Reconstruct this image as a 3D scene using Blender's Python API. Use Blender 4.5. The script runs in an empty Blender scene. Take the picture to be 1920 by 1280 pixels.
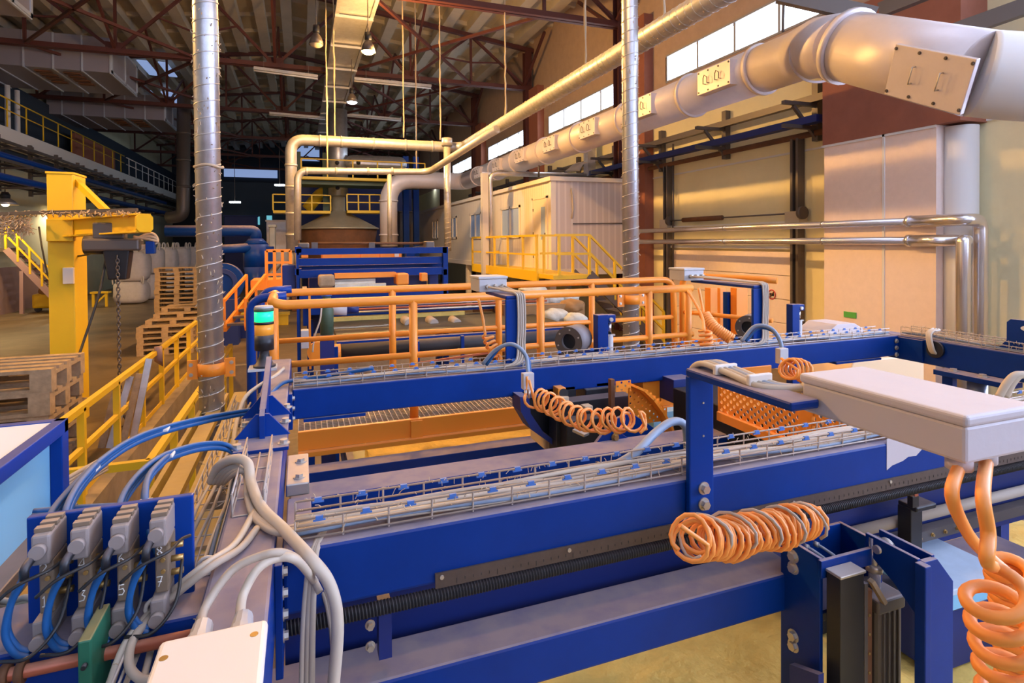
import bpy, math, random
from mathutils import Vector, Matrix
random.seed(7)
V = Vector
scene = bpy.context.scene
COL = scene.collection
PI = math.pi

# ---------------------------------------------------------------- camera
F, PX, PY = 1075.0, 960.0, 468.0
YAW, PITCH, ROLL, CZ = math.radians(20.17), math.radians(0.8), math.radians(-0.42), 2.8
fw = V((math.sin(YAW) * math.cos(PITCH), math.cos(YAW) * math.cos(PITCH), -math.sin(PITCH)))
r0 = V((math.cos(YAW), -math.sin(YAW), 0))
u0 = r0.cross(fw)
cR = math.cos(ROLL) * r0 + math.sin(ROLL) * u0
cU = -math.sin(ROLL) * r0 + math.cos(ROLL) * u0
CAM = V((0, 0, CZ))
cd = bpy.data.cameras.new('camera')
cam = bpy.data.objects.new('camera', cd)
COL.objects.link(cam)
m3 = Matrix((cR, cU, -fw)).transposed()
cam.matrix_world = Matrix.Translation(CAM) @ m3.to_4x4()
cd.sensor_width = 36
cd.lens = F / 1920 * 36
cd.shift_y = -(640 - PY) / 1920
cd.clip_start = 0.05
cd.clip_end = 300
scene.camera = cam


def at(u, v, x=None, y=None, z=None, d=None):
    """measured point: photo pixel (u, v) met with a world plane or a depth"""
    k = cR * ((u - PX) / F) - cU * ((v - PY) / F) + fw
    if x is not None: t = x / k.x
    elif y is not None: t = y / k.y
    elif z is not None: t = (z - CZ) / k.z
    else: t = d
    return CAM + k * t


# ---------------------------------------------------------------- mesh builder
class MB:
    def __init__(self):
        self.v, self.f, self.s = [], [], []

    def add(self, vs, fs, smooth=False):
        n = len(self.v)
        self.v += [tuple(p) for p in vs]
        self.f += [tuple(i + n for i in f) for f in fs]
        self.s += [smooth] * len(fs)
        return self

    def hexa(self, c):
        return self.add(c, [(0, 3, 2, 1), (4, 5, 6, 7), (0, 1, 5, 4), (1, 2, 6, 5), (2, 3, 7, 6), (3, 0, 4, 7)])

    def box(self, x0, x1, y0, y1, z0, z1):
        if x0 > x1: x0, x1 = x1, x0
        if y0 > y1: y0, y1 = y1, y0
        if z0 > z1: z0, z1 = z1, z0
        return self.hexa([(x0, y0, z0), (x1, y0, z0), (x1, y1, z0), (x0, y1, z0), (x0, y0, z1), (x1, y0, z1), (x1, y1, z1), (x0, y1, z1)])

    def bar(self, p, q, w, h, up=(0, 0, 1)):
        p, q = V(p), V(q)
        d = (q - p).normalized()
        up = V(up)
        if abs(d.dot(up)) > 0.98: up = V((0, 1, 0)) if abs(d.y) < 0.9 else V((1, 0, 0))
        s = d.cross(up).normalized()
        t = s.cross(d).normalized()
        a, b = s * (w / 2), t * (h / 2)
        return self.hexa([p - a - b, p + a - b, q + a - b, q - a - b, p - a + b, p + a + b, q + a + b, q - a + b])

    def tube(self, pts, r, seg=8, cap=True, closed=False, smooth=True):
        pts = [V(p) for p in pts]
        n = len(pts)
        rs = r if isinstance(r, (list, tuple)) else [r] * n
        tang = []
        for i in range(n):
            if closed: t = pts[(i + 1) % n] - pts[i - 1]
            elif i == 0: t = pts[1] - pts[0]
            elif i == n - 1: t = pts[-1] - pts[-2]
            else: t = (pts[i + 1] - pts[i]).normalized() + (pts[i] - pts[i - 1]).normalized()
            tang.append(t.normalized() if t.length > 1e-9 else V((0, 0, 1)))
        a = V((0, 0, 1)) if abs(tang[0].z) < 0.9 else V((1, 0, 0))
        nrm = tang[0].cross(a).normalized()
        vs, fs = [], []
        for i in range(n):
            if i:
                nrm = nrm - tang[i] * nrm.dot(tang[i])
                nrm = nrm.normalized() if nrm.length > 1e-6 else tang[i].orthogonal().normalized()
            b = tang[i].cross(nrm)
            rr = rs[i]
            if 0 < i < n - 1 and not closed:
                c = max(0.5, tang[i].dot((pts[i + 1] - pts[i]).normalized()))
                rr = rr  # keep section, joints are finely cut
            for k in range(seg):
                th = 2 * PI * k / seg
                vs.append(pts[i] + (nrm * math.cos(th) + b * math.sin(th)) * rr)
        m = n if closed else n - 1
        for i in range(m):
            j = (i + 1) % n
            for k in range(seg):
                k2 = (k + 1) % seg
                fs.append((i * seg + k, i * seg + k2, j * seg + k2, j * seg + k))
        self.add(vs, fs, smooth)
        if cap and not closed:
            o = len(self.v) - len(vs)
            self.f += [tuple(o + k for k in range(seg - 1, -1, -1)), tuple(o + (n - 1) * seg + k for k in range(seg))]
            self.s += [False, False]
        return self

    def cyl(self, p, q, r, r2=None, seg=16, cap=True):
        return self.tube([p, q], [r, r if r2 is None else r2], seg, cap)

    def pipe(self, p, q, ro, ri, seg=24):
        """hollow cylinder with real thickness"""
        p, q = V(p), V(q)
        d = (q - p).normalized()
        n = d.orthogonal().normalized(); b = d.cross(n)
        vs = []
        for c, r in ((p, ro), (q, ro), (q, ri), (p, ri)):
            for k in range(seg):
                th = 2 * PI * k / seg
                vs.append(c + (n * math.cos(th) + b * math.sin(th)) * r)
        fs = []
        for i in range(4):
            j = (i + 1) % 4
            for k in range(seg):
                k2 = (k + 1) % seg
                fs.append((i * seg + k, i * seg + k2, j * seg + k2, j * seg + k))
        self.add(vs, fs[:seg], True); n0 = len(self.v) - len(vs)
        for i in range(1, 4):
            self.f += [tuple(n0 + a for a in f) for f in fs[i * seg:(i + 1) * seg]]
            self.s += [i == 2] * seg
        return self

    def prism(self, poly, e1, e2, o, depth):
        """polygon (2-D, counter-clockwise) in plane o + a*e1 + b*e2, extruded along depth vector"""
        e1, e2, o, dp = V(e1), V(e2), V(o), V(depth)
        n = len(poly)
        a = [o + e1 * p[0] + e2 * p[1] for p in poly]
        b = [p + dp for p in a]
        fs = [tuple(range(n - 1, -1, -1)), tuple(range(n, 2 * n))]
        fs += [(i, (i + 1) % n, n + (i + 1) % n, n + i) for i in range(n)]
        return self.add(a + b, fs)

    def sphere(self, c, r, seg=12, rings=8, sc=(1, 1, 1)):
        c = V(c); vs = []; fs = []
        for i in range(rings + 1):
            th = PI * i / rings
            for k in range(seg):
                ph = 2 * PI * k / seg
                vs.append(c + V((r * sc[0] * math.sin(th) * math.cos(ph), r * sc[1] * math.sin(th) * math.sin(ph), r * sc[2] * math.cos(th))))
        for i in range(rings):
            for k in range(seg):
                k2 = (k + 1) % seg
                fs.append((i * seg + k, (i + 1) * seg + k, (i + 1) * seg + k2, i * seg + k2))
        return self.add(vs, fs, True)

    def bolt(self, c, d, r=0.011, h=0.008):
        """hexagon head on a washer; d = outward direction"""
        c, d = V(c), V(d).normalized()
        self.tube([c, c + d * h * 0.3], r * 1.45, 14, True, False, False)
        return self.tube([c + d * h * 0.3, c + d * h * 1.3], r, 6, True, False, False)

    def obj(self, name, mat, parent=None, bevel=0, seg=2, **props):
        me = bpy.data.meshes.new(name)
        me.from_pydata(self.v, [], self.f)
        me.polygons.foreach_set('use_smooth', self.s)
        me.materials.append(mat)
        me.update()
        o = bpy.data.objects.new(name, me)
        COL.objects.link(o)
        if parent is not None:
            o.parent = parent
            o.matrix_parent_inverse = parent_world(parent).inverted()
        if bevel:
            b = o.modifiers.new('edge', 'BEVEL')
            b.width = bevel; b.segments = seg; b.limit_method = 'ANGLE'; b.angle_limit = 0.6
        for k, x in props.items(): o[k] = x
        return o


def parent_world(p):
    return Matrix.Translation(p['_o']) if '_o' in p.keys() else Matrix.Identity(4)


def thing(name, label, cat, loc=(0, 0, 0), group=None):
    o = bpy.data.objects.new(name, None)
    COL.objects.link(o)
    o.empty_display_size = 0.1
    o.location = loc
    o['_o'] = list(loc)
    o['label'] = label; o['category'] = cat
    if group: o['group'] = group
    return o


def tag(o, label, cat, group=None):
    o['label'] = label; o['category'] = cat
    if group: o['group'] = group
    return o


def struct(o):
    o['kind'] = 'structure'
    return o


def dup(root, move, label=None, group=None):
    """a copy of a thing and of each of its parts and sub-parts"""
    r = root.copy(); COL.objects.link(r)
    r.location = V(root.location) + V(move)
    if label: r['label'] = label
    if group: r['group'] = group
    for ch in list(root.children):
        inv = ch.matrix_parent_inverse.copy()
        c = ch.copy(); COL.objects.link(c); c.parent = r; c.matrix_parent_inverse = inv
        for g in list(ch.children):
            inv = g.matrix_parent_inverse.copy()
            d = g.copy(); COL.objects.link(d); d.parent = c; d.matrix_parent_inverse = inv
    return r


def spline(pts, n=8):
    """Catmull-Rom through the points"""
    p = [V(a) for a in pts]
    p = [p[0] * 2 - p[1]] + p + [p[-1] * 2 - p[-2]]
    out = []
    for i in range(1, len(p) - 2):
        for k in range(n):
            t = k / n
            a, b, c, d = p[i - 1], p[i], p[i + 1], p[i + 2]
            out.append(0.5 * ((2 * b) + (c - a) * t + (2 * a - 5 * b + 4 * c - d) * t * t + (3 * b - a - 3 * c + d) * t ** 3))
    out.append(p[-2])
    return out


def rounded(pts, rad, n=6):
    """polyline with its corners rounded"""
    p = [V(a) for a in pts]
    out = [p[0]]
    for i in range(1, len(p) - 1):
        a, b, c = p[i - 1], p[i], p[i + 1]
        r = min(rad, (a - b).length * 0.49, (c - b).length * 0.49)
        s, e = b + (a - b).normalized() * r, b + (c - b).normalized() * r
        for k in range(n + 1):
            t = k / n
            out.append(s * (1 - t) ** 2 + b * 2 * t * (1 - t) + e * t * t)
    out.append(p[-1])
    return out


def coil(path, R, turns, per=14, squeeze=None, phase=0.0, face=0.0):
    """helix of radius R round a path"""
    p = spline(path, 12)
    ds = [0]
    for i in range(1, len(p)): ds.append(ds[-1] + (p[i] - p[i - 1]).length)
    L = ds[-1]; out = []
    N = int(turns * per); j = 0
    t0 = (p[1] - p[0]).normalized()
    nrm = t0.orthogonal().normalized()
    for i in range(N + 1):
        s = L * i / N
        while j < len(p) - 2 and ds[j + 1] < s: j += 1
        a = (s - ds[j]) / max(1e-9, ds[j + 1] - ds[j])
        c = p[j].lerp(p[j + 1], a)
        t = (p[j + 1] - p[j]).normalized()
        nrm = (nrm - t * nrm.dot(t)).normalized()
        b = t.cross(nrm)
        if face:
            ax = (t * (1 - face) + (CAM - c).normalized() * face * (1 if t.dot(CAM - c) > -0.2 else -1)).normalized()
            e1 = ax.cross(V((0, 0, 1))).normalized(); e2 = ax.cross(e1)
        else: e1, e2 = nrm, b
        th = 2 * PI * i / per + phase
        RR = R * (1 + 0.12 * math.sin(i * 0.37) + 0.06 * math.sin(i * 1.3)) if squeeze else R
        out.append(c + (e1 * math.cos(th) + e2 * math.sin(th)) * RR)
    return out


# ---------------------------------------------------------------- materials
def mat(name, col, rough=0.5, metal=0.0, dust=0.0, dustcol=(0.33, 0.24, 0.19), noise=0.0, nscale=8.0, bump=0.0, bscale=60.0, emit=None, estr=0.0, spec=0.5, col2=None):
    m = bpy.data.materials.new(name)
    m.use_nodes = True
    nt = m.node_tree
    b = nt.nodes['Principled BSDF']
    b.inputs['Roughness'].default_value = rough
    b.inputs['Metallic'].default_value = metal
    b.inputs['Specular IOR Level'].default_value = spec
    c4 = (*col, 1)
    b.inputs['Base Color'].default_value = c4
    last = None
    tc = nt.nodes.new('ShaderNodeTexCoord')
    if noise:
        nz = nt.nodes.new('ShaderNodeTexNoise')
        nz.inputs['Scale'].default_value = nscale; nz.inputs['Detail'].default_value = 6; nz.inputs['Roughness'].default_value = 0.65
        nt.links.new(tc.outputs['Object'], nz.inputs['Vector'])
        rp = nt.nodes.new('ShaderNodeValToRGB')
        rp.color_ramp.elements[0].position = 0.35; rp.color_ramp.elements[1].position = 0.7
        c2 = col2 if col2 else tuple(max(0, x * (1 - noise)) for x in col)
        rp.color_ramp.elements[0].color = (*c2, 1); rp.color_ramp.elements[1].color = c4
        nt.links.new(nz.outputs['Fac'], rp.inputs['Fac'])
        last = rp.outputs['Color']
    if dust:
        ge = nt.nodes.new('ShaderNodeNewGeometry')
        sx = nt.nodes.new('ShaderNodeSeparateXYZ')
        nt.links.new(ge.outputs['Normal'], sx.inputs[0])
        mr = nt.nodes.new('ShaderNodeMapRange')
        mr.inputs['From Min'].default_value = 0.35; mr.inputs['From Max'].default_value = 0.95
        mr.inputs['To Min'].default_value = 0; mr.inputs['To Max'].default_value = dust
        nt.links.new(sx.outputs['Z'], mr.inputs['Value'])
        n2 = nt.nodes.new('ShaderNodeTexNoise'); n2.inputs['Scale'].default_value = 14; n2.inputs['Detail'].default_value = 5
        nt.links.new(tc.outputs['Object'], n2.inputs['Vector'])
        mm = nt.nodes.new('ShaderNodeMapRange')
        mm.inputs['From Min'].default_value = 0.3; mm.inputs['From Max'].default_value = 0.6; mm.inputs['To Min'].default_value = 0.72; mm.inputs['To Max'].default_value = 1
        nt.links.new(n2.outputs['Fac'], mm.inputs['Value'])
        mu = nt.nodes.new('ShaderNodeMath'); mu.operation = 'MULTIPLY'; mu.use_clamp = True
        nt.links.new(mr.outputs[0], mu.inputs[0]); nt.links.new(mm.outputs[0], mu.inputs[1])
        mx = nt.nodes.new('ShaderNodeMixRGB')
        mx.inputs[1].default_value = c4; mx.inputs[2].default_value = (*dustcol, 1)
        if last: nt.links.new(last, mx.inputs[1])
        nt.links.new(mu.outputs[0], mx.inputs[0])
        last = mx.outputs[0]
        rr = nt.nodes.new('ShaderNodeMapRange')
        rr.inputs['To Min'].default_value = rough; rr.inputs['To Max'].default_value = 0.85
        nt.links.new(mu.outputs[0], rr.inputs['Value']); nt.links.new(rr.outputs[0], b.inputs['Roughness'])
        if metal:
            r2 = nt.nodes.new('ShaderNodeMapRange'); r2.inputs['To Min'].default_value = metal; r2.inputs['To Max'].default_value = 0
            nt.links.new(mu.outputs[0], r2.inputs['Value']); nt.links.new(r2.outputs[0], b.inputs['Metallic'])
    if last: nt.links.new(last, b.inputs['Base Color'])
    if bump:
        n3 = nt.nodes.new('ShaderNodeTexNoise'); n3.inputs['Scale'].default_value = bscale; n3.inputs['Detail'].default_value = 4
        nt.links.new(tc.outputs['Object'], n3.inputs['Vector'])
        bp = nt.nodes.new('ShaderNodeBump'); bp.inputs['Strength'].default_value = bump; bp.inputs['Distance'].default_value = 0.02
        nt.links.new(n3.outputs['Fac'], bp.inputs['Height']); nt.links.new(bp.outputs[0], b.inputs['Normal'])
    if emit:
        b.inputs['Emission Color'].default_value = (*emit, 1); b.inputs['Emission Strength'].default_value = estr
    return m


def banded(name, col, col2, axis, scale, rough=0.5, metal=0.0, width=0.12, bump=0.3):
    """sheet metal with raised ribs or joints at a regular spacing along one object axis"""
    m = mat(name, col, rough, metal)
    nt = m.node_tree; b = nt.nodes['Principled BSDF']
    tc = nt.nodes.new('ShaderNodeTexCoord'); sx = nt.nodes.new('ShaderNodeSeparateXYZ')
    nt.links.new(tc.outputs['Object'], sx.inputs[0])
    mu = nt.nodes.new('ShaderNodeMath'); mu.operation = 'MULTIPLY'; mu.inputs[1].default_value = scale
    nt.links.new(sx.outputs[axis], mu.inputs[0])
    fr = nt.nodes.new('ShaderNodeMath'); fr.operation = 'FRACT'; nt.links.new(mu.outputs[0], fr.inputs[0])
    lt = nt.nodes.new('ShaderNodeMath'); lt.operation = 'LESS_THAN'; lt.inputs[1].default_value = width
    nt.links.new(fr.outputs[0], lt.inputs[0])
    mx = nt.nodes.new('ShaderNodeMixRGB'); mx.inputs[1].default_value = (*col, 1); mx.inputs[2].default_value = (*col2, 1)
    nt.links.new(lt.outputs[0], mx.inputs[0]); nt.links.new(mx.outputs[0], b.inputs['Base Color'])
    bp = nt.nodes.new('ShaderNodeBump'); bp.inputs['Strength'].default_value = bump; bp.inputs['Distance'].default_value = 0.01
    nt.links.new(lt.outputs[0], bp.inputs['Height']); nt.links.new(bp.outputs[0], b.inputs['Normal'])
    return m


DUST = (0.36, 0.28, 0.275)
M = dict(
    blue=mat('blue_paint', (0.0006, 0.034, 0.235), 0.42, dust=0.9, dustcol=DUST, noise=0.2, nscale=3, spec=0.22),
    blue_clean=mat('clean_blue_paint', (0.0006, 0.037, 0.25), 0.36, dust=0.25, dustcol=DUST, spec=0.22),
    blue_dark=mat('dark_blue_paint', (0.005, 0.02, 0.15), 0.5, dust=0.6, dustcol=DUST),
    orange=mat('orange_paint', (0.9, 0.29, 0.025), 0.4, dust=0.3, dustcol=(0.75, 0.38, 0.2)),
    yellow=mat('yellow_paint', (0.78, 0.5, 0.015), 0.45, dust=0.3, dustcol=(0.45, 0.33, 0.13)),
    galv=mat('galvanised_sheet', (0.62, 0.62, 0.66), 0.38, 0.85, noise=0.25, nscale=5, bump=0.05),
    galvdust=mat('dusty_galvanised_sheet', (0.62, 0.6, 0.58), 0.42, 0.6, dust=0.8, dustcol=(0.5, 0.4, 0.26), noise=0.2),
    duct=mat('painted_duct_sheet', (0.7, 0.62, 0.62), 0.42, 0.2, dust=0.4, dustcol=(0.5, 0.42, 0.36), noise=0.1, nscale=2),
    pipe=mat('bright_pipe_cladding', (0.75, 0.74, 0.78), 0.25, 0.9),
    zinc=mat('zinc_plated_steel', (0.6, 0.55, 0.48), 0.4, 0.8, dust=0.5, dustcol=DUST),
    wire=mat('tray_wire', (0.5, 0.42, 0.36), 0.5, 0.5, dust=0.6, dustcol=(0.5, 0.4, 0.33)),
    black=mat('black_plastic', (0.012, 0.012, 0.016), 0.45, dust=0.35, dustcol=DUST),
    rubber=mat('black_rubber', (0.02, 0.02, 0.022), 0.6, dust=0.3, dustcol=DUST),
    steel=mat('dark_steel', (0.13, 0.11, 0.1), 0.45, 0.5, dust=0.4, dustcol=DUST),
    rust=mat('rusty_brown_steel', (0.18, 0.07, 0.025), 0.75, noise=0.4, nscale=2),
    redoxide=mat('red_oxide_paint', (0.085, 0.022, 0.018), 0.6, dust=0.3, dustcol=(0.25, 0.17, 0.15)),
    roofmat=mat('roof_concrete', (0.6, 0.53, 0.42), 0.9, noise=0.15, nscale=1.2),
    wallmat=mat('painted_wall', (0.82, 0.74, 0.46), 0.8, noise=0.08, nscale=1.5),
    leftwall=mat('cream_wall', (0.66, 0.64, 0.46), 0.8, noise=0.08, nscale=1),
    mauve=mat('mauve_dado', (0.34, 0.22, 0.22), 0.8),
    brick=mat('red_brown_wall', (0.33, 0.12, 0.075), 0.85, noise=0.15, nscale=3),
    pink=mat('pale_pink_panel', (0.86, 0.7, 0.62), 0.7, noise=0.06),
    white=mat('white_plaster', (0.72, 0.72, 0.72), 0.7),
    concrete=mat('floor_concrete', (0.23, 0.16, 0.085), 0.45, noise=0.55, nscale=0.7, bump=0.1, bscale=8),
    pitwall=mat('pit_concrete', (0.36, 0.28, 0.19), 0.85, noise=0.35, nscale=2.5, bump=0.15, bscale=12),
    wood=mat('pallet_wood', (0.5, 0.34, 0.19), 0.8, noise=0.35, nscale=9),
    woodold=mat('old_pallet_wood', (0.46, 0.33, 0.2), 0.85, noise=0.4, nscale=9),
    plastic=mat('pale_grey_plastic', (0.55, 0.49, 0.5), 0.5, dust=0.6, dustcol=(0.66, 0.6, 0.59), bump=0.03, bscale=40),
    whitebox=mat('white_plastic', (0.74, 0.66, 0.58), 0.45),
    greybox=mat('grey_enclosure', (0.5, 0.48, 0.48), 0.5, dust=0.6, dustcol=(0.55, 0.5, 0.47)),
    cable=mat('grey_cable', (0.44, 0.36, 0.28), 0.6, dust=0.5, dustcol=(0.46, 0.36, 0.28)),
    cablewhite=mat('pale_cable', (0.56, 0.47, 0.37), 0.55, dust=0.4, dustcol=(0.5, 0.4, 0.3)),
    cablebluegrey=mat('bluegrey_hose', (0.2, 0.27, 0.38), 0.5, dust=0.5, dustcol=(0.45, 0.42, 0.42)),
    bluehose=mat('blue_air_hose', (0.012, 0.09, 0.27), 0.45, dust=0.6, dustcol=(0.26, 0.26, 0.3), spec=0.3),
    blackcable=mat('black_cable', (0.02, 0.018, 0.018), 0.5),
    orangecable=mat('orange_cable', (0.95, 0.34, 0.06), 0.42, dust=0.4, dustcol=(0.62, 0.33, 0.2)),
    clip=mat('blue_tray_clip', (0.05, 0.16, 0.5), 0.5, dust=0.3, dustcol=(0.4, 0.4, 0.45)),
    valve=mat('dusty_valve_body', (0.2, 0.14, 0.09), 0.6, dust=0.8, dustcol=(0.42, 0.31, 0.24)),
    valvehead=mat('grey_valve_head', (0.27, 0.22, 0.2), 0.6, dust=0.8, dustcol=(0.42, 0.32, 0.26)),
    brass=mat('brass', (0.5, 0.33, 0.12), 0.4, 0.8),
    green=mat('green_paint', (0.015, 0.13, 0.07), 0.5, dust=0.8, dustcol=(0.4, 0.27, 0.1)),
    darkgreen=mat('grey_green_paint', (0.06, 0.11, 0.07), 0.5, dust=0.3),
    copper=mat('red_brown_rod', (0.45, 0.12, 0.06), 0.4, 0.3, dust=0.4, dustcol=(0.5, 0.3, 0.2)),
    belt=mat('dark_conveyor_belt', (0.04, 0.037, 0.03), 0.45, noise=0.4, nscale=3, spec=0.6),
    wool=mat('yellow_mineral_wool', (0.9, 0.62, 0.16), 1.0, noise=0.22, nscale=7, bump=0.5, bscale=30),
    woolwhite=mat('pale_mineral_wool', (0.7, 0.68, 0.58), 1.0, noise=0.25, nscale=6, bump=0.5, bscale=25),
    sack=mat('white_woven_sack', (0.72, 0.66, 0.66), 0.8, noise=0.12, nscale=5, bump=0.2, bscale=15),
    cardboard=mat('brown_cardboard', (0.36, 0.19, 0.07), 0.8, noise=0.2),
    lightblue=mat('light_blue_sheet', (0.22, 0.5, 0.72), 0.5, dust=0.5, dustcol=(0.55, 0.62, 0.68)),
    paleblue=mat('pale_blue_board', (0.5, 0.6, 0.72), 0.6, noise=0.1, nscale=20),
    hoodmat=mat('dull_steel_hood', (0.52, 0.47, 0.36), 0.5, 0.4, noise=0.25, nscale=1.5),
    cabin=mat('cabin_cladding', (0.55, 0.46, 0.4), 0.55),
    cabinwhite=mat('cabin_white_trim', (0.75, 0.66, 0.55), 0.5),
    darkwall=mat('dark_blue_wall', (0.02, 0.035, 0.06), 0.7),
    glassdark=mat('window_glass', (0.34, 0.45, 0.68), 0.1, spec=0.8),  # bluish base colour paints a bright reflection into the cabin panes
    blowergrey=mat('dusty_grey_casting', (0.2, 0.17, 0.17), 0.55, dust=0.5, dustcol=(0.36, 0.3, 0.28)),
    darkmetal=mat('oily_dark_metal', (0.008, 0.009, 0.014), 0.6),  # near black stands in for the shade behind the guard holes
    gland=mat('grey_gland_plastic', (0.42, 0.4, 0.4), 0.5),
    creamcover=mat('cream_cover_paint', (0.85, 0.58, 0.32), 0.5, dust=0.3, dustcol=(0.7, 0.55, 0.4)),
    yellowdull=mat('worn_yellow_paint', (0.5, 0.32, 0.04), 0.6, dust=0.65, dustcol=(0.42, 0.3, 0.15), noise=0.3),
    lint=mat('wool_lint', (0.55, 0.42, 0.28), 1.0),
    ruler=mat('dark_steel_rule', (0.12, 0.085, 0.07), 0.5, 0.4, noise=0.2, nscale=30),
)
# ================================================================ the setting
XW, XL, YB, YF = 9.7, -11.4, -9.0, 62.0
PX0, PX1, PY0, PY1, PZ = -2.15, 5.6, -4.0, 14.5, -1.2
b = MB()
b.box(XL, PX0, YB, YF, -0.2, 0); b.box(PX1, XW, YB, YF, -0.2, 0)
b.box(PX0, PX1, YB, PY0, -0.2, 0); b.box(PX0, PX1, PY1, YF, -0.2, 0)
struct(b.obj('floor', M['concrete']))
b = MB()
e_ = 0.015
b.box(PX0 - 0.15, PX0 + e_, PY0, PY1, PZ, 0.03); b.box(PX1 - e_, PX1 + 0.15, PY0, PY1, PZ, 0.004)
b.box(PX0 - 0.15, PX1 + 0.15, PY0 - 0.15, PY0 + e_, PZ, 0.004); b.box(PX0 - 0.15, PX1 + 0.15, PY1 - e_, PY1 + 0.15, PZ, 0.004)
struct(b.obj('wall_pit', M['pitwall']))
struct(MB().box(PX0 - 0.15, PX1 + 0.15, PY0 - 0.15, PY1 + 0.15, PZ - 0.1, PZ).obj('floor_pit', M['pitwall']))

WZ0, WZ1 = 7.22, 8.0
WIN = [(-7.6, -2.0), (0.3, 5.9), (8.3, 13.7), (16.0, 21.9), (23.8, 30.1), (31.9, 38.0), (40.0, 46.0)]
ZR = 11.55
LOWWIN = (-6.5, 2.6, 2.6, 6.6)
b = MB()
b.box(XW, XW + 0.4, LOWWIN[1], YF, -0.2, 6.85); b.box(XW, XW + 0.4, YB, LOWWIN[0], -0.2, 6.85)
b.box(XW, XW + 0.4, LOWWIN[0], LOWWIN[1], -0.2, LOWWIN[2]); b.box(XW, XW + 0.4, LOWWIN[0], LOWWIN[1], LOWWIN[3], 6.85)
struct(b.obj('wall_right', M['wallmat']))
M['wallup'] = mat('upper_wall_tan', (0.5, 0.36, 0.27), 0.85, noise=0.12, nscale=3)
b = MB()
b.box(XW, XW + 0.4, YB, YF, 6.85, WZ0); b.box(XW, XW + 0.4, YB, YF, WZ1, ZR + 0.4)
ys = [YB] + [y for w in WIN for y in w] + [YF]
for i in range(0, len(ys), 2): b.box(XW, XW + 0.4, ys[i], ys[i + 1], WZ0, WZ1)
struct(b.obj('wall_right_upper', M['wallup']))
M['daylight'] = mat('daylit_glass', (0.8, 0.9, 1), 0.3, emit=(0.72, 0.85, 1.0), estr=7.0)
M['daylightlow'] = mat('daylit_side_glass', (0.8, 0.9, 1), 0.3, emit=(0.55, 0.66, 1.0), estr=12.0)
M['frame'] = mat('window_frame_grey', (0.35, 0.34, 0.36), 0.5)
for i, (a, c) in enumerate(WIN):
    b = MB()
    n = 4
    b.box(XW - 0.02, XW + 0.12, a, c, WZ0, WZ0 + 0.05); b.box(XW - 0.02, XW + 0.12, a, c, WZ1 - 0.05, WZ1)
    for k in range(n + 1):
        y = a + (c - a) * k / n
        b.box(XW + 0.0, XW + 0.1, y - 0.035, y + 0.035, WZ0 + 0.05, WZ1 - 0.05)
    w = struct(b.obj('window_%d' % (i + 1), M['frame']))
    MB().box(XW + 0.12, XW + 0.14, a, c, WZ0, WZ1).obj('pane', M['daylight'], w)
b = MB()
a, c, z0, z1 = LOWWIN
for k in range(6):
    y = a + (c - a) * k / 5
    b.box(XW + 0.0, XW + 0.1, y - 0.05, y + 0.05, z0, z1)
for k in range(4):
    z = z0 + (z1 - z0) * k / 3
    b.box(XW + 0.01, XW + 0.09, a, c, z - 0.05, z + 0.05)
w = struct(b.obj('window_8', M['frame']))
MB().box(XW + 0.12, XW + 0.14, a, c, z0, z1).obj('pane', M['daylightlow'], w)

# left wall, back wall, front wall behind the camera
struct(MB().box(XL - 0.4, XL, YB, YF, -0.2, 12).obj('wall_left', M['leftwall']))
struct(MB().box(XL, XL + 0.02, 20, 33, 0, 1.9).obj('trim_1', M['mauve']))
struct(MB().box(XL - 0.4, XW + 0.4, YF, YF + 0.4, -0.2, 14).obj('wall_back', M['darkwall']))
FWIN = (-7.0, 9.0, 4.0, 10.6)  # unseen gable window, added as a source of cool fill light
b = MB()
b.box(XL - 0.4, FWIN[0], YB - 0.4, YB, -0.2, 14); b.box(FWIN[1], XW + 0.4, YB - 0.4, YB, -0.2, 14)
b.box(FWIN[0], FWIN[1], YB - 0.4, YB, -0.2, FWIN[2]); b.box(FWIN[0], FWIN[1], YB - 0.4, YB, FWIN[3], 14)
struct(b.obj('wall_front', M['wallup']))
M['daylightfront'] = mat('daylit_gable_glass', (0.8, 0.9, 1), 0.3, emit=(0.6, 0.72, 1.0), estr=1.7)
b = MB()
for k in range(9):
    x = FWIN[0] + (FWIN[1] - FWIN[0]) * k / 8
    b.box(x - 0.05, x + 0.05, YB - 0.1, YB, FWIN[2], FWIN[3])
for k in range(4):
    z = FWIN[2] + (FWIN[3] - FWIN[2]) * k / 3
    b.box(FWIN[0], FWIN[1], YB - 0.09, YB - 0.01, z - 0.05, z + 0.05)
w = struct(b.obj('window_9', M['frame']))
MB().box(FWIN[0], FWIN[1], YB - 0.16, YB - 0.13, FWIN[2], FWIN[3]).obj('pane', M['daylightfront'], w)
# seams on the right wall
b = MB()
b.box(XW - 0.02, XW, 8.3, 40, 4.6, 4.64); b.box(XW - 0.02, XW, 3, 6.0, 4.56, 4.6)
struct(b.obj('trim_2', M['white']))
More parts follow.
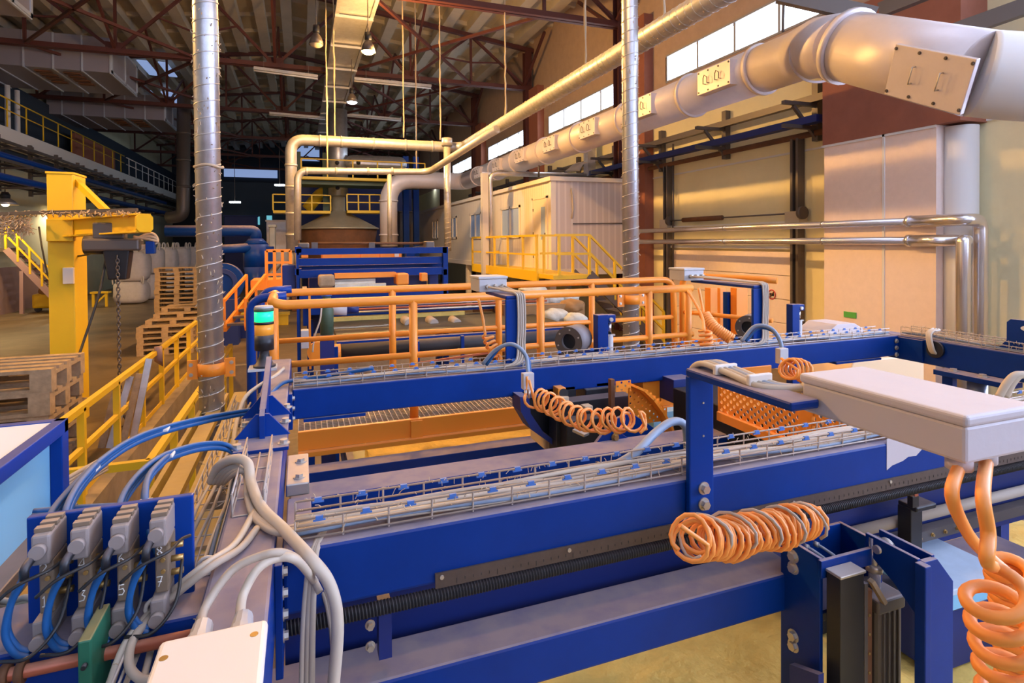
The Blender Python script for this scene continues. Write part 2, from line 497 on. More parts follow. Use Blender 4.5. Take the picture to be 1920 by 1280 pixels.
# pilaster with brown head
PL0, PL1, PLX = 6.0, 8.0, 9.12
struct(MB().box(PLX, XW, PL0, PL1, 0, 4.54).obj('wall_pilaster', M['pink']))
struct(MB().box(PLX - 0.02, XW, PL0 - 0.35, PL1 + 0.02, 4.54, 6.85).obj('wall_pilaster_head', M['brick']))
b = MB()
b.box(PLX - 0.015, PLX, PL0, PL1 + 0.05, 4.5, 4.54); b.box(PLX - 0.015, PLX, 6.82, 6.86, 0, 6.8)
struct(b.obj('trim_3', M['white']))
b = MB(); b.cyl((9.46, 5.86, 0), (9.46, 5.86, 4.5), 0.22, seg=32)
struct(b.obj('wall_column', M['white']))
for y in (14.9, 22.9, 31.0):
    struct(MB().box(XW - 0.3, XW, y - 0.55, y + 0.55, 0, 9.4).obj('wall_pier', M['brick']))
# roof: slabs with ribs, ridge at x = -0.9
RX = -0.9
def roofz(x): return 13.0 - 0.125 * abs(x - RX)
b = MB()
for (xa, xb) in ((XL - 0.4, RX), (RX, XW + 0.4)):
    za, zb = roofz(xa), roofz(xb)
    b.hexa([(xa, YB - 0.4, za), (xb, YB - 0.4, zb), (xb, YF + 0.4, zb), (xa, YF + 0.4, za), (xa, YB - 0.4, za + 0.2), (xb, YB - 0.4, zb + 0.2), (xb, YF + 0.4, zb + 0.2), (xa, YF + 0.4, za + 0.2)])
ceil = struct(b.obj('ceiling', M['roofmat']))
x = XL + 0.2
k = 0
while x < XW - 0.1:
    z = roofz(x)
    MB().box(x, x + 0.42, YB, YF, z - 0.42, z - 0.0).obj('roof_rib', M['roofmat'], ceil)
    x += 1.05
b = MB()
y = YB + 2.0
while y < YF:
    for (xa, xb) in ((XL, RX), (RX, XW)):
        b.bar((xa, y, roofz(xa) - 0.08), (xb, y, roofz(xb) - 0.08), 0.14, 0.16)
    y += 2.03
b.obj('roof_cross_rib', M['roofmat'], ceil)

M['daylighttop'] = mat('daylit_roof_glass', (0.8, 0.9, 1), 0.3, emit=(0.7, 0.75, 0.97), estr=2.2)
for i, (xa, xb) in enumerate(((0.6, 4.0), (4.4, 7.8))):  # unseen rooflights over the near zone, added for cool light from overhead
    zc_ = roofz((xa + xb) / 2) - 0.62
    b = MB()
    for k in range(4): x = xa + (xb - xa) * k / 3; b.box(x - 0.04, x + 0.04, -7.5, 3.0, zc_ - 0.02, zc_ + 0.2)
    for k in range(7): y = -7.5 + 10.5 * k / 6; b.box(xa, xb, y - 0.04, y + 0.04, zc_ - 0.02, zc_ + 0.2)
    w = struct(b.obj('window_%d' % (10 + i), M['frame']))
    MB().box(xa, xb, -7.5, 3.0, zc_ + 0.06, zc_ + 0.08).obj('pane', M['daylighttop'], w)
# ---------------------------------------------------------------- steel roof trusses
TY = [-0.6, 7.5, 15.7, 23.5, 31.7, 39.8, 47.9, 56.0]
def make_truss(y):
    t = thing('roof_truss', 'x', 'roof truss', (0, y, 9.5), 'red brown steel trusses under the roof')
    zb = 9.5
    def ztop(x): return roofz(x) - 0.5
    b = MB()
    for s in (-0.09, 0.09): b.bar((XL, y + s, zb), (XW, y + s, zb), 0.13, 0.16)
    b.obj('bottom_chord', M['redoxide'], t)
    b = MB()
    for (xa, xb) in ((XL, RX), (RX, XW)): b.bar((xa, y, ztop(xa)), (xb, y, ztop(xb)), 0.2, 0.16)
    b.obj('top_chord', M['redoxide'], t)
    nx = [XL + 0.3, -8.6, -5.75, -2.9, RX + 0.9, 2.2, 4.6, 7.1, XW - 0.3]
    nx = [XL + 0.3 + (XW - XL - 0.6) * i / 8 for i in range(9)]
    for i in range(9):
        bb = MB().bar((nx[i], y, zb), (nx[i], y, ztop(nx[i])), 0.09, 0.09, (0, 1, 0))
        if i in (2, 4, 6): bb.box(nx[i] - 0.3, nx[i] + 0.3, y - 0.02, y + 0.02, zb - 0.1, zb + 0.32)
        bb.obj('post', M['redoxide'], t)
        if i < 8:
            if i % 2 == 0: p, q = (nx[i], y, zb), (nx[i + 1], y, ztop(nx[i + 1]))
            else: p, q = (nx[i], y, ztop(nx[i])), (nx[i + 1], y, zb)
            MB().bar(p, q, 0.1, 0.1, (0, 1, 0)).obj('diagonal', M['redoxide'], t)
            m = (V(p) + V(q)) / 2
            xx = nx[i + 1] if i % 2 == 0 else nx[i]
            MB().bar(m, (xx, y, zb + 0.9), 0.06, 0.06, (0, 1, 0)).obj('strut', M['redoxide'], t)
    return t
tl = ['behind the viewer', 'behind the viewer', 'nearest one, crossing high near the top edge', 'second from the front, just beyond the amber lamp',
      'third from the front, beyond the white lamp', 'fourth from the front in the dim hall', 'fifth from the front, deep in the dark', 'last one before the back wall']
truss0 = None
for i, y in enumerate(TY):
    if i < 2: continue
    if truss0 is None:
        truss0 = t = make_truss(y)
    else:
        t = dup(truss0, (0, y - TY[2], 0))
    t['label'] = 'red brown roof truss, ' + tl[i]
# longitudinal bracing between trusses
def brace(name, p, q, w, label, g=None):
    return tag(MB().bar(p, q, w, w).obj(name, M['redoxide']), label, 'roof brace', g)
xs = [XL + 0.3 + (XW - XL - 0.6) * i / 8 for i in range(9)]
for i in range(2, 7):
    for (xa, xb) in ((xs[5], xs[7]), (xs[7], xs[5]), (xs[1], xs[3]), (xs[3], xs[1])):
        brace('roof_brace', (xa, TY[i], 9.5), (xb, TY[i + 1], 9.5), 0.09, 'thin diagonal steel brace lying between the bottom chords of two trusses', 'diagonal braces between the trusses')
for i in range(2, 6):
    for xx in (xs[2], xs[6], xs[4]):
        for s in (0, 1):
            ya, yb = (TY[i], TY[i + 1])
            brace('sway_brace', (xx, ya if s else yb, 9.5), (xx, (ya + yb) / 2, roofz(xx) - 0.6), 0.08, 'upright sway brace sloping up from a truss chord to the roof', 'sway braces between the trusses')
# dark steel columns standing against the right wall
for i, y in enumerate(TY[2:6]):
    c = MB()
    c.box(9.25, 9.55, y - 0.16, y - 0.13, 0, 11.1); c.box(9.25, 9.55, y + 0.13, y + 0.16, 0, 11.1); c.box(9.385, 9.415, y - 0.13, y + 0.13, 0, 11.1)
    tag(c.obj('steel_column', M['redoxide']), 'dark steel column against the right wall carrying the %s truss' % ['nearest', 'second', 'third', 'fourth'][i], 'column', 'steel columns on the right wall')
    for s in (-1, 1):
        brace('knee_brace', (9.2, y + s * 0.2, 9.6), (9.2, y + s * 2.4, 11.15), 0.1, 'knee brace rising from a column head along the right wall', 'knee braces on the right wall')
# catwalk with lamps below
t = thing('lamp_catwalk', 'long narrow catwalk slung lengthwise under the roof trusses above the hanging lamps', 'catwalk', (1.5, 8, 9.35))
b = MB()
b.box(1.08, 1.92, 4, 38, 9.32, 9.35)
b.obj('deck', M['galvdust'], t)
for x in (1.02, 1.98): MB().box(x - 0.05, x + 0.05, 3.5, 39, 9.25, 9.42).obj('side_beam', M['galvdust'], t)
for k in range(14): MB().box(0.97, 2.03, 4 + k * 2.6, 4.08 + k * 2.6, 9.2, 9.28).obj('cross_bar', M['galvdust'], t)

M['lampwarm'] = mat('sodium_glow', (1, 0.7, 0.3), 0.5, emit=(1.0, 0.55, 0.14), estr=60)
M['lampcool'] = mat('halide_glow', (0.9, 0.95, 1), 0.5, emit=(0.8, 0.9, 1.0), estr=60)
M['lampoff'] = mat('unlit_lamp_glass', (0.5, 0.42, 0.3), 0.4)
def light(kind, loc, power, col, size=0.2):
    l = bpy.data.lights.new('lamp_light', kind); l.energy = power; l.color = col
    l.shadow_soft_size = size
    o = bpy.data.objects.new('lamp_light', l); o.location = loc; COL.objects.link(o)
    return o
def highbay(p, kind, label, power=0, drop=1.2, r=0.19):
    p = V(p)
    t = thing('high_bay_lamp', label, 'lamp', p + V((0, 0, 0.3)), 'high bay lamps under the roof')
    MB().tube([p + V((0, 0, 0.5)), p + V((0, 0, 0.32)), p + V((0, 0, 0.3))], [0.08, 0.09, 0.06], 14).obj('gear_housing', M['black'], t)
    b = MB()
    n = 20
    prof = [(0.06, 0.3), (r * 0.75, 0.18), (r, 0.0), (r * 0.97, 0.0), (r * 0.7, 0.17), (0.05, 0.28)]
    vs = []; fs = []
    for (rr, z) in prof:
        for k in range(n): vs.append((p.x + rr * math.cos(2 * PI * k / n), p.y + rr * math.sin(2 * PI * k / n), p.z + z))
    for i in range(len(prof) - 1):
        for k in range(n): fs.append((i * n + k, i * n + (k + 1) % n, (i + 1) * n + (k + 1) % n, (i + 1) * n + k))
    b.add(vs, fs, True); b.obj('reflector', M['steel'], t)
    MB().tube([p + V((0, 0, 0.5)), p + V((0, 0, drop + 0.3))], 0.015, 6).obj('hanger', M['steel'], t)
    MB().sphere(p + V((0, 0, 0.03)), r * 0.9, 14, 8, (1, 1, 0.6)).obj('bulb', M[{'w': 'lampwarm', 'c': 'lampcool', 'o': 'lampoff'}[kind]], t)
    if power:
        l = light('SPOT', p + V((0, 0, -0.03)), power, (1.0, 0.53, 0.14) if kind == 'w' else (0.72, 0.85, 1.0), 0.15)
        l.data.spot_size = math.radians(165); l.data.spot_blend = 0.35
WP = 2300
highbay((1.7, 15.43, 7.79), 'w', 'glowing amber lamp hanging under the catwalk, nearest to the viewer', WP)
highbay((1.72, 20.75, 7.7), 'c', 'white glowing lamp hanging beyond the amber one', 900)
q = at(593, 84, d=15); highbay(q, 'o', 'unlit lamp hanging left of the glowing amber one', 0)
highbay((1.7, 10.1, 7.8), 'w', 'amber lamp above the cross walkway, out of view overhead', WP)
highbay((1.7, 4.6, 7.8), 'w', 'amber lamp directly over the blue frame, out of view overhead', 480)
light('POINT', (2.0, 15.43, 7.6), 900, (1.0, 0.55, 0.17), 0.15)  # extra light without a fixture, added by the amber lamp to brighten the roof
highbay((-6.2, 9.0, 7.6), 'w', 'amber lamp above the jib crane, out of view overhead', 4000)
# ================================================================ far and middle distance
def railing(name, label, pts, mids, posts, h, r, m, group=None, square=False, toe=None, cat='railing'):
    """pts: polyline of the top rail; mids: drops of lower rails; posts: points on the top rail; h: post length"""
    t = thing(name, label, cat, V(pts[0]) - V((0, 0, h)), group)
    def run(p, rr):
        b = MB()
        if square:
            for i in range(len(p) - 1): b.bar(p[i], p[i + 1], rr * 2, rr * 2)
        else: b.tube(p, rr, 10)
        return b
    run(pts, r).obj('top_rail', m, t)
    for d in mids: run([V(p) - V((0, 0, d)) for p in pts], r * 0.8).obj('mid_rail', m, t)
    for p in posts:
        p = V(p); b = MB()
        if square: b.bar(p - V((0, 0, h)), p, r * 2, r * 2)
        else: b.tube([p - V((0, 0, h)), p], r * 0.95, 10)
        b.obj('post', m, t)
    if toe:
        b = MB()
        for i in range(len(pts) - 1): b.bar(V(pts[i]) - V((0, 0, h - toe / 2)), V(pts[i + 1]) - V((0, 0, h - toe / 2)), 0.012, toe)
        b.obj('toe_board', m, t)
    return t


# ---- gallery along the left wall
GX = -10.0
t = thing('gallery', 'raised pale concrete gallery running along the left wall', 'gallery', (-10.7, 35, 7.1))
MB().box(XL, GX, 12, YF, 6.62, 7.1).obj('slab', M['white'], t)
MB().box(XL + 0.1, XL + 0.5, 12, YF, 6.2, 6.62).obj('edge_beam', M['darkwall'], t)
py = [15 + 1.55 * i for i in range(17)]
railing('gallery_railing', 'yellow railing along the edge of the raised gallery', [(GX + 0.05, 14.5, 8.12), (GX + 0.05, 40.5, 8.12)], [0.42], [(GX + 0.05, y, 8.12) for y in py], 1.02, 0.028, M['yellow'])
railing('gallery_railing', 'pale far stretch of the gallery railing beyond the brown parapet', [(GX + 0.05, 41, 8.1), (GX + 0.05, YF - 1, 8.1)], [0.42], [(GX + 0.05, 41.5 + 1.6 * i, 8.1) for i in range(12)], 1.0, 0.03, M['white'])
tag(MB().box(GX - 0.7, GX - 0.55, 34.5, 41.0, 7.1, 8.4).obj('parapet_wall', M['brick']), 'brown red panel standing behind the gallery railing', 'panel')
b = MB().box(XL + 0.02, XL + 0.3, 12, YF, 7.1, 9.4)
struct(b.obj('wall_gallery', M['darkwall']))
for (y, z) in ((27.2, 7.1), (28.0, 7.1)):
    tag(MB().cyl((-10.45, y, 7.1), (-10.45, y, 8.9), 0.09, seg=12).obj('white_pipe', M['white']), 'white pipe rising from the gallery behind its railing', 'pipe', 'white pipes on the gallery')
# cantilever brackets carrying trays below the gallery
for i in range(10):
    y = 22.5 + 2.55 * i
    t = thing('cable_bracket', 'dark cantilever bracket with three arms below the gallery', 'bracket', (-9.9, y, 5.3), 'dark brackets below the gallery')
    MB().box(-9.98, -9.86, y - 0.06, y + 0.06, 4.7, 6.7).obj('upright', M['steel'], t)
    for z in (4.8, 5.5, 6.2): MB().bar((-9.9, y, z), (-8.9, y, z + 0.05), 0.07, 0.07).obj('arm', M['steel'], t)
for k, (x, z, w) in enumerate(((-9.5, 4.87, 0.5), (-9.45, 5.57, 0.6), (-9.5, 6.25, 0.4))):
    t = thing('cable_ladder', 'dark cable ladder on the %s arms of the gallery brackets' % ['lowest', 'middle', 'upper'][k], 'cable tray', (x, 30, z))
    b = MB()
    for s in (-1, 1): b.box(x + s * w / 2 - 0.02, x + s * w / 2 + 0.02, 16, 55, z, z + 0.1)
    b.obj('side_rail', M['steel'], t)
    for q in range(30): MB().box(x - w / 2, x + w / 2, 20 + q * 1.1, 20.06 + q * 1.1, z + 0.02, z + 0.05).obj('rung', M['steel'], t)
for k, (x, z) in enumerate(((-9.3, 5.78), (-9.0, 5.0))):
    tag(MB().tube([(x, 10, z), (x, 48, z)], 0.13, 12).obj('blue_pipe', M['blue_clean']), '%s blue pipe lying on the gallery brackets' % ['upper', 'lower'][k], 'pipe')
# pendant lamp on the left wall
p = at(10, 384, d=21.5)
t = thing('pendant_lamp', 'wide pendant lamp with dark housing hanging beside the left wall', 'lamp', p)
b = MB(); b.tube([p + V((0, 0, 0.48)), p + V((0, 0, 0.36)), p + V((0, 0, 0.25))], [0.1, 0.16, 0.15], 16); b.obj('housing', M['black'], t)
n = 24; vs = []; fs = []
prof = [(0.12, 0.26), (0.3, 0.14), (0.4, 0.0), (0.39, 0.0), (0.28, 0.13), (0.11, 0.24)]
for rr, z in prof:
    for k in range(n): vs.append((p.x + rr * math.cos(2 * PI * k / n), p.y + rr * math.sin(2 * PI * k / n), p.z + z))
for i in range(5):
    for k in range(n): fs.append((i * n + k, i * n + (k + 1) % n, (i + 1) * n + (k + 1) % n, (i + 1) * n + k))
MB().add(vs, fs, True).obj('shade', M['galv'], t)
MB().tube([p + V((0, 0, 0.48)), V((p.x, p.y, 6.62))], 0.015, 6).obj('cord', M['black'], t)
M['glow'] = mat('pendant_glow', (1, 0.8, 0.5), 0.5, emit=(1, 0.75, 0.4), estr=25)
MB().sphere(p + V((0, 0, 0.06)), 0.13, 12, 8).obj('bulb', M['glow'], t)
l_ = light('SPOT', p + V((0, 0, -0.05)), 500, (1.0, 0.68, 0.3), 0.15); l_.data.spot_size = 2.6; l_.data.spot_blend = .5

p2_ = at(122, 386, d=27.6)  # added lamp, hidden by the crane post, brightens the wall under the gallery
o = dup(t, p2_ - p, 'second pendant lamp beside the left wall, behind the yellow crane post')
l_ = light('SPOT', p2_ + V((0, 0, -0.05)), 300, (1.0, 0.8, 0.5), 0.15); l_.data.spot_size = 2.8; l_.data.spot_blend = .5

# ---- big air handling ducts under the left half of the roof
M['ahu'] = mat('dull_duct_sheet', (0.3, 0.29, 0.34), 0.5, 0.3)
M['ahurib'] = mat('duct_flange', (0.5, 0.56, 0.66), 0.45, 0.3)
def airduct(x1, y0, y1, z0, z1, label):
    x0 = XL + 0.2
    t = thing('air_duct', label, 'duct', ((x0 + x1) / 2, y0, z0), 'rectangular ducts under the roof')
    MB().box(x0, x1, y0, y1, z0, z1).obj('casing', M['ahu'], t)
    x = x1
    while x > x0:
        b = MB(); e = 0.035
        b.box(x - 0.05, x, y0 - e, y1 + e, z0 - e, z0); b.box(x - 0.05, x, y0 - e, y0, z0, z1); b.box(x - 0.05, x, y1, y1 + e, z0, z1)
        b.obj('flange', M['ahurib'], t); x -= 0.85
    for k in (1, 2):
        xa = x1 - 0.85 * k - 0.7
        b = MB()
        for q in range(4): b.box(xa, xa + 0.5, y0 + 0.3 + q * 0.5, y0 + 0.55 + q * 0.5, z0 - 0.05, z0 - 0.01)
        b.obj('grille', M['rust'], t)
    b = MB()
    for (a, c, d, e) in ((y0, y0 + 0.12, z0, z1), (y1 - 0.12, y1, z0, z1), (y0, y1, z0, z0 + 0.1), (y0, y1, z1 - 0.1, z1), ((y0 + y1) / 2 - 0.05, (y0 + y1) / 2 + 0.05, z0, z1)):
        b.box(x1, x1 + 0.03, a, c, d, e)
    b.obj('end_frame', M['ahurib'], t)
airduct(-6.37, 24.5, 28.0, 9.0, 10.25, 'large rectangular duct with white end frame under the roof at upper left')
airduct(-6.32, 33.0, 36.5, 9.0, 10.2, 'farther of the long rectangular ducts, dim behind the second truss')
airduct(-6.4, 15.9, 18.05, 8.6, 9.3, 'rectangular duct cut by the top left corner of the photo')

# ---- round black riser duct far left
t = thing('riser_duct', 'dark vertical round duct with an elbow at its foot near the far left wall', 'duct', at(345, 300, d=30))
P0, P1, P2 = at(345, 175, d=30), at(343, 405, d=30), at(315, 408, d=30)
MB().tube(rounded([P0, P1, P2], 0.6, 8), 0.32, 16).obj('pipe', M['steel'], t)
for v in (200, 250, 300, 350): c = at(344, v, d=30); MB().tube([c - V((0, 0, 0.06)), c + V((0, 0, 0.06))], 0.35, 16).obj('flange', M['steel'], t)

# ---- stairs at the left wall
A0, A1 = at(11, 467, y=28), at(128, 586, y=28)
t = thing('steel_staircase', 'steel staircase with yellow rails coming down beside the left wall', 'staircase', A1)
for dy in (0, 1.0): MB().bar(A0 + V((0, dy, 0)), A1 + V((0, dy, 0)), 0.05, 0.24).obj('stringer', M['mauve'], t)
for k in range(11):
    q = A0.lerp(A1, (k + 0.5) / 11)
    MB().box(q.x - 0.15, q.x + 0.15, 28.0, 29.0, q.z + 0.02, q.z + 0.06).obj('tread', M['steel'], t)
MB().box(A0.x - 2.5, A0.x, 28, 29, A0.z - 0.1, A0.z + 0.05).obj('landing', M['steel'], t)
MB().bar(at(41, 508, y=28), at(41, 588, y=28), 0.12, 0.12).obj('support_leg', M['mauve'], t)
R1 = V((0, -0.03, 1.05))
for h in (1.0, 0.55):
    MB().bar(A0 + R1 * h, A1 + R1 * h, 0.06, 0.06).obj('handrail', M['yellow'], t)
    MB().bar(A0 + R1 * h, A0 + R1 * h - V((2.5, 0, 0)), 0.06, 0.06).obj('handrail', M['yellow'], t)
for k in range(6):
    q = A0.lerp(A1, k / 5.2)
    MB().bar(q, q + R1, 0.07, 0.07).obj('rail_post', M['yellow'], t)
# clutter below the stairs
q = at(70, 585, z=0)
t = thing('sweeper_cart', 'yellow cart with a brown sack on it below the staircase', 'cart', q)
MB().box(q.x - 0.2, q.x + 1.0, q.y, q.y + 0.8, 0.15, 0.75).obj('body', M['yellow'], t, 0.08)
MB().sphere(q + V((0.35, 0.3, 0.85)), 0.38, 12, 8, (1.1, 0.9, 0.8)).obj('sack', M['cardboard'], t)
b = MB()
for dx in (0, 0.8): b.cyl(q + V((dx, 0.05, 0.13)), q + V((dx, 0.13, 0.13)), 0.13, seg=14)
b.obj('wheel', M['rubber'], t)
q = at(187, 575, z=0)
t = thing('wooden_trestle', 'small yellow stool with slanted struts beyond the crane post', 'stool', q)
for dx in (0, 0.5): MB().box(q.x - 0.3 + dx, q.x - 0.2 + dx, q.y, q.y + 0.1, 0, 0.6).obj('leg', M['yellow'], t)
MB().box(q.x - 0.35, q.x + 0.35, q.y - 0.05, q.y + 0.4, 0.6, 0.68).obj('top', M['yellow'], t)
MB().bar(q + V((-0.25, 0.05, 0.05)), q + V((0.25, 0.05, 0.58)), 0.07, 0.07).obj('strut', M['yellow'], t)

# ---- big bags
def bag(c, w, h, label):
    t = thing('bulk_bag', label, 'bag', c, 'white bulk bags beyond the pallets')
    n, m = 20, 12; vs = []; fs = []
    for i in range(m + 1):
        th = PI * i / m
        for k in range(n):
            ph = 2 * PI * k / n
            sgn = lambda a, e: math.copysign(abs(a) ** e, a)
            bul = 1 + 0.03 * math.sin(ph * 5 + c.x * 9 + i)
            vs.append(c + V((w / 2 * sgn(math.sin(th), 0.35) * sgn(math.cos(ph), 0.5) * bul, w / 2 * sgn(math.sin(th), 0.35) * sgn(math.sin(ph), 0.5) * bul, h / 2 + h / 2 * sgn(math.cos(th), 0.6))))
    for i in range(m):
        for k in range(n):
            k2 = (k + 1) % n
            fs.append((i * n + k, (i + 1) * n + k, (i + 1) * n + k2, i * n + k2))
    MB().add(vs, fs, True).obj('body', M['sack'], t)
    for sx in (-1, 1):
        for sy in (-1, 1):
            q = c + V((sx * w * 0.36, sy * w * 0.36, h * 0.93))
            MB().tube(spline([q, q + V((sx * 0.05, 0, 0.3)), q + V((sx * 0.12, sy * 0.1, 0.25)), q + V((sx * 0.1, sy * 0.12, -0.05))], 5), 0.03, 6).obj('lifting_loop', M['sack'], t)
    return t
c0 = at(241, 570, z=0)
bag(V((c0.x, c0.y + 0.6, 0)), 1.4, 1.05, 'lower white bulk bag of the nearest pile, behind the hoist chain')
bag(V((c0.x + 0.1, c0.y + 0.6, 1.05)), 1.35, 1.45, 'upper white bulk bag standing on the nearest one')
for i, (u, yy) in enumerate(((281, 34.0), (308, 35.9), (333, 37.6), (352, 39.2))):
    c = at(u, 555, y=yy); 
    bag(V((c.x, c.y, 0)), 1.35, 1.3, ['white bulk bag at floor level just right of the hoist chain pile', 'white bulk bag at floor level left of the tall pallet stack', 'white bulk bag at floor level hidden mostly by the tall pallet stack', 'white bulk bag at floor level behind the silver duct'][i])
    bag(V((c.x, c.y, 1.3)), 1.35, 1.35, ['bulk bag on top, second from the hoist chain', 'bulk bag on top, third from the hoist chain', 'bulk bag on top, above the tall pallet stack', 'bulk bag on top, nearest the silver duct'][i])

# ---- pallets
def make_pallet(c, lx, ly, h, m, label, group):
    """Euro pallet, long side lx along x; c = centre of its foot"""
    t = thing('pallet', label, 'pallet', c, group)
    e = h / 144.0 * 22
    b = MB(); n = 5
    for k in range(n):
        y = c.y - ly / 2 + (ly - 0.13 * ly) * k / (n - 1)
        b.box(c.x - lx / 2, c.x + lx / 2, y, y + 0.13 * ly, c.z + h - e, c.z + h)
    b.obj('deck', m, t)
    for k in range(3):
        x = c.x - lx / 2 + (lx - 0.12 * lx) * k / 2
        MB().box(x, x + 0.12 * lx, c.y - ly / 2, c.y + ly / 2, c.z + h - 2 * e, c.z + h - e).obj('stringer_board', m, t)
    for k in range(3):
        x = c.x - lx / 2 + (lx - 0.12 * lx) * k / 2
        for j in range(3):
            y = c.y - ly / 2 + (ly - 0.14 * ly) * j / 2
            MB().box(x, x + 0.12 * lx, y, y + 0.14 * ly, c.z + e, c.z + h - 2 * e).obj('block', m, t)
    for j in range(3):
        y = c.y - ly / 2 + (ly - 0.14 * ly) * j / 2
        MB().box(c.x - lx / 2, c.x + lx / 2, y, y + 0.14 * ly, c.z, c.z + e).obj('runner', m, t)
    return t
ORD = ['lowest', 'second', 'third', 'fourth', 'fifth', 'sixth', 'seventh', 'eighth', 'ninth', 'tenth', 'eleventh', 'twelfth', 'thirteenth', 'topmost']
q = at(292, 560, d=19); q2 = at(368, 560, d=19)
c = V(((q.x + q2.x) / 2 + 0.02, (q.y + q2.y) / 2 + 0.5, 0))
base = make_pallet(c, 1.28, 0.95, 0.144, M['wood'], 'x', 'pallets of the tall stack')
for i in range(14):
    o = base if i == 0 else dup(base, (random.uniform(-.02, .02), random.uniform(-.02, .02), 0.144 * i))
    o['label'] = '%s pallet of the tall stack left of the silver duct%s' % (ORD[i], ', counted from the floor' if 0 < i < 13 else '')
q = at(266, 668, z=0); q2 = at(350, 664, z=0)
c = V(((q.x + q2.x) / 2, q.y + 0.55, 0))
base = make_pallet(c, 1.25, 1.05, 0.144, M['wood'], 'x', 'pallets of the low pile')
for i in range(8):
    k = max(0, i - 4)
    o = base if i == 0 else dup(base, (0.1 * k + random.uniform(-.015, .015), 0.42 * k, 0.144 * i - 0.03 * k))
    o['label'] = '%s pallet of the low pile before the tall stack%s' % ('topmost' if i == 7 else ORD[i], ', set back' if k and i < 7 else ' from the floor' if i else '')
c = V((-3.65, 8.7, 0))
base = make_pallet(c, 1.75, 1.1, 0.27, M['woodold'], 'x', 'old pallets beside the handrail')
for i in range(5):
    o = base if i == 0 else dup(base, (random.uniform(-.05, .05), random.uniform(-.03, .03), 0.27 * i))
    o['label'] = '%s big old pallet of the stack at the left edge beside the yellow handrail' % ['lowest', 'second lowest', 'middle', 'second highest', 'topmost'][i]
# boards leaning against the handrail
for i, (u0, v0, u1, v1) in enumerate(((205, 800, 245, 705), (228, 800, 262, 700), (190, 800, 222, 712), (250, 780, 280, 672), (135, 820, 160, 745))):
    a, c = at(u0, v0 + 40, y=9.2), at(u1, v1, y=9.35)
    t = tag(MB().bar(a, c, 0.085, 0.03, (0, 1, 0)).obj('wooden_board', M['galv' if i in (0, 3) else 'wood'], bevel=0.003), 'loose %s leaning behind the yellow handrail, %s from the left' % ('pale metal strip' if i in (0, 3) else 'wooden board', ['third', 'fourth', 'second', 'fifth', 'first'][i]), 'board', 'loose boards behind the handrail')

# ---- yellow handrail along the pit
ys = [5.0 + 1.28 * i for i in range(9)]
railing('pit_handrail', 'long yellow handrail on the left edge of the pit, in front of the pallets', [(-2.3, 3.6, 1.0), (-2.3, 15.6, 1.0)], [0.45], [(-2.3, y, 1.0) for y in ys], 1.0, 0.035, M['yellow'], square=True, toe=0.1)
cx = at(280, 868, z=0.75)
top = [at(375, 735, x=cx.x), cx, V((cx.x - 1.0, cx.y, cx.z))]
top[0] = V((cx.x, cx.y + 6.6, cx.z))
railing('stair_handrail', 'lower yellow handrail with a corner, between the pit wall and the valve bank', top, [0.42], [cx, cx + V((0, 1.1, 0)), cx + V((0, 2.2, 0)), cx + V((0, 3.3, 0)), cx + V((0, 4.4, 0)), cx + V((0, 5.5, 0)), cx + V((0, 6.6, 0)), cx - V((0.55, 0, 0))], 1.9, 0.035, M['yellow'], square=True)
# rag hanging on the rail
q = at(297, 655, x=-2.26)
tag(MB().add([q + V(a) for a in ((0, -0.1, 0.05), (0.05, -0.05, -0.15), (0.06, 0.03, -0.3), (0.02, 0.1, -0.22), (-0.02, 0.12, 0.04), (0.05, 0.02, 0.06), (-0.06, 0.0, 0.05), (-0.07, 0.03, -0.2))],
    [(0, 1, 5), (1, 2, 5), (2, 3, 5), (3, 4, 5), (0, 5, 6), (5, 4, 6), (0, 6, 7), (0, 7, 1), (1, 7, 2), (2, 7, 3), (3, 7, 4), (4, 7, 6)], True).obj('rag', M['mauve']), 'grey rag hung over the top bar of the long yellow handrail', 'rag')
# yellow walkway planks and steps down into the pit, beside the machine
a, c = at(452, 735, z=1.3), at(342, 1000, z=1.3)
t = thing('yellow_walkway', 'yellow steel walkway strip running along the left side of the blue frame', 'walkway', c)
for k, dx in enumerate((0.0, -0.16)): MB().bar(V((c.x + dx, c.y - 1, 1.28)), V((c.x + dx, a.y, 1.28)), 0.11, 0.05).obj('plank', M['yellowdull'], t)
MB().bar(V((c.x - 0.27, c.y - 1, 1.24)), V((c.x - 0.27, a.y, 1.24)), 0.03, 0.14).obj('edge_angle', M['yellowdull'], t)
t = thing('yellow_stairs', 'yellow stair flight climbing away between the silver duct and the blue tubes', 'stairs', (-.7, 7.2, -1))
for k in range(7):
    MB().box(-1.0, -0.42, 7.6 + 0.32 * k, 7.85 + 0.32 * k, -1.05 + 0.18 * k, -1.0 + 0.18 * k).obj('tread', M['steel'], t)
for x in (-1.02, -0.4):
    MB().bar((x, 7.5, -1.1), (x, 9.95, .2), 0.05, 0.2).obj('stringer', M['yellow'], t)
# low yellow bench boxes beyond the stairs
for i, (u, v) in enumerate(((415, 612), (455, 610), (520, 610))):
    q = at(u, v, z=0.0)
    t = thing('yellow_guard_box', 'low yellow floor guard box, %s behind the silver duct' % ['nearest to', 'second', 'third'][i], 'guard', q, 'yellow floor guards')
    MB().box(q.x - 0.35, q.x + 0.35, q.y, q.y + 0.5, 0, 0.35).obj('body', M['yellow'], t, 0.01)
    MB().box(q.x - 0.4, q.x + 0.4, q.y - 0.04, q.y + 0.54, 0.35, 0.4).obj('lid', M['yellow'], t)

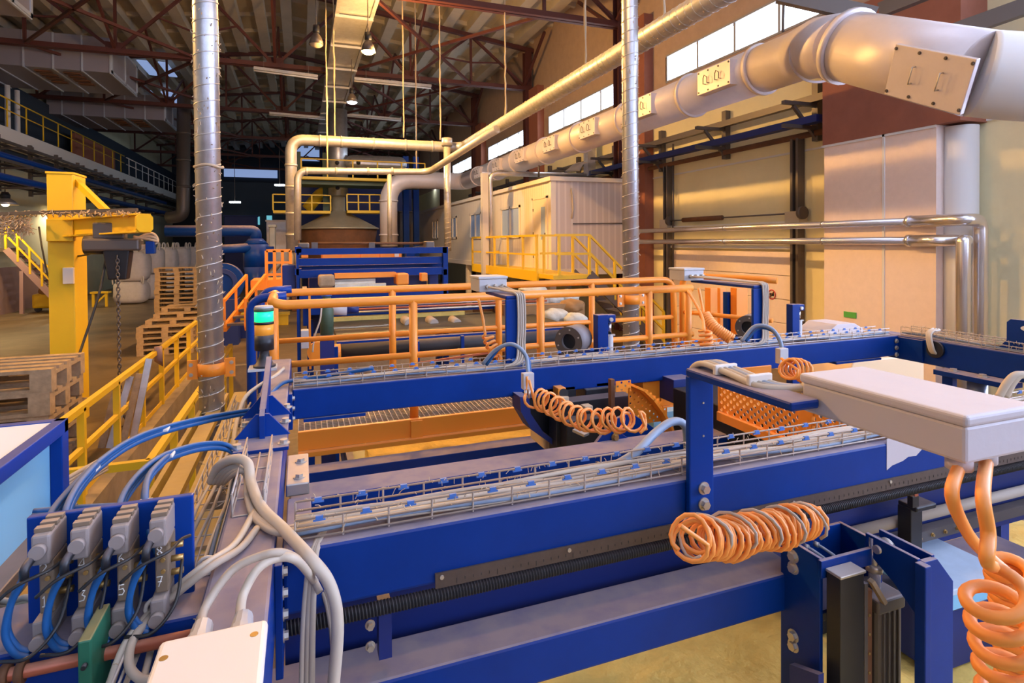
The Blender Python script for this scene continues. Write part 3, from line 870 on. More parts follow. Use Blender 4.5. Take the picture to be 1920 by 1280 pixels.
# ---- jib crane
CY = 10.6
xa, xb = at(90, 520, y=CY).x, at(140, 520, y=CY).x
yb = min(at(164, 520, x=xb).y, CY + 1.0)
zt = at(92, 325, y=CY).z
t = thing('jib_crane', 'yellow jib crane post with a short swivel arm near the left edge', 'crane', ((xa + xb) / 2, CY, 0))
MB().box(xa, xb, CY, yb, 0, zt).obj('post', M['yellow'], t, 0.015)
MB().box(xa - 0.01, xb + 0.01, CY - 0.01, yb + 0.01, zt, zt + 0.03).obj('cap_plate', M['yellow'], t)
E0 = V(((xa + xb) / 2, CY + 0.1, at(150, 428, y=CY).z)); E1 = at(269, 418, d=8.3)
E1.z = at(269, 418, d=8.3).z
dv = (E1 - E0).normalized(); side = dv.cross(V((0, 0, 1))).normalized()
b = MB(); b.bar(E0, E1, 0.2, 0.02); 
b = MB()
for dz in (-0.125, 0.125): b.bar(E0 + V((0, 0, dz)), E1 + V((0, 0, dz)), 0.24, 0.025)
b.bar(E0, E1, 0.03, 0.25)
b.obj('boom', M['yellow'], t, 0.004)
b = MB(); n = 0.13; ch = 0.045
b.prism([(-n + ch, -n), (n - ch, -n), (n, -n + ch), (n, n - ch), (n - ch, n), (-n + ch, n), (-n, n - ch), (-n, -n + ch)], side, (0, 0, 1), E1, dv * 0.03)
b.obj('end_plate', M['yellow'], t)
MB().bar(V((xb, CY + 0.15, zt - 0.1)), E0.lerp(E1, 0.62) + V((0, 0, 0.14)), 0.07, 0.09).obj('tie_bar', M['yellow'], t)
MB().box(xa + 0.02, xb + 0.02, CY - 0.1, CY, E0.z - 0.2, E0.z + 0.14).obj('swivel_bracket', M['yellow'], t, 0.01)
MB().bar(E0 + V((-0.75, -0.3, 0.2)), E1 + V((-0.12, 0.2, 0.2)), 0.05, 0.05).obj('festoon_track', M['steel'], t)
MB().box(xa + 0.2, xa + 0.34, CY - 0.06, CY, E0.z - 0.85, E0.z - 0.6).obj('switch_box', M['whitebox'], t, 0.01)
# lint and cable bundle at the rear of the track
c = E0 + V((-0.72, -0.3, 0.05))
b = MB()
for i in range(420):
    q = c + V((random.uniform(-0.18, 0.4), random.uniform(-0.1, 0.1), random.uniform(-0.12, 0.12)))
    e = q + V((random.gauss(0, .05), random.gauss(0, .03), random.gauss(-0.03, .06)))
    b.tube([q, (q + e) / 2 + V((0.02, 0, 0.01)), e], 0.007, 3, False)
b.obj('cable_lint', M['lint'], t, kind='stuff')
b = MB()
for s in range(230):
    q = (E0 + V((-0.5, -0.25, 0.22))).lerp(E1 + V((0, 0, 0.14)), random.random()) + V((0, random.uniform(-.1, .1), 0))
    b.tube([q, q + V((random.gauss(0, .03), random.gauss(0, .03), random.uniform(-.06, .05)))], 0.008, 3, False)
b.obj('dust_lint', M['lint'], t, kind='stuff')
t2 = thing('chain_hoist', 'black electric chain hoist hanging from the arm of the yellow crane', 'hoist', E0.lerp(E1, 0.55) - V((0, 0, 0.3)))
h0 = at(222, 455, d=8.6)
MB().box(h0.x - 0.42, h0.x + 0.3, h0.y - 0.15, h0.y + 0.15, h0.z - 0.12, h0.z + 0.06).obj('motor_body', M['steel'], t2, 0.03)
MB().cyl(h0 + V((-0.42, 0, -0.03)), h0 + V((-0.15, 0, -0.03)), 0.14, seg=18).obj('motor', M['black'], t2)
b = MB(); b.box(h0.x - 0.3, h0.x + 0.1, h0.y - 0.1, h0.y + 0.1, h0.z + 0.06, h0.z + 0.3); b.obj('trolley', M['steel'], t2, 0.02)
w, l, z1, z0 = 0.17, 0.13, h0.z - 0.12, h0.z - 0.55
b = MB(); bx = h0.x + 0.0
b.hexa([(bx - w * .7, h0.y - l * .8, z0), (bx + w * .7, h0.y - l * .8, z0), (bx + w * .7, h0.y + l * .8, z0), (bx - w * .7, h0.y + l * .8, z0), (bx - w, h0.y - l, z1), (bx + w, h0.y - l, z1), (bx + w, h0.y + l, z1), (bx - w, h0.y + l, z1)])
b.obj('chain_bag', M['black'], t2, 0.02)
MB().box(h0.x + 0.36, h0.x + 0.48, h0.y - 0.06, h0.y + 0.06, h0.z - 0.17, h0.z + 0.02).obj('limit_switch', M['blue_clean'], t2, 0.01)
b = MB()
for k in range(3): b.tube(spline([h0 + V((0.2, 0, 0.05 + k * .02)), h0 + V((0.45, -0.05, 0.14 - k * .05)), h0 + V((0.5, 0, 0.0)), h0 + V((0.25, 0, -0.06 - k * .03))], 6), 0.022, 6)
b.obj('cable_loop', M['lint'], t2)
cz0 = z0; q = V((bx + 0.02, h0.y - 0.13, z0)); zq = at(222, 760, d=8.45).z
b = MB(); z = z1 - 0.1; k = 0
while z > zq:
    cc = V((q.x, q.y, z)); e = V((1, 0, 0)) if k % 2 else V((0, 1, 0))
    b.tube([cc + e * 0.022 * math.cos(a * PI / 4) + V((0, 0, 0.036 * math.sin(a * PI / 4))) for a in range(8)], 0.009, 5, False, True)
    z -= 0.052; k += 1
b.obj('chain', M['steel'], t2)
MB().cyl((q.x, q.y, zq), (q.x, q.y, zq - 0.14), 0.05, seg=12).obj('hook_block', M['steel'], t2)
MB().tube([V((q.x, q.y, zq - 0.14)) + V((0.075 * math.sin(a), 0, -0.09 + 0.085 * math.cos(a) - 0.02)) for a in [i * 0.32 for i in range(15)]], [0.024 - 0.0008 * i for i in range(15)], 8).obj('hook', M['steel'], t2)
a = [at(200, 470, d=8.6), at(196, 500, d=8.5), at(183, 560, d=8.3), at(150, 660, d=8.0), at(108, 782, d=7.2)]
tag(MB().tube(spline(a, 8), 0.018, 8).obj('pendant_cable', M['blackcable']), 'black control cable slanting down from the hoist in front of the crane post', 'cable')
a = [at(73, 425, d=9.6), at(80, 470, d=9.5), at(92, 520, d=9.5), at(112, 534, d=9.5)]
tag(MB().tube(spline(a, 8), 0.014, 6).obj('hanging_cable', M['blackcable']), 'thin dark cable hanging from the linty left end of the crane arm', 'cable')
a = [at(115, 430, d=9.3), at(120, 455, d=9.2), at(135, 478, d=9.0), at(160, 478, d=8.9), at(182, 470, d=8.7)]
tag(MB().tube(spline(a, 8), 0.016, 6).obj('looping_cable', M['blackcable']), 'dark cable drooping in a loop across the crane post to the hoist', 'cable')
# ================================================================ ducts, cabin, far machines
def spiral_duct(b0, b1, r, pitch, name, label, m, rope=None, lint=0, seamr=0.006):
    b0, b1 = V(b0), V(b1)
    t = thing(name, label, 'duct', b0)
    MB().tube([b0, b1], r, 28).obj('pipe', m, t)
    L = (b1 - b0).length; d = (b1 - b0).normalized(); n = d.orthogonal().normalized(); bb = d.cross(n)
    N = int(L / pitch * 14); pts = []
    for i in range(N + 1):
        a = 2 * PI * i / 14
        pts.append(b0 + d * (L * i / N) + (n * math.cos(a) + bb * math.sin(a)) * (r + 0.001))
    MB().tube(pts, seamr, 5, False).obj('seam', M['galvdust'], t)
    if lint:
        q = MB()
        for i in range(lint):
            s = random.random() * L; a = random.random() * 2 * PI
            c = b0 + d * s + (n * math.cos(a) + bb * math.sin(a)) * r
            o = (n * math.cos(a) + bb * math.sin(a))
            q.tube([c, c + o * random.uniform(.005, .02) + d * random.gauss(0, .02)], random.uniform(.003, .007), 3, False)
        q.obj('lint', M['lint'], t, kind='stuff')
    return t
def clamp(c, r, label):
    t = thing('duct_clamp', label, 'clamp', c)
    MB().pipe(c - V((0, 0, 0.055)), c + V((0, 0, 0.055)), r + 0.012, r + 0.001, 28).obj('band', M['orange'], t)
    for s in (-1, 1):
        f = V((s * (r + 0.045), -0.02 * s, 0))
        MB().box(c.x + s * (r + 0.005), c.x + s * (r + 0.09), c.y - 0.02, c.y + 0.0, c.z - 0.085, c.z + 0.085).obj('flange', M['orange'], t)
        for dz in (-0.045, 0.045): MB().bolt(c + V((s * (r + 0.06), -0.02, dz)), (0, -1, 0), 0.012, 0.01).obj('bolt', M['zinc'], t)
    return t
DL = at(397, 690, d=5.2)
t = spiral_duct((DL.x, DL.y, 0.2), (DL.x - 0.02, DL.y, 9.5), 0.104, 0.145, 'spiral_duct', 'tall silver spiral duct rising in front of the yellow handrails at left', M['galv'], lint=700)
MB().tube([V((DL.x, DL.y, 0)) + V((0.115 * math.cos(a), 0.115 * math.sin(a), at(394, 313, y=DL.y).z + 0.01 * math.sin(3 * a))) for a in [i * PI / 10 for i in range(20)]], 0.012, 6, False, True).obj('rope_ring', M['lint'], t)
clamp(V((DL.x, DL.y, at(398, 690, y=DL.y).z)), 0.104, 'orange clamp band bolted round the left silver duct')
DR = at(1183, 560, d=7.0)
t = spiral_duct((DR.x, DR.y, -0.5), (DR.x, DR.y, 10), 0.098, 0.14, 'spiral_duct', 'tall silver spiral duct standing beyond the orange rails in front of the cabin end', M['galv'], lint=500)
clamp(V((DR.x, DR.y, at(1180, 561, y=DR.y).z)), 0.098, 'orange clamp band on the silver duct by the cabin end')

# ---- dusty yellow horizontal spiral duct
HX, HZ, HY = 5.0, 5.9, 18.3
t = spiral_duct((HX, -1.5, HZ), (HX, HY, HZ), 0.165, 0.16, 'extraction_duct', 'dusty golden spiral duct running the length of the hall at upper right', M['galvdust'], lint=900, seamr=0.007)
e0, e1 = at(545, 262, y=HY), at(541, 470, y=HY)
e0.z = at(560, 262, y=HY).z
p = rounded([V((HX, HY - 0.2, HZ)), V((HX - 0.25, HY, HZ)), V((e0.x, HY, e0.z)), V((e0.x, HY, e1.z))], 0.4, 8)
t2 = thing('extraction_duct', 'golden pipe crossing the hall above the hood and turning down at its left end', 'duct', p[-1])
MB().tube(p, 0.165, 20).obj('pipe', M['galvdust'], t2)
b = MB()
for u in (600, 640, 700, 760, 810): q = at(u, 265, y=HY); q.z = HZ + (e0.z - HZ) * (HX - q.x) / (HX - e0.x); b.tube([q - V((.03, 0, 0)), q + V((.03, 0, 0))], 0.18, 20)
for v in (310, 350, 400, 440): z = at(541, v, y=HY).z; b.tube([V((e0.x, HY, z - .03)), V((e0.x, HY, z + .03))], 0.18, 20)
b.obj('joint_ring', M['galvdust'], t2)
for k in range(2):
    MB().tube(spline([V((e0.x + .05 * k, HY, e1.z)), V((e0.x - 0.05, HY - 0.2, e1.z - 0.5)), V((e0.x - 0.45 - .1 * k, HY - 0.4, e1.z - 1.1)), V((e0.x - 0.9, HY - 0.5, e1.z - 1.35)), V((e0.x - .75, HY - .5, e1.z - .9)), V((e0.x - .3, HY - .3, e1.z - .3))] if k == 0 else [V((e0.x + .08, HY, e1.z)), V((e0.x + .15, HY - 0.1, e1.z - .6)), V((e0.x + .2, HY, e1.z - 1.4))], 8), 0.085, 10).obj('hose', M['steel'], t2)
q = at(838, 268, y=HY - 0.3); z1 = at(838, 470, y=HY - .3).z
t3 = spiral_duct((q.x, q.y, z1), (q.x, q.y, q.z), 0.11, 0.16, 'drop_pipe', 'slim vertical pipe dropping from the golden duct right of the hood', M['galvdust'])
MB().tube([q - V((0, 0, 0.1)), q + V((0, 0, 0.15))], 0.17, 16).obj('tee_collar', M['galvdust'], t3)
# second smaller pipe below
y2 = 17.6
pa = [V((HX - 0.25, 14.0, HZ - 0.2)), at(805, 322, y=y2), at(740, 322, y=y2), at(558, 320, y=y2), at(558, 450, y=y2)]
t4 = thing('branch_pipe', 'thinner golden pipe just below the crossing duct, sloping up at right to join it', 'pipe', pa[-1])
MB().tube(rounded(pa, 0.3, 6), 0.1, 14).obj('pipe', M['galvdust'], t4)
b = MB()
for u in (575, 630, 690, 735): q = at(u, 321, y=y2); b.tube([q - V((.03, 0, 0)), q + V((.03, 0, 0))], 0.115, 14)
b.obj('joint_ring', M['galvdust'], t4)
MB().tube([at(730, 325, y=y2), at(731, 460, y=y2)], 0.07, 12).obj('drop_leg', M['galvdust'], t4)
# ropes hanging from the roof to the ducts
for i, (u, v0, v1, y) in enumerate(((628, 80, 258, HY), (614, 190, 316, y2), (757, 150, 258, HY), (781, 170, 318, HY + 2), (826, 140, 262, HY), (948, 90, 232, 15.7), (1098, 20, 140, 11.4), (1245, -40, 65, 8.3))):
    a = at(u, v0, y=y); c = at(u, v1, y=y)
    a = V((c.x, c.y, roofz(c.x) - 0.45))
    pts = [a.lerp(c, k / 24) + V((random.gauss(0, .006), random.gauss(0, .006), 0)) for k in range(25)]
    tag(MB().tube(pts, [random.uniform(.016, .032) for _ in pts], 6).obj('hanging_rope', M['lint']), 'linty rope hanging from the roof, %s' % ['to the crossing duct above the hood', 'left of the hood chimney to the thinner pipe', 'to the right part of the crossing duct', 'between crossing duct and steel drum', 'to the tee of the drop pipe', 'to the golden duct left of the highest windows', 'to the golden duct before the second window', 'to the golden duct right of the tall silver duct'][i], 'rope', 'ropes holding the ducts')

# ---- big pale duct along the right wall
DX, DZ, DRD = 7.2, 5.62, 0.385
FY = 25.3
end = at(1465, 109, x=DX)
J1 = at(1592, 88, d=6.6); J2 = at(1840, 140, d=5.35); J3 = at(2120, 150, d=5.0)
pts = [V((DX, FY, DZ)), V((DX, end.y + 0.4, DZ))]
t = thing('main_air_duct', 'very large pale round duct running below the windows and bending at upper right', 'duct', (DX, 15, DZ))
MB().tube(pts, DRD, 32).obj('straight_run', M['duct'], t)
bend = spline([V((DX, end.y + 0.4, DZ)), V((DX, end.y - 0.2, DZ + 0.02)), J1, J1 + (J2 - J1) * 0.25], 5)
bend = [V((DX, end.y + 0.4, DZ)), V((DX, end.y - .35, DZ)), V(((DX + J1.x) / 2, (end.y - .35 + J1.y) / 2, (DZ + J1.z) / 2 + 0.06)), J1]
MB().tube(bend, [DRD, DRD, DRD * 1.02, DRD], 32).obj('elbow', M['duct'], t)
MB().tube([J1, J2], [DRD, DRD * 1.02], 32).obj('inclined_run', M['duct'], t)
MB().tube(spline([J2 - (J2 - J1) * .02, J2.lerp(J3, .3) + V((0, 0, -.01)), J3], 6), DRD * 1.015, 32).obj('end_section', M['white'], t)  # white colour stands in for cool light on the near end of the duct
fx = at(728, 340, y=FY + .6).x
zb = at(728, 462, y=FY + .6).z
MB().tube(rounded([V((DX, FY, DZ)), V((DX, FY + 0.6, DZ)), V((fx, FY + .6, DZ)), V((fx, FY + .6, zb))], 1.1, 5), DRD, 24).obj('down_leg', M['duct'], t)
def ring(c, d, r, m=M['duct'], w=0.035, h=0.04):
    d = V(d).normalized()
    MB().pipe(V(c) - d * w, V(c) + d * w, r + h, r - 0.01, 32).obj('flange', m, t)
for y in (end.y + 0.4, 9.3, 11.6, 14.0, 16.4, 18.8, 21.2, 23.6): ring((DX, y, DZ), (0, 1, 0), DRD)
ring(J1, J2 - J1, DRD)
ring(J1 * 0.5 + V((DX, end.y - .35, DZ)) * 0.5, J1 - V((DX, end.y, DZ)), DRD, h=0.02, w=0.02)
for v in (375, 440): z = at(728, v, y=FY).z; ring((fx, FY + .6, z), (0, 0, 1), DRD)
for y in (8.15, 10.45, 12.85, 15.2, 17.6, 20.0, 22.4):
    hatch = MB().box(DX - DRD - 0.09, DX - DRD + 0.2, y - 0.42, y + 0.42, DZ - 0.22, DZ + 0.2).obj('access_hatch', M['duct'], t, 0.008)
    for dy in (-0.15, 0.15):
        q = V((DX - DRD - 0.09, y + dy, DZ - 0.0))
        MB().tube([q + V((0, -.05, -.07)), q + V((-.05, -.05, -.07)), q + V((-.05, -.05, .03)), q + V((-.05, .02, .08)), q + V((-.05, .05, .03)), q + V((-.05, .05, -.07)), q + V((0, .05, -.07))], 0.008, 6).obj('handle', M['steel'], hatch)
    bb = MB()
    for dy in (-.38, -.13, .13, .38):
        for dz in (-.18, .16): bb.bolt((DX - DRD - 0.09, y + dy, DZ + dz), (-1, 0, 0), 0.012, 0.01)
    bb.obj('screw_heads', M['steel'], hatch)
# hatch on the inclined run
ax = (J2 - J1).normalized(); mid = J1.lerp(J2, 0.86)
toc = (CAM - mid); toc = (toc - ax * toc.dot(ax)).normalized()
dn = ax.cross(toc); 
if dn.z > 0: dn = -dn
nn = (toc * 0.92 + dn * 0.3).normalized(); tt = ax.cross(nn).normalized()
o = mid + nn * (DRD * 0.93)
b = MB(); s1, s2 = 0.4, 0.25
b.hexa([o + ax * a * s1 + tt * c * s2 + nn * h for h in (0, 0.05) for (a, c) in ((-1, -1), (1, -1), (1, 1), (-1, 1))])
hatch = b.obj('access_hatch', M['duct'], t, 0.006)
for k in (-1, 1):
    q = o + nn * 0.05 + ax * k * 0.14
    MB().tube([q + tt * -.08, q + tt * -.08 + nn * .04, q + tt * .08 + nn * .04, q + tt * .08], 0.008, 6).obj('handle', M['zinc'], hatch)
bb = MB()
for a in (-.38, -.13, .13, .38):
    for c in (-.21, .21): bb.bolt(o + nn * 0.05 + ax * a + tt * c, nn, 0.012, 0.01)
bb.obj('screw_heads', M['steel'], hatch)
MB().tube([at(1472, 0, d=9.2) + V((0, 0, 1)), at(1468, 60, d=9.2)], 0.02, 6).obj('hanger_chain', M['steel'], t)
# dark roof beams at the top right corner
for i, (a, c) in enumerate(((at(1460, -10, d=7.8), at(1640, 30, d=7.4)), (at(1650, 20, d=8.2), at(1800, -40, d=7.5)), (at(1760, 70, d=7.6), at(1930, 10, d=7.0)))):
    tag(MB().bar(a, c, 0.12, 0.2).obj('crane_rail', M['steel']), 'dark steel rail at the top right corner, %s above the bend of the large duct' % ['left', 'middle', 'right'][i], 'rail')
tag(MB().tube([at(1860, 82, d=8.4), at(1940, 62, d=8.4)], 0.11, 14).obj('blue_pipe', M['blue_clean']), 'short length of blue pipe behind the large duct at the right edge', 'pipe')

# ---- brackets, rails and small pipes on the right wall
for k, (x, z, w) in enumerate(((9.25, 5.1, .1), (9.45, 5.55, .07))):
    tag(MB().box(x - w, x + w, 8.2, 33, z - 0.07, z + 0.07).obj('support_rail', M['blue_dark'] if k == 0 else M['steel']), 'long dark %s rail on the right wall behind the large duct' % ['lower', 'upper'][k], 'rail')
for i in range(9):
    y = 8.6 + 2.6 * i
    t5 = thing('wall_bracket', 'dark wall bracket below the large duct', 'bracket', (9.5, y, 5.2), 'dark brackets on the right wall')
    MB().box(9.55, 9.69, y - 0.07, y + 0.07, 4.75, 5.9).obj('back_plate', M['steel'], t5)
    for z in (5.0, 5.45): MB().bar((9.6, y, z), (8.75, y, z), 0.09, 0.07).obj('arm', M['steel'], t5)
    MB().bar((9.6, y, 4.8), (9.0, y, 5.4), 0.06, 0.06).obj('strut', M['steel'], t5)
tag(MB().tube([(9.55, 8.1, 4.9), (9.55, 30, 4.9)], 0.06, 10).obj('wall_pipe', M['rust']), 'thin brown pipe on the right wall just under the brackets', 'pipe')
for k, z in enumerate((3.07, 2.77)):
    y1 = 5.5; xd = at(1838 if k == 0 else 1806, 500, y=y1).x
    t5 = thing('insulated_pipe', '%s of two shiny clad pipes crossing the right wall and turning down' % ['upper', 'lower'][k], 'pipe', (9.0, 10, z))
    MB().tube([(9.0, 6.3, z), (9.0, 14.6, z)], 0.062, 16).obj('run', M['pipe'], t5)
    MB().tube(rounded([V((9.0, 6.32, z)), V((9.0, y1, z)), V((xd, y1, z)), V((xd, y1, -0.0))], 0.16, 6), 0.092, 18).obj('elbow_and_drop', M['pipe'], t5)
    for y in (6.32, 7.9, 10.5): MB().pipe((9.0, y - .03, z), (9.0, y + .03, z), 0.098 if y < 7 else 0.068, 0.05, 16).obj('joint_band', M['pipe'], t5)
# garage door
t = thing('sectional_door', 'pale sectional garage door in the right wall with dark guide posts', 'garage door', (9.66, 11.2, 0))
for k in range(5):
    MB().box(9.62, 9.69, 9.2, 13.3, 0.0 + 0.51 * k, 0.5 + 0.51 * k).obj('panel', M['pink'], t, 0.01)
for y in (9.06, 13.5):
    for d in (-0.07, 0.07): MB().box(9.5, 9.68, y + d - 0.03, y + d + 0.03, 0, 4.9).obj('guide_post', M['steel'], t)
    MB().box(9.44, 9.68, y - 0.18, y + 0.18, 3.12, 3.38).obj('bearing_box', M['zinc'], t)
    MB().cyl((9.5, y - 0.25, 3.34), (9.5, y - 0.17, 3.34), 0.13, seg=16).obj('cable_drum', M['steel'], t)
MB().tube([(9.5, 9.1, 3.34), (9.5, 13.4, 3.34)], 0.018, 8).obj('shaft', M['steel'], t)
MB().cyl((9.5, 11.2, 3.34), (9.5, 12.7, 3.34), 0.06, seg=12).obj('spring', M['rust'], t)
MB().box(9.6, 9.68, 9.2, 13.4, 2.6, 2.66).obj('header_strip', M['white'], t)
MB().box(9.55, 9.68, 9.3, 13.3, 3.14, 3.19).obj('shaft_rail', M['white'], t)
q = at(1447, 552, x=9.61)
sgn = tag(MB().tube([q + V((0, 0.1 * math.cos(a), 0.1 * math.sin(a))) for a in [i * PI / 12 for i in range(24)]], 0.012, 6, False, True).obj('prohibition_sign', mat('sign_red', (0.6, 0.06, 0.05), 0.5)), 'round red prohibition sign on the garage door', 'sign')
MB().bar(q + V((0, -.07, .07)), q + V((0, .07, -.07)), 0.02, 0.02).obj('slash', M['rust'], sgn)
MB().box(q.x - .002, q.x, q.y - .06, q.y + .06, q.z - .03, q.z + .03).obj('pictogram', M['black'], sgn)
q = at(1428, 572, x=9.61)
tag(MB().box(q.x - .01, q.x + .01, q.y - .16, q.y + .16, q.z - .07, q.z + .07).obj('door_plate', M['greybox']), 'small rectangular plate on the garage door left of the red sign', 'plate')
for i, (u, v0, v1) in enumerate(((1213, 285, 520), (1262, 270, 520))):
    a, c = at(u, v0, x=9.55), at(u, v1, x=9.55)
    tag(MB().tube([a, c], 0.03, 8).obj('conduit', M['steel']), 'upright dark conduit on the right wall, %s' % ['nearest the cabin', 'left of the garage door'][i], 'conduit')
q = at(1593, 590, x=9.1)
tag(MB().box(9.1, 9.12, q.y - 0.12, q.y + 0.12, q.z - 0.05, q.z + 0.05).obj('exit_sign', mat('sign_green', (0.1, 0.45, 0.08), 0.5)), 'small green sign low on the pale pilaster', 'sign')

# ---- raised office cabin
CX, C0, C1, CB, CT = 6.6, 14.72, 33.8, 2.02, 4.5
M['corr'] = banded('corrugated_cladding', (0.58, 0.5, 0.47), (0.68, 0.6, 0.56), 0, 5.0, 0.5, 0.1, 0.3, 0.6)
M['corry'] = banded('corrugated_front', (0.76, 0.66, 0.54), (0.84, 0.76, 0.64), 1, 6.0, 0.5, 0.1, 0.3, 0.5)
t = thing('office_cabin', 'long pale corrugated office cabin raised on legs below the big duct', 'cabin', (8, 24, 0))
MB().box(CX + .02, XW - 0.02, C0, C0 + 0.02, CB, CT).obj('end_wall', M['corr'], t)
MB().box(CX, CX + .02, C0, C1, CB, CT).obj('front_wall', M['corry'], t)
MB().box(CX + .02, XW - 0.02, C1 - .02, C1, CB, CT).obj('far_wall', M['corr'], t)
MB().box(CX - 0.08, XW, C0 - 0.08, C1 + .08, CT, CT + 0.12).obj('roof', M['cabinwhite'], t)
MB().box(CX - 0.03, XW, C0 - .03, C1, CB - 0.18, CB).obj('base_frame', M['cabinwhite'], t)
MB().box(CX - 0.03, CX + 0.12, C0 - 0.03, C0 + 0.12, CB, CT).obj('corner_post', M['cabinwhite'], t)
for (ya, yb, za, zc) in ((17.15, 19.0, 2.92, 3.98), (21.4, 22.95, 2.92, 3.98), (25.15, 26.6, 2.95, 3.98), (29.0, 30.2, 2.95, 3.98)):
    f = MB(); x0 = CX - 0.04
    for (p, q, r, s) in ((ya, yb, za, za + .08), (ya, yb, zc - .08, zc), (ya, ya + .08, za, zc), (yb - .08, yb, za, zc), ((ya + yb) / 2 - .05, (ya + yb) / 2 + .05, za, zc)): f.box(x0, x0 + .05, p, q, r, s)
    w = f.obj('window_frame', M['cabinwhite'], t)
    MB().box(x0 + .035, x0 + .04, ya, yb, za, zc).obj('pane', M['glassdark'], w)
f = MB()
for (p, q, r, s) in ((14.95, 15.03, CB, 4.1), (16.0, 16.08, CB, 4.1), (14.95, 16.08, 4.04, 4.12)): f.box(CX - .05, CX + .01, p, q, r, s)
d = f.obj('door_frame', M['cabinwhite'], t)
d = MB().box(CX - .035, CX, 15.03, 16.0, CB, 4.04).obj('door', M['cabinwhite'], t)
MB().box(CX - .04, CX - .034, 15.1, 15.4, 2.85, 3.8).obj('pane', M['glassdark'], d)
b = MB()
for z in (2.3, 3.0, 3.7): b.box(CX - .05, CX - .03, 15.97, 16.01, z, z + .08)
b.obj('hinge', M['steel'], d)
MB().box(CX - .07, CX - .035, 15.08, 15.1, 2.95, 3.05).obj('handle', M['steel'], d)
for y in (15.2, 19.5, 24, 28.5, 33.2):
    for x in (6.8, 9.4): MB().box(x - .1, x + .1, y - .1, y + .1, 0, CB - .18).obj('leg', M['cabinwhite'], t)
MB().tube([(7.2, C0 - .02, 4.3), (7.22, C0 - .04, 4.1), (7.25, C0 - .04, 3.7), (7.22, C0 - .02, 3.45)], 0.025, 6).obj('loose_cable', M['cablewhite'], t)
MB().bar((7.25, C0 - .03, 3.3), (8.9, C0 - .03, 3.32), 0.03, 0.03).obj('conduit', M['steel'], t)
# platform with rails and stairs
t = thing('cabin_platform', 'yellow steel landing in front of the cabin door', 'platform', (6.1, 15, 1.9))
MB().box(5.55, CX - .03, 13.2, 19.0, 1.86, 2.0).obj('deck', M['yellow'], t)
MB().box(5.5, 5.56, 13.2, 19.0, 1.8, 2.06).obj('edge_channel', M['yellow'], t)
for y in (13.4, 18.8): MB().box(5.6, 5.75, y - .07, y + .07, 0, 1.86).obj('leg', M['steel'], t)
railing('landing_railing', 'yellow railing round the landing of the cabin', [(CX - .1, 19.0, 2.95), (5.53, 19.0, 2.95), (5.53, 13.2, 2.95)], [0.48], [(5.53, y, 2.95) for y in (19.0, 17.8, 16.6, 15.4, 14.2, 13.25)] + [(6.2, 19.0, 2.95)], 1.0, 0.028, M['yellow'], square=True)
t = thing('landing_stairs', 'steel stairs leading down from the cabin landing towards the right', 'stairs', (7, 12.8, 0))
S0, S1 = V((6.5, 13.2, 2.0)), V((8.6, 13.2, 0.05))
for dy in (0, -0.9):
    MB().bar(S0 + V((0, dy, 0)), S1 + V((0, dy, 0)), 0.05, 0.22).obj('stringer', M['steel'], t)
    for h in (0.5, 0.95):
        MB().bar(S0 + V((-.9, dy, h)), S0 + V((0, dy, h)), 0.05, 0.05).obj('handrail', M['yellow'], t)
        MB().bar(S0 + V((0, dy, h)), S1 + V((0, dy, h)), 0.05, 0.05).obj('handrail', M['yellow'], t)
    for s in (-.4, 0, .33, .66, 1):
        q = S0.lerp(S1, max(s, 0)) + V((min(s, 0) * 2, dy, 0))
        MB().bar(q, q + V((0, 0, .95)), 0.055, 0.055).obj('rail_post', M['yellow'], t)
for k in range(9):
    q = S0.lerp(S1, (k + .5) / 9)
    MB().box(q.x - .13, q.x + .13, 12.3, 13.2, q.z, q.z + .03).obj('tread', M['galv'], t)
MB().box(5.55, 6.5, 12.3, 13.2, 1.9, 2.0).obj('top_landing', M['yellow'], t)
# post with cable pipe over the cabin roof
q0, q1 = at(911, 530, y=17.5), at(911, 325, y=17.5)
t = thing('cable_post', 'grey box post with a silver pipe that bends over the cabin roof', 'post', (q0.x, 17.5, 0))
MB().box(q0.x - 0.12, q0.x + 0.08, 17.4, 17.6, 0, q1.z).obj('post', M['greybox'], t)
zt = q1.z + 0.02
MB().tube(rounded([V((q0.x + .16, 17.45, 0)), V((q0.x + .16, 17.45, zt)), V((XW - .3, 17.45, zt + .02))], 0.3, 8), 0.075, 12).obj('pipe', M['galv'], t)
MB().box(q0.x - .1, XW - .1, 17.5, 17.7, zt - .06, zt + .02).obj('tray', M['galv'], t)
MB().box(9.1, 9.4, 17.3, 17.6, zt, 6.4).obj('riser_trunk', M['galv'], t)
b = MB()
for k in range(14): b.tube(spline([V((9.1, 17.4, zt + .45)), V((8.95 - .02 * k, 17.35, zt + .4)), V((8.8 - .03 * k, 17.35 + .02 * k, zt + .15))], 4), 0.02, 5)
b.obj('cable_fan', M['cablewhite'], t)
q = at(1010, 303, y=17.0)
t = thing('signal_beacon', 'tiny lit signal tower on the wall pipes above the cabin roof', 'beacon', q)
M['gl'] = mat('green_signal_glow', (0, .8, .4), 0.4, emit=(0.05, 1, 0.5), estr=6)
MB().cyl(q + V((0, 0, -.08)), q + V((0, 0, .02)), 0.07).obj('green_lens', M['gl'], t)
MB().cyl(q + V((0, 0, .02)), q + V((0, 0, .1)), 0.07).obj('amber_lens', M['lampoff'], t)
MB().cyl(q + V((0, 0, .1)), q + V((0, 0, .17)), 0.07).obj('red_lens', M['copper'], t)
MB().cyl(q + V((0, 0, -.5)), q + V((0, 0, -.08)), 0.03).obj('stem', M['steel'], t)

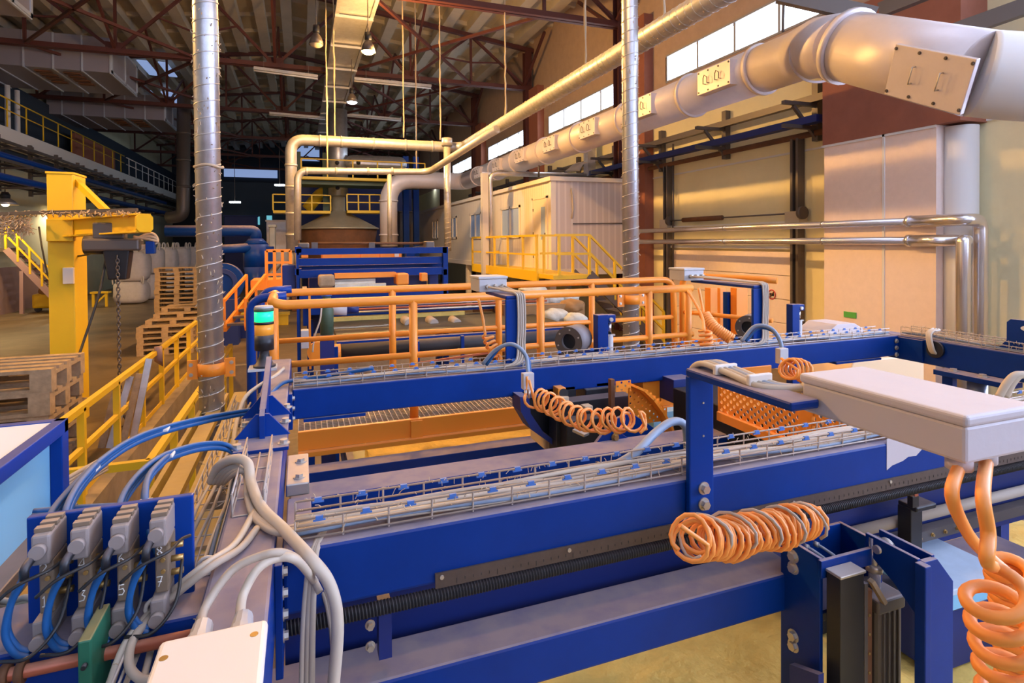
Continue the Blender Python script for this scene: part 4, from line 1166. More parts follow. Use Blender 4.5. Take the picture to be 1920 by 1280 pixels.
# wool bundles below the cabin
WB = [(1040, 592, .2, 8.0), (1072, 574, .19, 8.2), (1030, 560, .24, 8.8), (1000, 548, .24, 9.6), (1062, 556, .2, 8.9), (1078, 598, .16, 7.9)]
lab = ['lowest', 'rightmost front', 'upper', 'leftmost', 'rear right', 'smallest lower right']
for i, (u, v, r, d) in enumerate(WB):
    c = at(u, v, d=d)
    b = MB().sphere(c, r, 36, 24, (1.05, .9, .55))
    b.v = [tuple(c + (V(p) - c) * (1 + .07 * math.sin(p[0] * 17 + i) * math.sin(p[2] * 23 + p[1] * 13) + .05 * math.sin(p[0] * 41 + p[2] * 37) + random.gauss(0, .012))) for p in b.v]
    tag(b.obj('wool_bale', M['woolwhite'] if i != 1 else M['cardboard']), '%s soft bale of %s wool heaped beyond the rails' % (lab[i], 'pale' if i != 1 else 'brown'), 'bale')
c = at(1000, 600, d=8.0)
t = thing('scrap_bin', 'low rusty brown bin in front of the wool bales', 'bin', c)
MB().box(c.x - .45, c.x + .75, c.y - .1, c.y + 0.02, c.z - .9, c.z + .22).obj('front_panel', M['cardboard'], t)
MB().box(c.x - .47, c.x - .42, c.y - .1, c.y + 1.4, c.z - .9, c.z + .24).obj('side_panel', M['rust'], t)
MB().box(c.x - .45, c.x + .75, c.y + .02, c.y + 1.4, c.z - .9, c.z - .3).obj('base', M['rust'], t)

# ---- extraction hood in the middle distance
hc = at(635, 420, d=27.5); hc.z = 0
hz = at(635, 430, d=27.5).z; hz2 = at(635, 396, d=27.5).z; hz3 = at(635, 360, d=27.5).z
t = thing('melting_hood', 'big tent shaped steel hood with brown lower drum and square chimney', 'hood', hc)
n = 36; prof = [(1.78, hz - 1.8), (1.7, hz - .7), (1.8, hz)]
b = MB(); b.tube([hc + V((0, 0, z)) for r, z in prof], [r for r, z in prof], n); b.obj('drum', M['rust'], t)
b = MB(); b.tube([hc + V((0, 0, z)) for z in (hz, hz + .02, hz + .07, hz + .075, hz2, hz2 + .01, hz3)], [1.88, 1.89, 1.87, 1.84, 0.34, 0.31, 0.3], n); b.obj('cone', M['hoodmat'], t)
MB().cyl(hc + V((0, 0, hz3 - .2)), hc + V((0, 0, 9.15)), 0.45, seg=24).obj('chimney', M['galv'], t)
MB().box(hc.x + .3, hc.x + 3.25, hc.y - .6, hc.y + .9, at(700, 320, d=27.5).z, at(700, 290, d=27.5).z).obj('side_tank', M['galv'], t, 0.45, 6)
for (u, v) in ((632, 305), (672, 305), (633, 352)):
    q = at(u, v, d=26.6); MB().sphere(q, 0.1, 8, 6).obj('valve_knob', M['black'], t)
for k, (u0, u1, v0, v1, dd) in enumerate(((565, 797, 330, 297, 21.6), (512, 620, 394, 364, 21.6), (651, 714, 394, 364, 21.6))):
    yk = 26.6 if k == 0 else 27.6
    a, c = at(u0, v0, y=yk), at(u1, v0, y=yk); zt = at(u0, v1, y=yk).z
    t = thing('mezzanine', '%s yellow railed service platform %s' % (['upper', 'lower left', 'lower right'][k], 'across the hood chimney' if k == 0 else 'beside the hood cone'), 'platform', a)
    MB().box(a.x, c.x, yk, 28.6, a.z - .12, a.z).obj('deck', M['yellow'], t)
    if k == 0: MB().box(a.x, c.x, yk + .4, 28.6, a.z - .3, a.z - .13).obj('joist', M['darkgreen'], t)
    for z in (zt, (zt + a.z) / 2): MB().bar((a.x, yk + .02, z), (c.x, yk + .02, z), 0.05, 0.05).obj('rail', M['yellow'], t)
    nn_ = max(3, int((c.x - a.x) / 1.0))
    for i in range(nn_ + 1): MB().box(a.x + (c.x - a.x) * i / nn_ - .03, a.x + (c.x - a.x) * i / nn_ + .03, yk, yk + .06, a.z, zt).obj('post', M['yellow'], t)
for i, u in enumerate((781, 762, 612, 560)):
    q = at(u, 455, y=29.5)
    tag(MB().box(q.x - .14, q.x + .14, 29.4, 29.75, 0, 7.2).obj('blue_column', M['blue_clean'] if i < 2 else M['darkgreen']), 'upright steel column behind the hood, %s' % ['right of the big duct elbow', 'just left of the rightmost one', 'left of the hood', 'farthest left of the hood'][i], 'column')
a = [at(576, 392, d=28.3), at(590, 375, d=28.3), at(604, 362, d=28.3), at(625, 362, d=28.3)]
tag(MB().tube(spline(a, 6), 0.28, 16).obj('elbow_duct', M['yellow']), 'fat yellow elbow duct left of the hood cone', 'duct')
# dim machinery behind the hood
for i, (u0, u1, v0, v1, d, m) in enumerate(((500, 540, 470, 415, 28, 'sack'), (545, 562, 470, 432, 23.5, 'rust'), (505, 515, 480, 425, 21, 'hoodmat'), (750, 778, 470, 398, 31, 'steel'), (640, 780, 465, 340, 34, 'blue_dark'), (420, 480, 432, 405, 40, 'blue_dark'), (540, 610, 400, 330, 34, 'blue_dark'))):
    a, c = at(u0, v0, d=d), at(u1, v1, d=d)
    t = thing('machine_housing', 'dim machine housing near the hood, %s' % ['pale one left of the drum', 'brown one touching the drum', 'slim pale one behind the hose', 'dark one right of the drum', 'dark block behind the chimney', 'dark block in the far hall left of the hood', 'dark block behind the elbow duct'][i], 'machine', (a.x, a.y, 0))
    MB().box(a.x, c.x, a.y, a.y + 1, 0, c.z).obj('casing', M[m], t, 0.03)
    MB().box(a.x - .04, c.x + .04, a.y - .04, a.y + 1.04, c.z, c.z + .08).obj('cover', M[m], t)
# dim lit window bands of the control room in the far hall
M['farwin'] = mat('far_lit_window', (0.1, 0.3, 0.35), 0.4, emit=(0.15, 0.5, 0.6), estr=0.7)
M['farlamp'] = mat('far_tube_glow', (1, 1, 1), 0.4, emit=(0.8, 0.9, 1), estr=9)
t = thing('control_room', 'dark control room with bluish lit windows at the far end of the hall', 'room', at(480, 420, d=48))
a, c = at(415, 470, d=48), at(560, 330, d=48)
MB().box(a.x, c.x + 6, a.y, a.y + 3, 0, at(480, 340, d=48).z).obj('walls', M['darkwall'], t)
for (u0, u1, v0, v1) in ((446, 462, 421, 406), (463, 487, 421, 406), (500, 510, 420, 404), (422, 440, 421, 407)):
    p, q = at(u0, v0, y=a.y - .05), at(u1, v1, y=a.y - .05)
    MB().box(p.x, q.x, a.y - .08, a.y - .02, p.z, q.z).obj('window', M['farwin'], t)
for i, (u0, u1, v) in enumerate(((516, 533, 347), (431, 450, 379), (1600 / 2.0, 815, 352))):
    p, q = at(u0, v, d=44), at(u1, v, d=44)
    tag(MB().bar(p, q, 0.25, 0.12).obj('tube_lamp', M['farlamp']), 'bright far tube lamp, %s' % ['left of the crossing pipe ends', 'right of the left silver duct', 'right of the hood by the big duct'][i], 'lamp')
for o_ in [o for o in COL.objects if o.name.startswith('tube_lamp')]:
    q = sum((V(x) for x in o_.bound_box), V()) / 8
    MB().bar(q, V((q.x, q.y, roofz(q.x) - .4)), .04, .04).obj('hanger', M['steel'], o_)
M['skyglow'] = mat('far_rooflight', (0.5, 0.6, 0.8), 0.5, emit=(0.35, 0.5, 0.9), estr=0.45)
for i, (u, v, w_, l_) in enumerate(((296, 130, 1.3, 2.6), (312, 184, 1.2, 3.0), (333, 212, .5, 2.0))):
    d = 20.0
    while d < 55:
        q = at(u, v, d=d)
        if q.z > roofz(q.x) - .46: break
        d += .1
    tag(MB().box(q.x - w_ / 2, q.x + w_ / 2, q.y - l_ / 2, q.y + l_ / 2, q.z, q.z + .05).obj('rooflight', M['skyglow']), 'patch of bluish daylight in the far roof, %s' % ['topmost left of the silver duct', 'second below it', 'small one beside the riser duct'][i], 'skylight')
for i, (u0, u1, v0, v1) in enumerate(((420, 520, 331, 318), (545, 600, 300, 275))):
    p, q = at(u0, v0, y=61.9), at(u1, v1, y=61.9)
    tag(MB().box(p.x, q.x, 61.85, 61.98, p.z, q.z).obj('far_window', M['skyglow']), 'band of bluish daylight in the far end wall, %s' % ['low one right of the silver duct', 'left of the hood chimney'][i], 'window')

# ---- blue cyclone separator
cc = at(480, 480, d=17.5)
t = thing('cyclone_separator', 'blue cyclone separator with a bent inlet pipe behind the left silver duct', 'separator', (cc.x, cc.y, 0))
z = lambda v: at(480, v, y=cc.y).z
MB().tube([V((cc.x, cc.y, z(500))), V((cc.x, cc.y, z(458)))], 0.36, 24).obj('drum', M['blue_clean'], t)
MB().tube([V((cc.x, cc.y, z(560))), V((cc.x, cc.y, z(500)))], [0.14, 0.36], 24).obj('cone', M['blue_clean'], t)
MB().box(cc.x + .1, cc.x + .5, cc.y - .2, cc.y + .4, 0, z(462)).obj('side_column', M['blue_clean'], t, .02)
MB().tube([V((cc.x, cc.y, z(458))), V((cc.x, cc.y, z(447)))], [0.36, 0.2], 24).obj('lid', M['blue_clean'], t)
MB().tube(rounded([V((cc.x, cc.y, z(450))), V((cc.x, cc.y, z(433))), V((cc.x - 2.4, cc.y, z(433)))], 0.3, 8), 0.17, 16).obj('outlet_pipe', M['blue'], t)
MB().tube([V((cc.x - .1, cc.y - .2, z(464))), V((cc.x - 1.3, cc.y - .3, z(468)))], 0.14, 16).obj('inlet_pipe', M['blue'], t)
MB().box(cc.x - .5, cc.x + .5, cc.y - .5, cc.y + .6, 0, .4).obj('base', M['blue_dark'], t)
cf = at(418, 530, d=16)
t = thing('blower', 'blue centrifugal blower on the floor partly hidden by the silver duct', 'blower', (cf.x, cf.y, 0))
MB().cyl(cf + V((0, -.2, 0)), cf + V((0, .2, 0)), 0.55, seg=28).obj('volute', M['blue'], t)
MB().pipe(cf + V((0, -.27, 0)), cf + V((0, -.2, 0)), 0.4, 0.28, 24).obj('inlet_ring', M['blue_dark'], t)
MB().box(cf.x - .4, cf.x + .4, cf.y - .3, cf.y + .3, 0, cf.z - .45).obj('foot', M['blue_dark'], t)
# orange railed steps near the cyclone
for k, (u0, u1, v0, v1) in enumerate(((500, 545, 525, 470),)):
    a, c = at(u0, v0, y=13.0), at(u1, v0, y=13.0); zt = at(u0, v1, y=13).z
    railing('orange_guard', 'orange railing of the side platform behind the blue roller frame', [(a.x, 13, zt), (c.x, 13, zt)], [0.25, 0.5], [(a.x + (c.x - a.x) * i / 3, 13, zt) for i in range(4)], zt - a.z, 0.03, M['orange'], square=True)
    tag(MB().box(a.x - .3, c.x, 12.9, 14, a.z - .2, a.z).obj('side_platform', M['orange']), 'orange side platform with railing left of the blue roller frame', 'platform')
a, c = at(498, 515, y=12.6), at(460, 562, y=11.5)
t = thing('orange_steps', 'orange step rails sloping down beside the cyclone', 'steps', c)
for dx in (0, -.35):
    MB().bar(a + V((dx, 0, 0)), c + V((dx, 0, 0)), .05, .05).obj('handrail', M['orange'], t)
    MB().bar(a + V((dx, 0, -.5)), c + V((dx, 0, -.5)), .05, .14).obj('stringer', M['orange'], t)
    for s in (0, .5, 1): MB().bar(a.lerp(c, s) + V((dx, 0, -.5)), a.lerp(c, s) + V((dx, 0, 0)), .045, .045).obj('post', M['orange'], t)
for k in range(4): q = a.lerp(c, (k + .5) / 4); MB().box(q.x - .35, q.x, q.y - .1, q.y + .1, q.z - .52, q.z - .48).obj('tread', M['steel'], t)
# ================================================================ roller line, walkway
def bx(name, u0, v0, u1, v1, y, dy, m, parent=None, bevel=0.0):
    """box whose front face fills a measured rectangle on the plane y"""
    a, c = at(u0, v0, y=y), at(u1, v1, y=y)
    return MB().box(a.x, c.x, y, y + dy, min(a.z, c.z), max(a.z, c.z)).obj(name, m, parent, bevel)
FY0 = 8.0
t = thing('roller_frame', 'tall blue machine frame with crossbars in front of the hood', 'machine frame', (1.0, FY0, 0))
for (u0, u1) in ((555, 563), (831, 840)):
    bx('upright', u0, 467, u1, 700, FY0, 0.1, M['blue'], t)
    bx('rear_upright', u0 + 4, 470, u1 + 2, 700, FY0 + 2.2, 0.1, M['blue'], t)
for (v0, v1, dy, yo) in ((466, 474, .1, 0), (485, 493, .1, .05), (499, 505, .1, .3), (507, 514, .1, 0.02), (548, 558, .12, .0)):
    bx('crossbar', 557, v0, 838, v1, FY0 + yo, dy, M['blue'], t)
for v in (468, 510): 
    for u in (559, 835):
        a = at(u, v, y=FY0); MB().box(a.x - .04, a.x + .04, FY0, FY0 + 2.3, a.z - .04, a.z + .04).obj('side_rail', M['blue'], t)
bx('drive_box', 529, 497, 555, 556, FY0 + .1, .4, M['blue_dark'], t, .01)
bx('inner_plate', 762, 472, 778, 484, FY0 + 1, .1, M['blue'], t)
bx('inner_post', 805, 488, 822, 545, FY0 + .5, .12, M['blue_dark'], t)
a, c = at(588, 456, y=FY0 + .2), at(800, 456, y=FY0 + .2)
MB().tube([a, c], .018, 8).obj('top_rod', M['rust'], t)
for u in (590, 697, 800): q = at(u, 461, y=FY0 + .2); MB().box(q.x - .04, q.x + .04, q.y - .04, q.y + .04, q.z - .04, q.z + .05).obj('rod_bracket', M['steel'], t)
bx('top_motor', 558, 455, 580, 466, FY0, .2, M['steel'], t, .02)
bx('motor_cap', 798, 452, 815, 466, FY0, .2, M['steel'], t, .02)
t = thing('orange_hopper', 'orange slatted box seen between the upper bars of the blue roller frame', 'hopper', at(680, 482, y=10.6))
bx('front', 603, 472, 753, 483, 10.6, .3, M['orange'], t)
for k in range(5): u = 605 + 36 * k; bx('rib', u, 470, u + 4, 485, 10.55, .05, M['orange'], t)
bx('side_lamp', 740, 473, 748, 481, 10.5, .05, M['whitebox'], t)
bx('left_panel', 565, 474, 578, 483, 10.6, .1, M['orange'], t)
b0 = tag(bx('cloth_wrap', 597, 516, 628, 538, 7.7, .3, M['wood'], None, .03), 'beige wrapped block on the left of the bars under the blue roller frame', 'wrap')
tag(bx('orange_motor', 744, 513, 767, 534, 7.7, .3, M['orange'], None, .02), 'square orange motor between the lower bars of the blue roller frame', 'motor')
tag(bx('orange_switch', 790, 512, 802, 527, 7.6, .15, M['orange'], None, .01), 'small orange box near the right post of the blue roller frame', 'box')
tag(bx('orange_beam', 628, 513, 743, 519, 7.8, .2, M['orange']), 'thin orange bar between wrapped block and orange motor', 'bar')
for k in range(3):
    v = 524 + 5 * k
    tag(bx('guide_strip', 628, v, 704 + 20 * (k == 2), v + 2.5, 7.9 - .1 * k, .1, M['woolwhite']), '%s pale strip right of the beige wrapped block' % ['upper', 'middle', 'lower'][k], 'strip')
a, c = at(600, 552, y=7.4), at(735, 545, y=7.4)
t = thing('conveyor_table', 'conveyor with pale wool mat passing under the blue roller frame', 'conveyor', (a.x, 7, 0))
MB().box(.15, 1.9, 8.12, 8.7, 1.98, 2.04).obj('wool_mat', M['wool'], t)
MB().box(.1, 1.8, 8.72, 10.0, 1.5, 2.3).obj('inner_housing', M['blue_dark'], t)  # dark block added behind the bars so that the gaps read as shade
MB().box(.1, 1.95, 8.02, 8.1, 1.85, 1.97).obj('front_beam', M['blue'], t)
for x in (.05, 1.95): MB().box(x - .04, x + .04, 8.1, 12, 1.7, 1.95).obj('side_beam', M['blue'], t)
for k in range(4): MB().cyl((.1, 8.2 + .13 * k, 1.9), (1.9, 8.2 + .13 * k, 1.9), .07, seg=14).obj('roller', M['steel'], t)
for x in (.1, 1.9): MB().box(x - .04, x + .04, 8.3, 8.4, -1.2, 1.75).obj('leg', M['blue'], t)
# belt conveyor in front
t = thing('belt_conveyor', 'wide dark belt conveyor between the orange rails and the blue roller frame', 'conveyor', (1.2, 6, 0))
xl, xr = .34, 3.0
MB().box(xl, xr, 6.4, 7.85, 1.76, 1.8).obj('belt', M['belt'], t, .005)
MB().box(xl, xr, 6.3, 6.38, 1.66, 1.755).obj('front_beam', M['blue'], t)
MB().box(xl, xr - .9, 7.62, 7.84, 1.8, 1.85).obj('wool_edge', M['wool'], t)
for k, z in enumerate((1.92, 1.95, 1.98)): MB().tube([(xl, 7.5 + .05 * k, z), (xr + .3, 7.5 + .05 * k, z)], .014, 8).obj('guide_rod', M['copper'] if k % 2 else M['zinc'], t)
MB().box(xl, xr + .2, 7.7, 7.8, 1.855, 1.9).obj('rear_beam', M['blue'], t)
rr = .085; zc = at(700, 656, y=6.2).z
MB().cyl((xl + .02, 6.2, zc), (xr, 6.2, zc), rr, seg=28).obj('drum', M['rubber'], t)
MB().cyl((xl - .05, 6.2, zc), (xl + .03, 6.2, zc), rr * 1.05, seg=28).obj('drum_cap', M['orange'], t)
MB().box(xl - .06, xl + .0, 6.1, 6.2, -1.2, 1.74).obj('side_post', M['blue'], t)
q = at(596, 660, y=6.0)
MB().cyl(q, q + V((0, .05, 0)), .1, seg=24).obj('guard_disc', M['orange'], t)
for u in (763, 810, 853):
    q = at(u, 604, y=7.0)
    r_ = thing('press_roller', 'short dusty press roller on the dark belt, %s' % {763: 'left', 810: 'middle', 853: 'right'}[u], 'roller', q, 'press rollers on the dark belt')
    MB().cyl(q + V((-.01, .12, .02)), q + V((.02, -.05, -.01)), .055, seg=18).obj('roller', M['cable'], r_)
    MB().bar(q + V((.02, -.05, -.02)), q + V((.09, -.13, -.05)), .03, .015).obj('arm', M['steel'], r_)
q0, q1 = at(613, 627, y=5.4), at(613, 580, y=5.4)
t = thing('green_cylinder', 'grey green gas cylinder shaped housing with a blue cap beside the dark belt', 'cylinder', q0)
MB().tube([q0, q1, q1 + V((0, 0, .04)), q1 + V((0, 0, .06))], [.058, .058, .04, .03], 18).obj('body', M['darkgreen'], t)
MB().box(q0.x - .06, q0.x + .06, 5.34, 5.46, -1.2, q0.z).obj('stand', M['blue_dark'], t)
MB().cyl(q1 + V((0, 0, .06)), q1 + V((0, 0, .12)), .035).obj('neck', M['darkgreen'], t)
MB().cyl(q1 + V((0, 0, .12)), q1 + V((0, 0, .145)), .045).obj('cap', M['clip'], t)
t = thing('gear_motor', 'blue grey gear motor lying left of the guide rods', 'motor', at(640, 585, y=6.2))
a, c = at(618, 580, y=6.2), at(650, 580, y=6.2)
MB().cyl(a, c, .06, seg=16).obj('motor', M['greybox'], t); MB().cyl(c, c + V((.12, 0, 0)), .045, seg=16).obj('gear', M['blue_dark'], t)
tag(bx('orange_upright', 578, 545, 584, 692, 5.6, .05, M['orange']), 'slim orange upright left of the grey green cylinder', 'post')
tag(bx('grey_box', 564, 620, 579, 653, 5.9, .12, M['greybox'], None, .005), 'small grey box on the post left of the slim orange upright', 'box')
tag(MB().tube(spline([at(603, 575, y=5.35), at(600, 600, y=5.3), at(590, 630, y=5.3), at(586, 660, y=5.3)], 6), .008, 6).obj('white_cable', M['cablewhite']), 'thin pale cable hanging beside the grey green cylinder', 'cable')
# side supports seen under the belt
for i, (u, v0, v1) in enumerate(((784, 640, 680), (868, 630, 680))):
    tag(bx('blue_strut', u - 3, v0, u + 3, v1, 6.02, .05, M['blue']), 'short blue strut in front of the dark drum, %s' % ['left', 'right'][i], 'strut')
a, c = at(785, 680, y=5.9), at(960, 655, y=5.9)
tag(MB().bar(a, c, .02, .02).obj('red_rod', M['copper']), 'thin red brown rod in front of the dark drum', 'rod')

# ---- cross walkway with orange tube rails
WZ, WY0, WY1, WX0, WX1 = 1.72, 3.47, 4.36, -0.03, 3.3
t = thing('cross_walkway', 'orange walkway with grating floor crossing behind the blue frame', 'walkway', (1.6, 3.9, WZ))
b = MB(); x = WX0
while x < WX1: b.box(x, x + .004, WY0, WY1, WZ - .03, WZ); x += .032
y = WY0
while y < WY1: b.box(WX0, WX1, y, y + .004, WZ - .024, WZ - .002); y += .032
b.obj('grating', M['zinc'], t)
MB().box(WX0, WX1, WY0 - .03, WY0, 1.625, 1.733).obj('near_side_beam', M['orange'], t, .003)
MB().box(WX0, WX1, WY0 - .07, WY0 - .03, 1.6, 1.625).obj('near_flange', M['orange'], t)
MB().box(WX0, WX1, WY1, WY1 + .03, 1.6, 1.733).obj('far_side_beam', M['orange'], t)
for k in range(8): MB().box(WX0 + .45 * k, WX0 + .45 * k + .03, WY0, WY1, 1.625, 1.688).obj('bearer', M['orange'], t)
for x in (.64, 1.48, 2.33):
    MB().box(x - .035, x + .035, WY0 - .045, WY0 - .03, 1.61, 1.725).obj('post_foot', M['orange'], t)
RZ, RM = 2.45, 0.34
NY, FYR = 3.5, 4.36
posts = [.638, 1.484, 2.325]
railing('tube_railing', 'near orange tube railing of the cross walkway', rounded([V((-.16, 3.75, RZ + .03)), V((-.16, NY, RZ + .02)), V((-.1, NY, RZ)), V((2.69, NY, RZ))], .1, 5), [], [(x, NY, RZ) for x in posts] + [(2.66, NY, RZ)], RZ - 1.7, .0275, M['orange'])
railing('tube_railing', 'far orange tube railing of the cross walkway', rounded([V((-.19, FYR - .35, RZ + .01)), V((-.17, FYR, RZ)), V((3.15, FYR, RZ)), V((3.17, FYR, 1.75))], .12, 5), [], [(x, FYR, RZ) for x in posts], RZ - 1.72, .0275, M['orange'])
for y, nm in ((NY, 'near'), (FYR, 'far')):
    tag(MB().tube([(-.16, y, RZ - RM), (3.15 if y == FYR else 2.7, y, RZ - RM)], .019, 10).obj('rail_tube', M['orange']), 'slim middle tube of the %s orange railing' % nm, 'rail tube')
t = thing('orange_gate_railing', 'second orange railing continuing to the right beyond the walkway', 'railing', (3.3, FYR, 1.75))
MB().tube(rounded([V((3.25, FYR, 1.75)), V((3.25, FYR, RZ + .03)), V((3.5, FYR - .6, RZ + .03)), V((3.6, 3.6, RZ + .02))], .1, 5), .0275, 10).obj('top_rail', M['orange'], t)
for d in (.3, .55): MB().tube([V((3.25, FYR, RZ - d)), V((3.55, 3.6, RZ - d))], .019, 8).obj('mid_rail', M['orange'], t)
for i, (u0, u1, y) in enumerate(((1332, 1347, 4.3), (1350, 1362, 4.5), (1381, 1403, 4.2))):
    tag(bx('orange_post', u0, 540, u1, 1180, y, .08, M['orange'], None, .004), 'square orange post beyond the small right junction box, %s' % ['left', 'middle', 'right'][i], 'post', 'square orange posts')
tag(bx('blue_post', 1364, 548, 1374, 1180, 4.3, .06, M['blue_clean']), 'blue post standing between the square orange posts', 'post')
# blue tubes at the left end of the rails
for i, (u, y) in enumerate(((470, 3.75), (489, 4.3))):
    q = at(u, 585, y=y); e = V((-.12, y - .15, RZ - .0))
    tag(MB().tube(rounded([V((q.x, y, .6)), V((q.x, y, RZ + .02)), V((q.x + .2, y, RZ + .03))], .09, 6), .027, 12).obj('blue_tube', M['blue_clean']), '%s bent blue tube rising at the left end of the orange rails' % ['left', 'right'][i], 'tube')
q = at(512, 640, y=3.9)
tag(MB().tube([V((q.x, 3.9, 1.7)), V((q.x, 3.9, RZ))], .035, 10).obj('orange_end_post', M['orange']), 'orange end post behind the green and amber signal light', 'post')
# blue cross beams and wool mat under the walkway
tag(MB().box(-.03, 4.2, 3.2, 3.32, 1.46, 1.585).obj('blue_crossbeam', M['blue'], bevel=.004), 'blue cross beam below the orange edge of the walkway', 'beam')
t = thing('wool_mat', 'thick yellow mineral wool mat lying on the conveyor under the blue frame', 'mat', (1.9, 2, 1.2))
b = MB(); nx, ny = 60, 70; X0, X1, Y0, Y1 = .43, 3.6, .15, 4.4
vs = [(X0 + (X1 - X0) * i / nx, Y0 + (Y1 - Y0) * j / ny, 1.29 + random.gauss(0, .006) + .012 * math.sin(i * .7 + j * .4)) for j in range(ny + 1) for i in range(nx + 1)]
b.add(vs, [(j * (nx + 1) + i, j * (nx + 1) + i + 1, (j + 1) * (nx + 1) + i + 1, (j + 1) * (nx + 1) + i) for j in range(ny) for i in range(nx)], True)
b.obj('wool_surface', M['wool'], t)
MB().box(X0, X1, Y0, Y1, 1.15, 1.27).obj('wool_body', M['wool'], t)
t = thing('mat_conveyor', 'dark conveyor bed carrying the yellow wool mat', 'conveyor', (1.9, 2, 0))
MB().box(.3, 3.7, .1, 5.5, 1.1, 1.14).obj('belt', M['belt'], t)
for x in (.3, 3.66): MB().box(x, x + .05, .1, 5.5, .95, 1.2).obj('side_frame', M['blue_dark'], t)
for y in (.4, 2.6, 5.0):
    for x in (.3, 3.66): MB().box(x, x + .05, y, y + .05, PZ, .95).obj('leg', M['blue_dark'], t)
# ================================================================ the near blue frame
TZ = 2.15
YB0, YA0 = 1.295, 2.72
t = fr = thing('gantry_machine', 'large blue steel machine frame of box beams filling the foreground', 'machine frame', (1.8, 2, 2.0))
sbL = MB().box(-.178, -.06, .3, 3.47, 1.99, TZ).obj('side_beam', M['blue'], t, .008)
sbR = MB().box(3.78, 3.9, .3, 2.95, 1.99, TZ).obj('side_beam', M['blue'], t, .008)
cbA = MB().box(-.045, 3.77, YA0, YA0 + .11, 2.015, TZ).obj('cross_beam', M['blue'], t, .006)
cbB = MB().box(-.045, 3.77, YB0, YB0 + .12, 2.01, TZ).obj('cross_beam', M['blue'], t, .008)
MB().box(-.05, 3.6, 2.14, 2.28, 1.79, 1.9).obj('dusty_beam', M['blue'], t, .006)
MB().box(-.15, 1.44, 1.345, 1.485, 1.665, 1.78).obj('lower_beam', M['blue'], t, .008)
MB().box(-.05, 3.7, 1.53, 1.55, 1.6, 1.99).obj('back_plate', M['blue_dark'], t)
for (x0, x1) in ((.0, .27), (1.0, 1.25), (3.2, 3.6)): MB().box(x0, x1, YA0 - .005, YA0 + .1, 2.0, 2.014).obj('stiffener', M['blue'], t)
for (y0, y1, n) in ((YB0 - .03, YB0 + .15, 4), (YA0 - .03, YA0 + .14, 3)):
    ep = MB().box(-.06, -.045, y0, y1, 1.9 if n == 4 else 1.98, TZ - .012).obj('end_plate', M['blue'], t, .002)
    for k in range(n):
        MB().bolt((-.045, y0 + .016, TZ - .035 - .045 * k), (1, 0, 0), .009, .008).obj('bolt', M['zinc'], ep)
ep = MB().box(3.765, 3.78, YA0 - .16, YA0 + .14, 2.0, TZ - .01).obj('end_plate', M['blue'], t, .002)
for k in range(3): MB().bolt((3.74, YA0 - .005, TZ - .035 - .045 * k), (0, -1, 0), .011, .008).obj('bolt', M['zinc'], ep)
q = at(1755, 655, x=3.775)
MB().cyl((3.779, q.y, q.z), (3.76, q.y, q.z), .052, seg=24).obj('cable_hole', M['black'], sbR)
# plates and bolts on the left beam, beside the dusty beam
zp = MB().box(-.055, .015, 1.93, 2.2, 2.0, 2.04).obj('corner_plate', M['zinc'], t, .004)
for (y, x) in ((1.98, -.015), (2.12, -.01)): MB().bolt((x, y, 2.04), (0, 0, 1), .013, .01).obj('bolt', M['zinc'], zp)
MB().box(-.05, .02, 1.68, 1.92, 1.85, 2.0).obj('corner_block', M['blue'], t, .004)
MB().box(-.05, .015, 1.5, 1.62, 1.9, 2.06).obj('corner_lug', M['zinc'], t, .01)
bb = MB(); bb.cyl((-.01, 1.72, 1.96), (-.01, 1.66, 1.99), .012, seg=8); bb.obj('stud', M['zinc'], t)
# ridged seam on the left beam top
for (y0, y1) in ((.5, 1.05),): MB().box(-.17, -.065, y0, y1, TZ, TZ + .002).obj('dust_sheet', M['blue'], t)
# gusset bracket on the left beam
G = thing('gusset_bracket', 'blue gusset bracket with two triangular webs bolted on top of the left beam', 'bracket', (-.12, 2.1, TZ))
MB().box(-.205, -.045, 1.93, 2.0, TZ, TZ + .012).obj('base_plate', M['blue'], G, .002)
MB().box(-.2, -.05, 2.0, 2.42, TZ, TZ + .01).obj('long_plate', M['blue'], G, .002)
for y in (2.06, 2.3):
    MB().prism([(-.085, 0), (.085, 0), (.02, .075), (-.02, .075)], (1, 0, 0), (0, 0, 1), (-.128, y, TZ + .01), (0, .012, 0)).obj('web', M['blue_clean'], G)
MB().prism([(0, 0), (.36, .0), (.46, .155), (.44, .175), (.03, .09), (0, .075)], (0, 1, 0), (0, 0, 1), (-.136, 2.04, TZ + .01), (.016, 0, 0)).obj('spine', M['blue'], G)
MB().bar((-.128, 2.08, TZ + .09), (-.128, 2.52, TZ + .185), .02, .014).obj('inclined_arm', M['blue'], G)
for (x, y) in ((-.2, 1.965), (-.065, 1.965), (-.065, 2.2), (-.195, 2.2), (-.065, 2.39)): MB().bolt((x + .005, y, TZ + .011), (0, 0, 1), .013, .011).obj('bolt', M['zinc'], G)
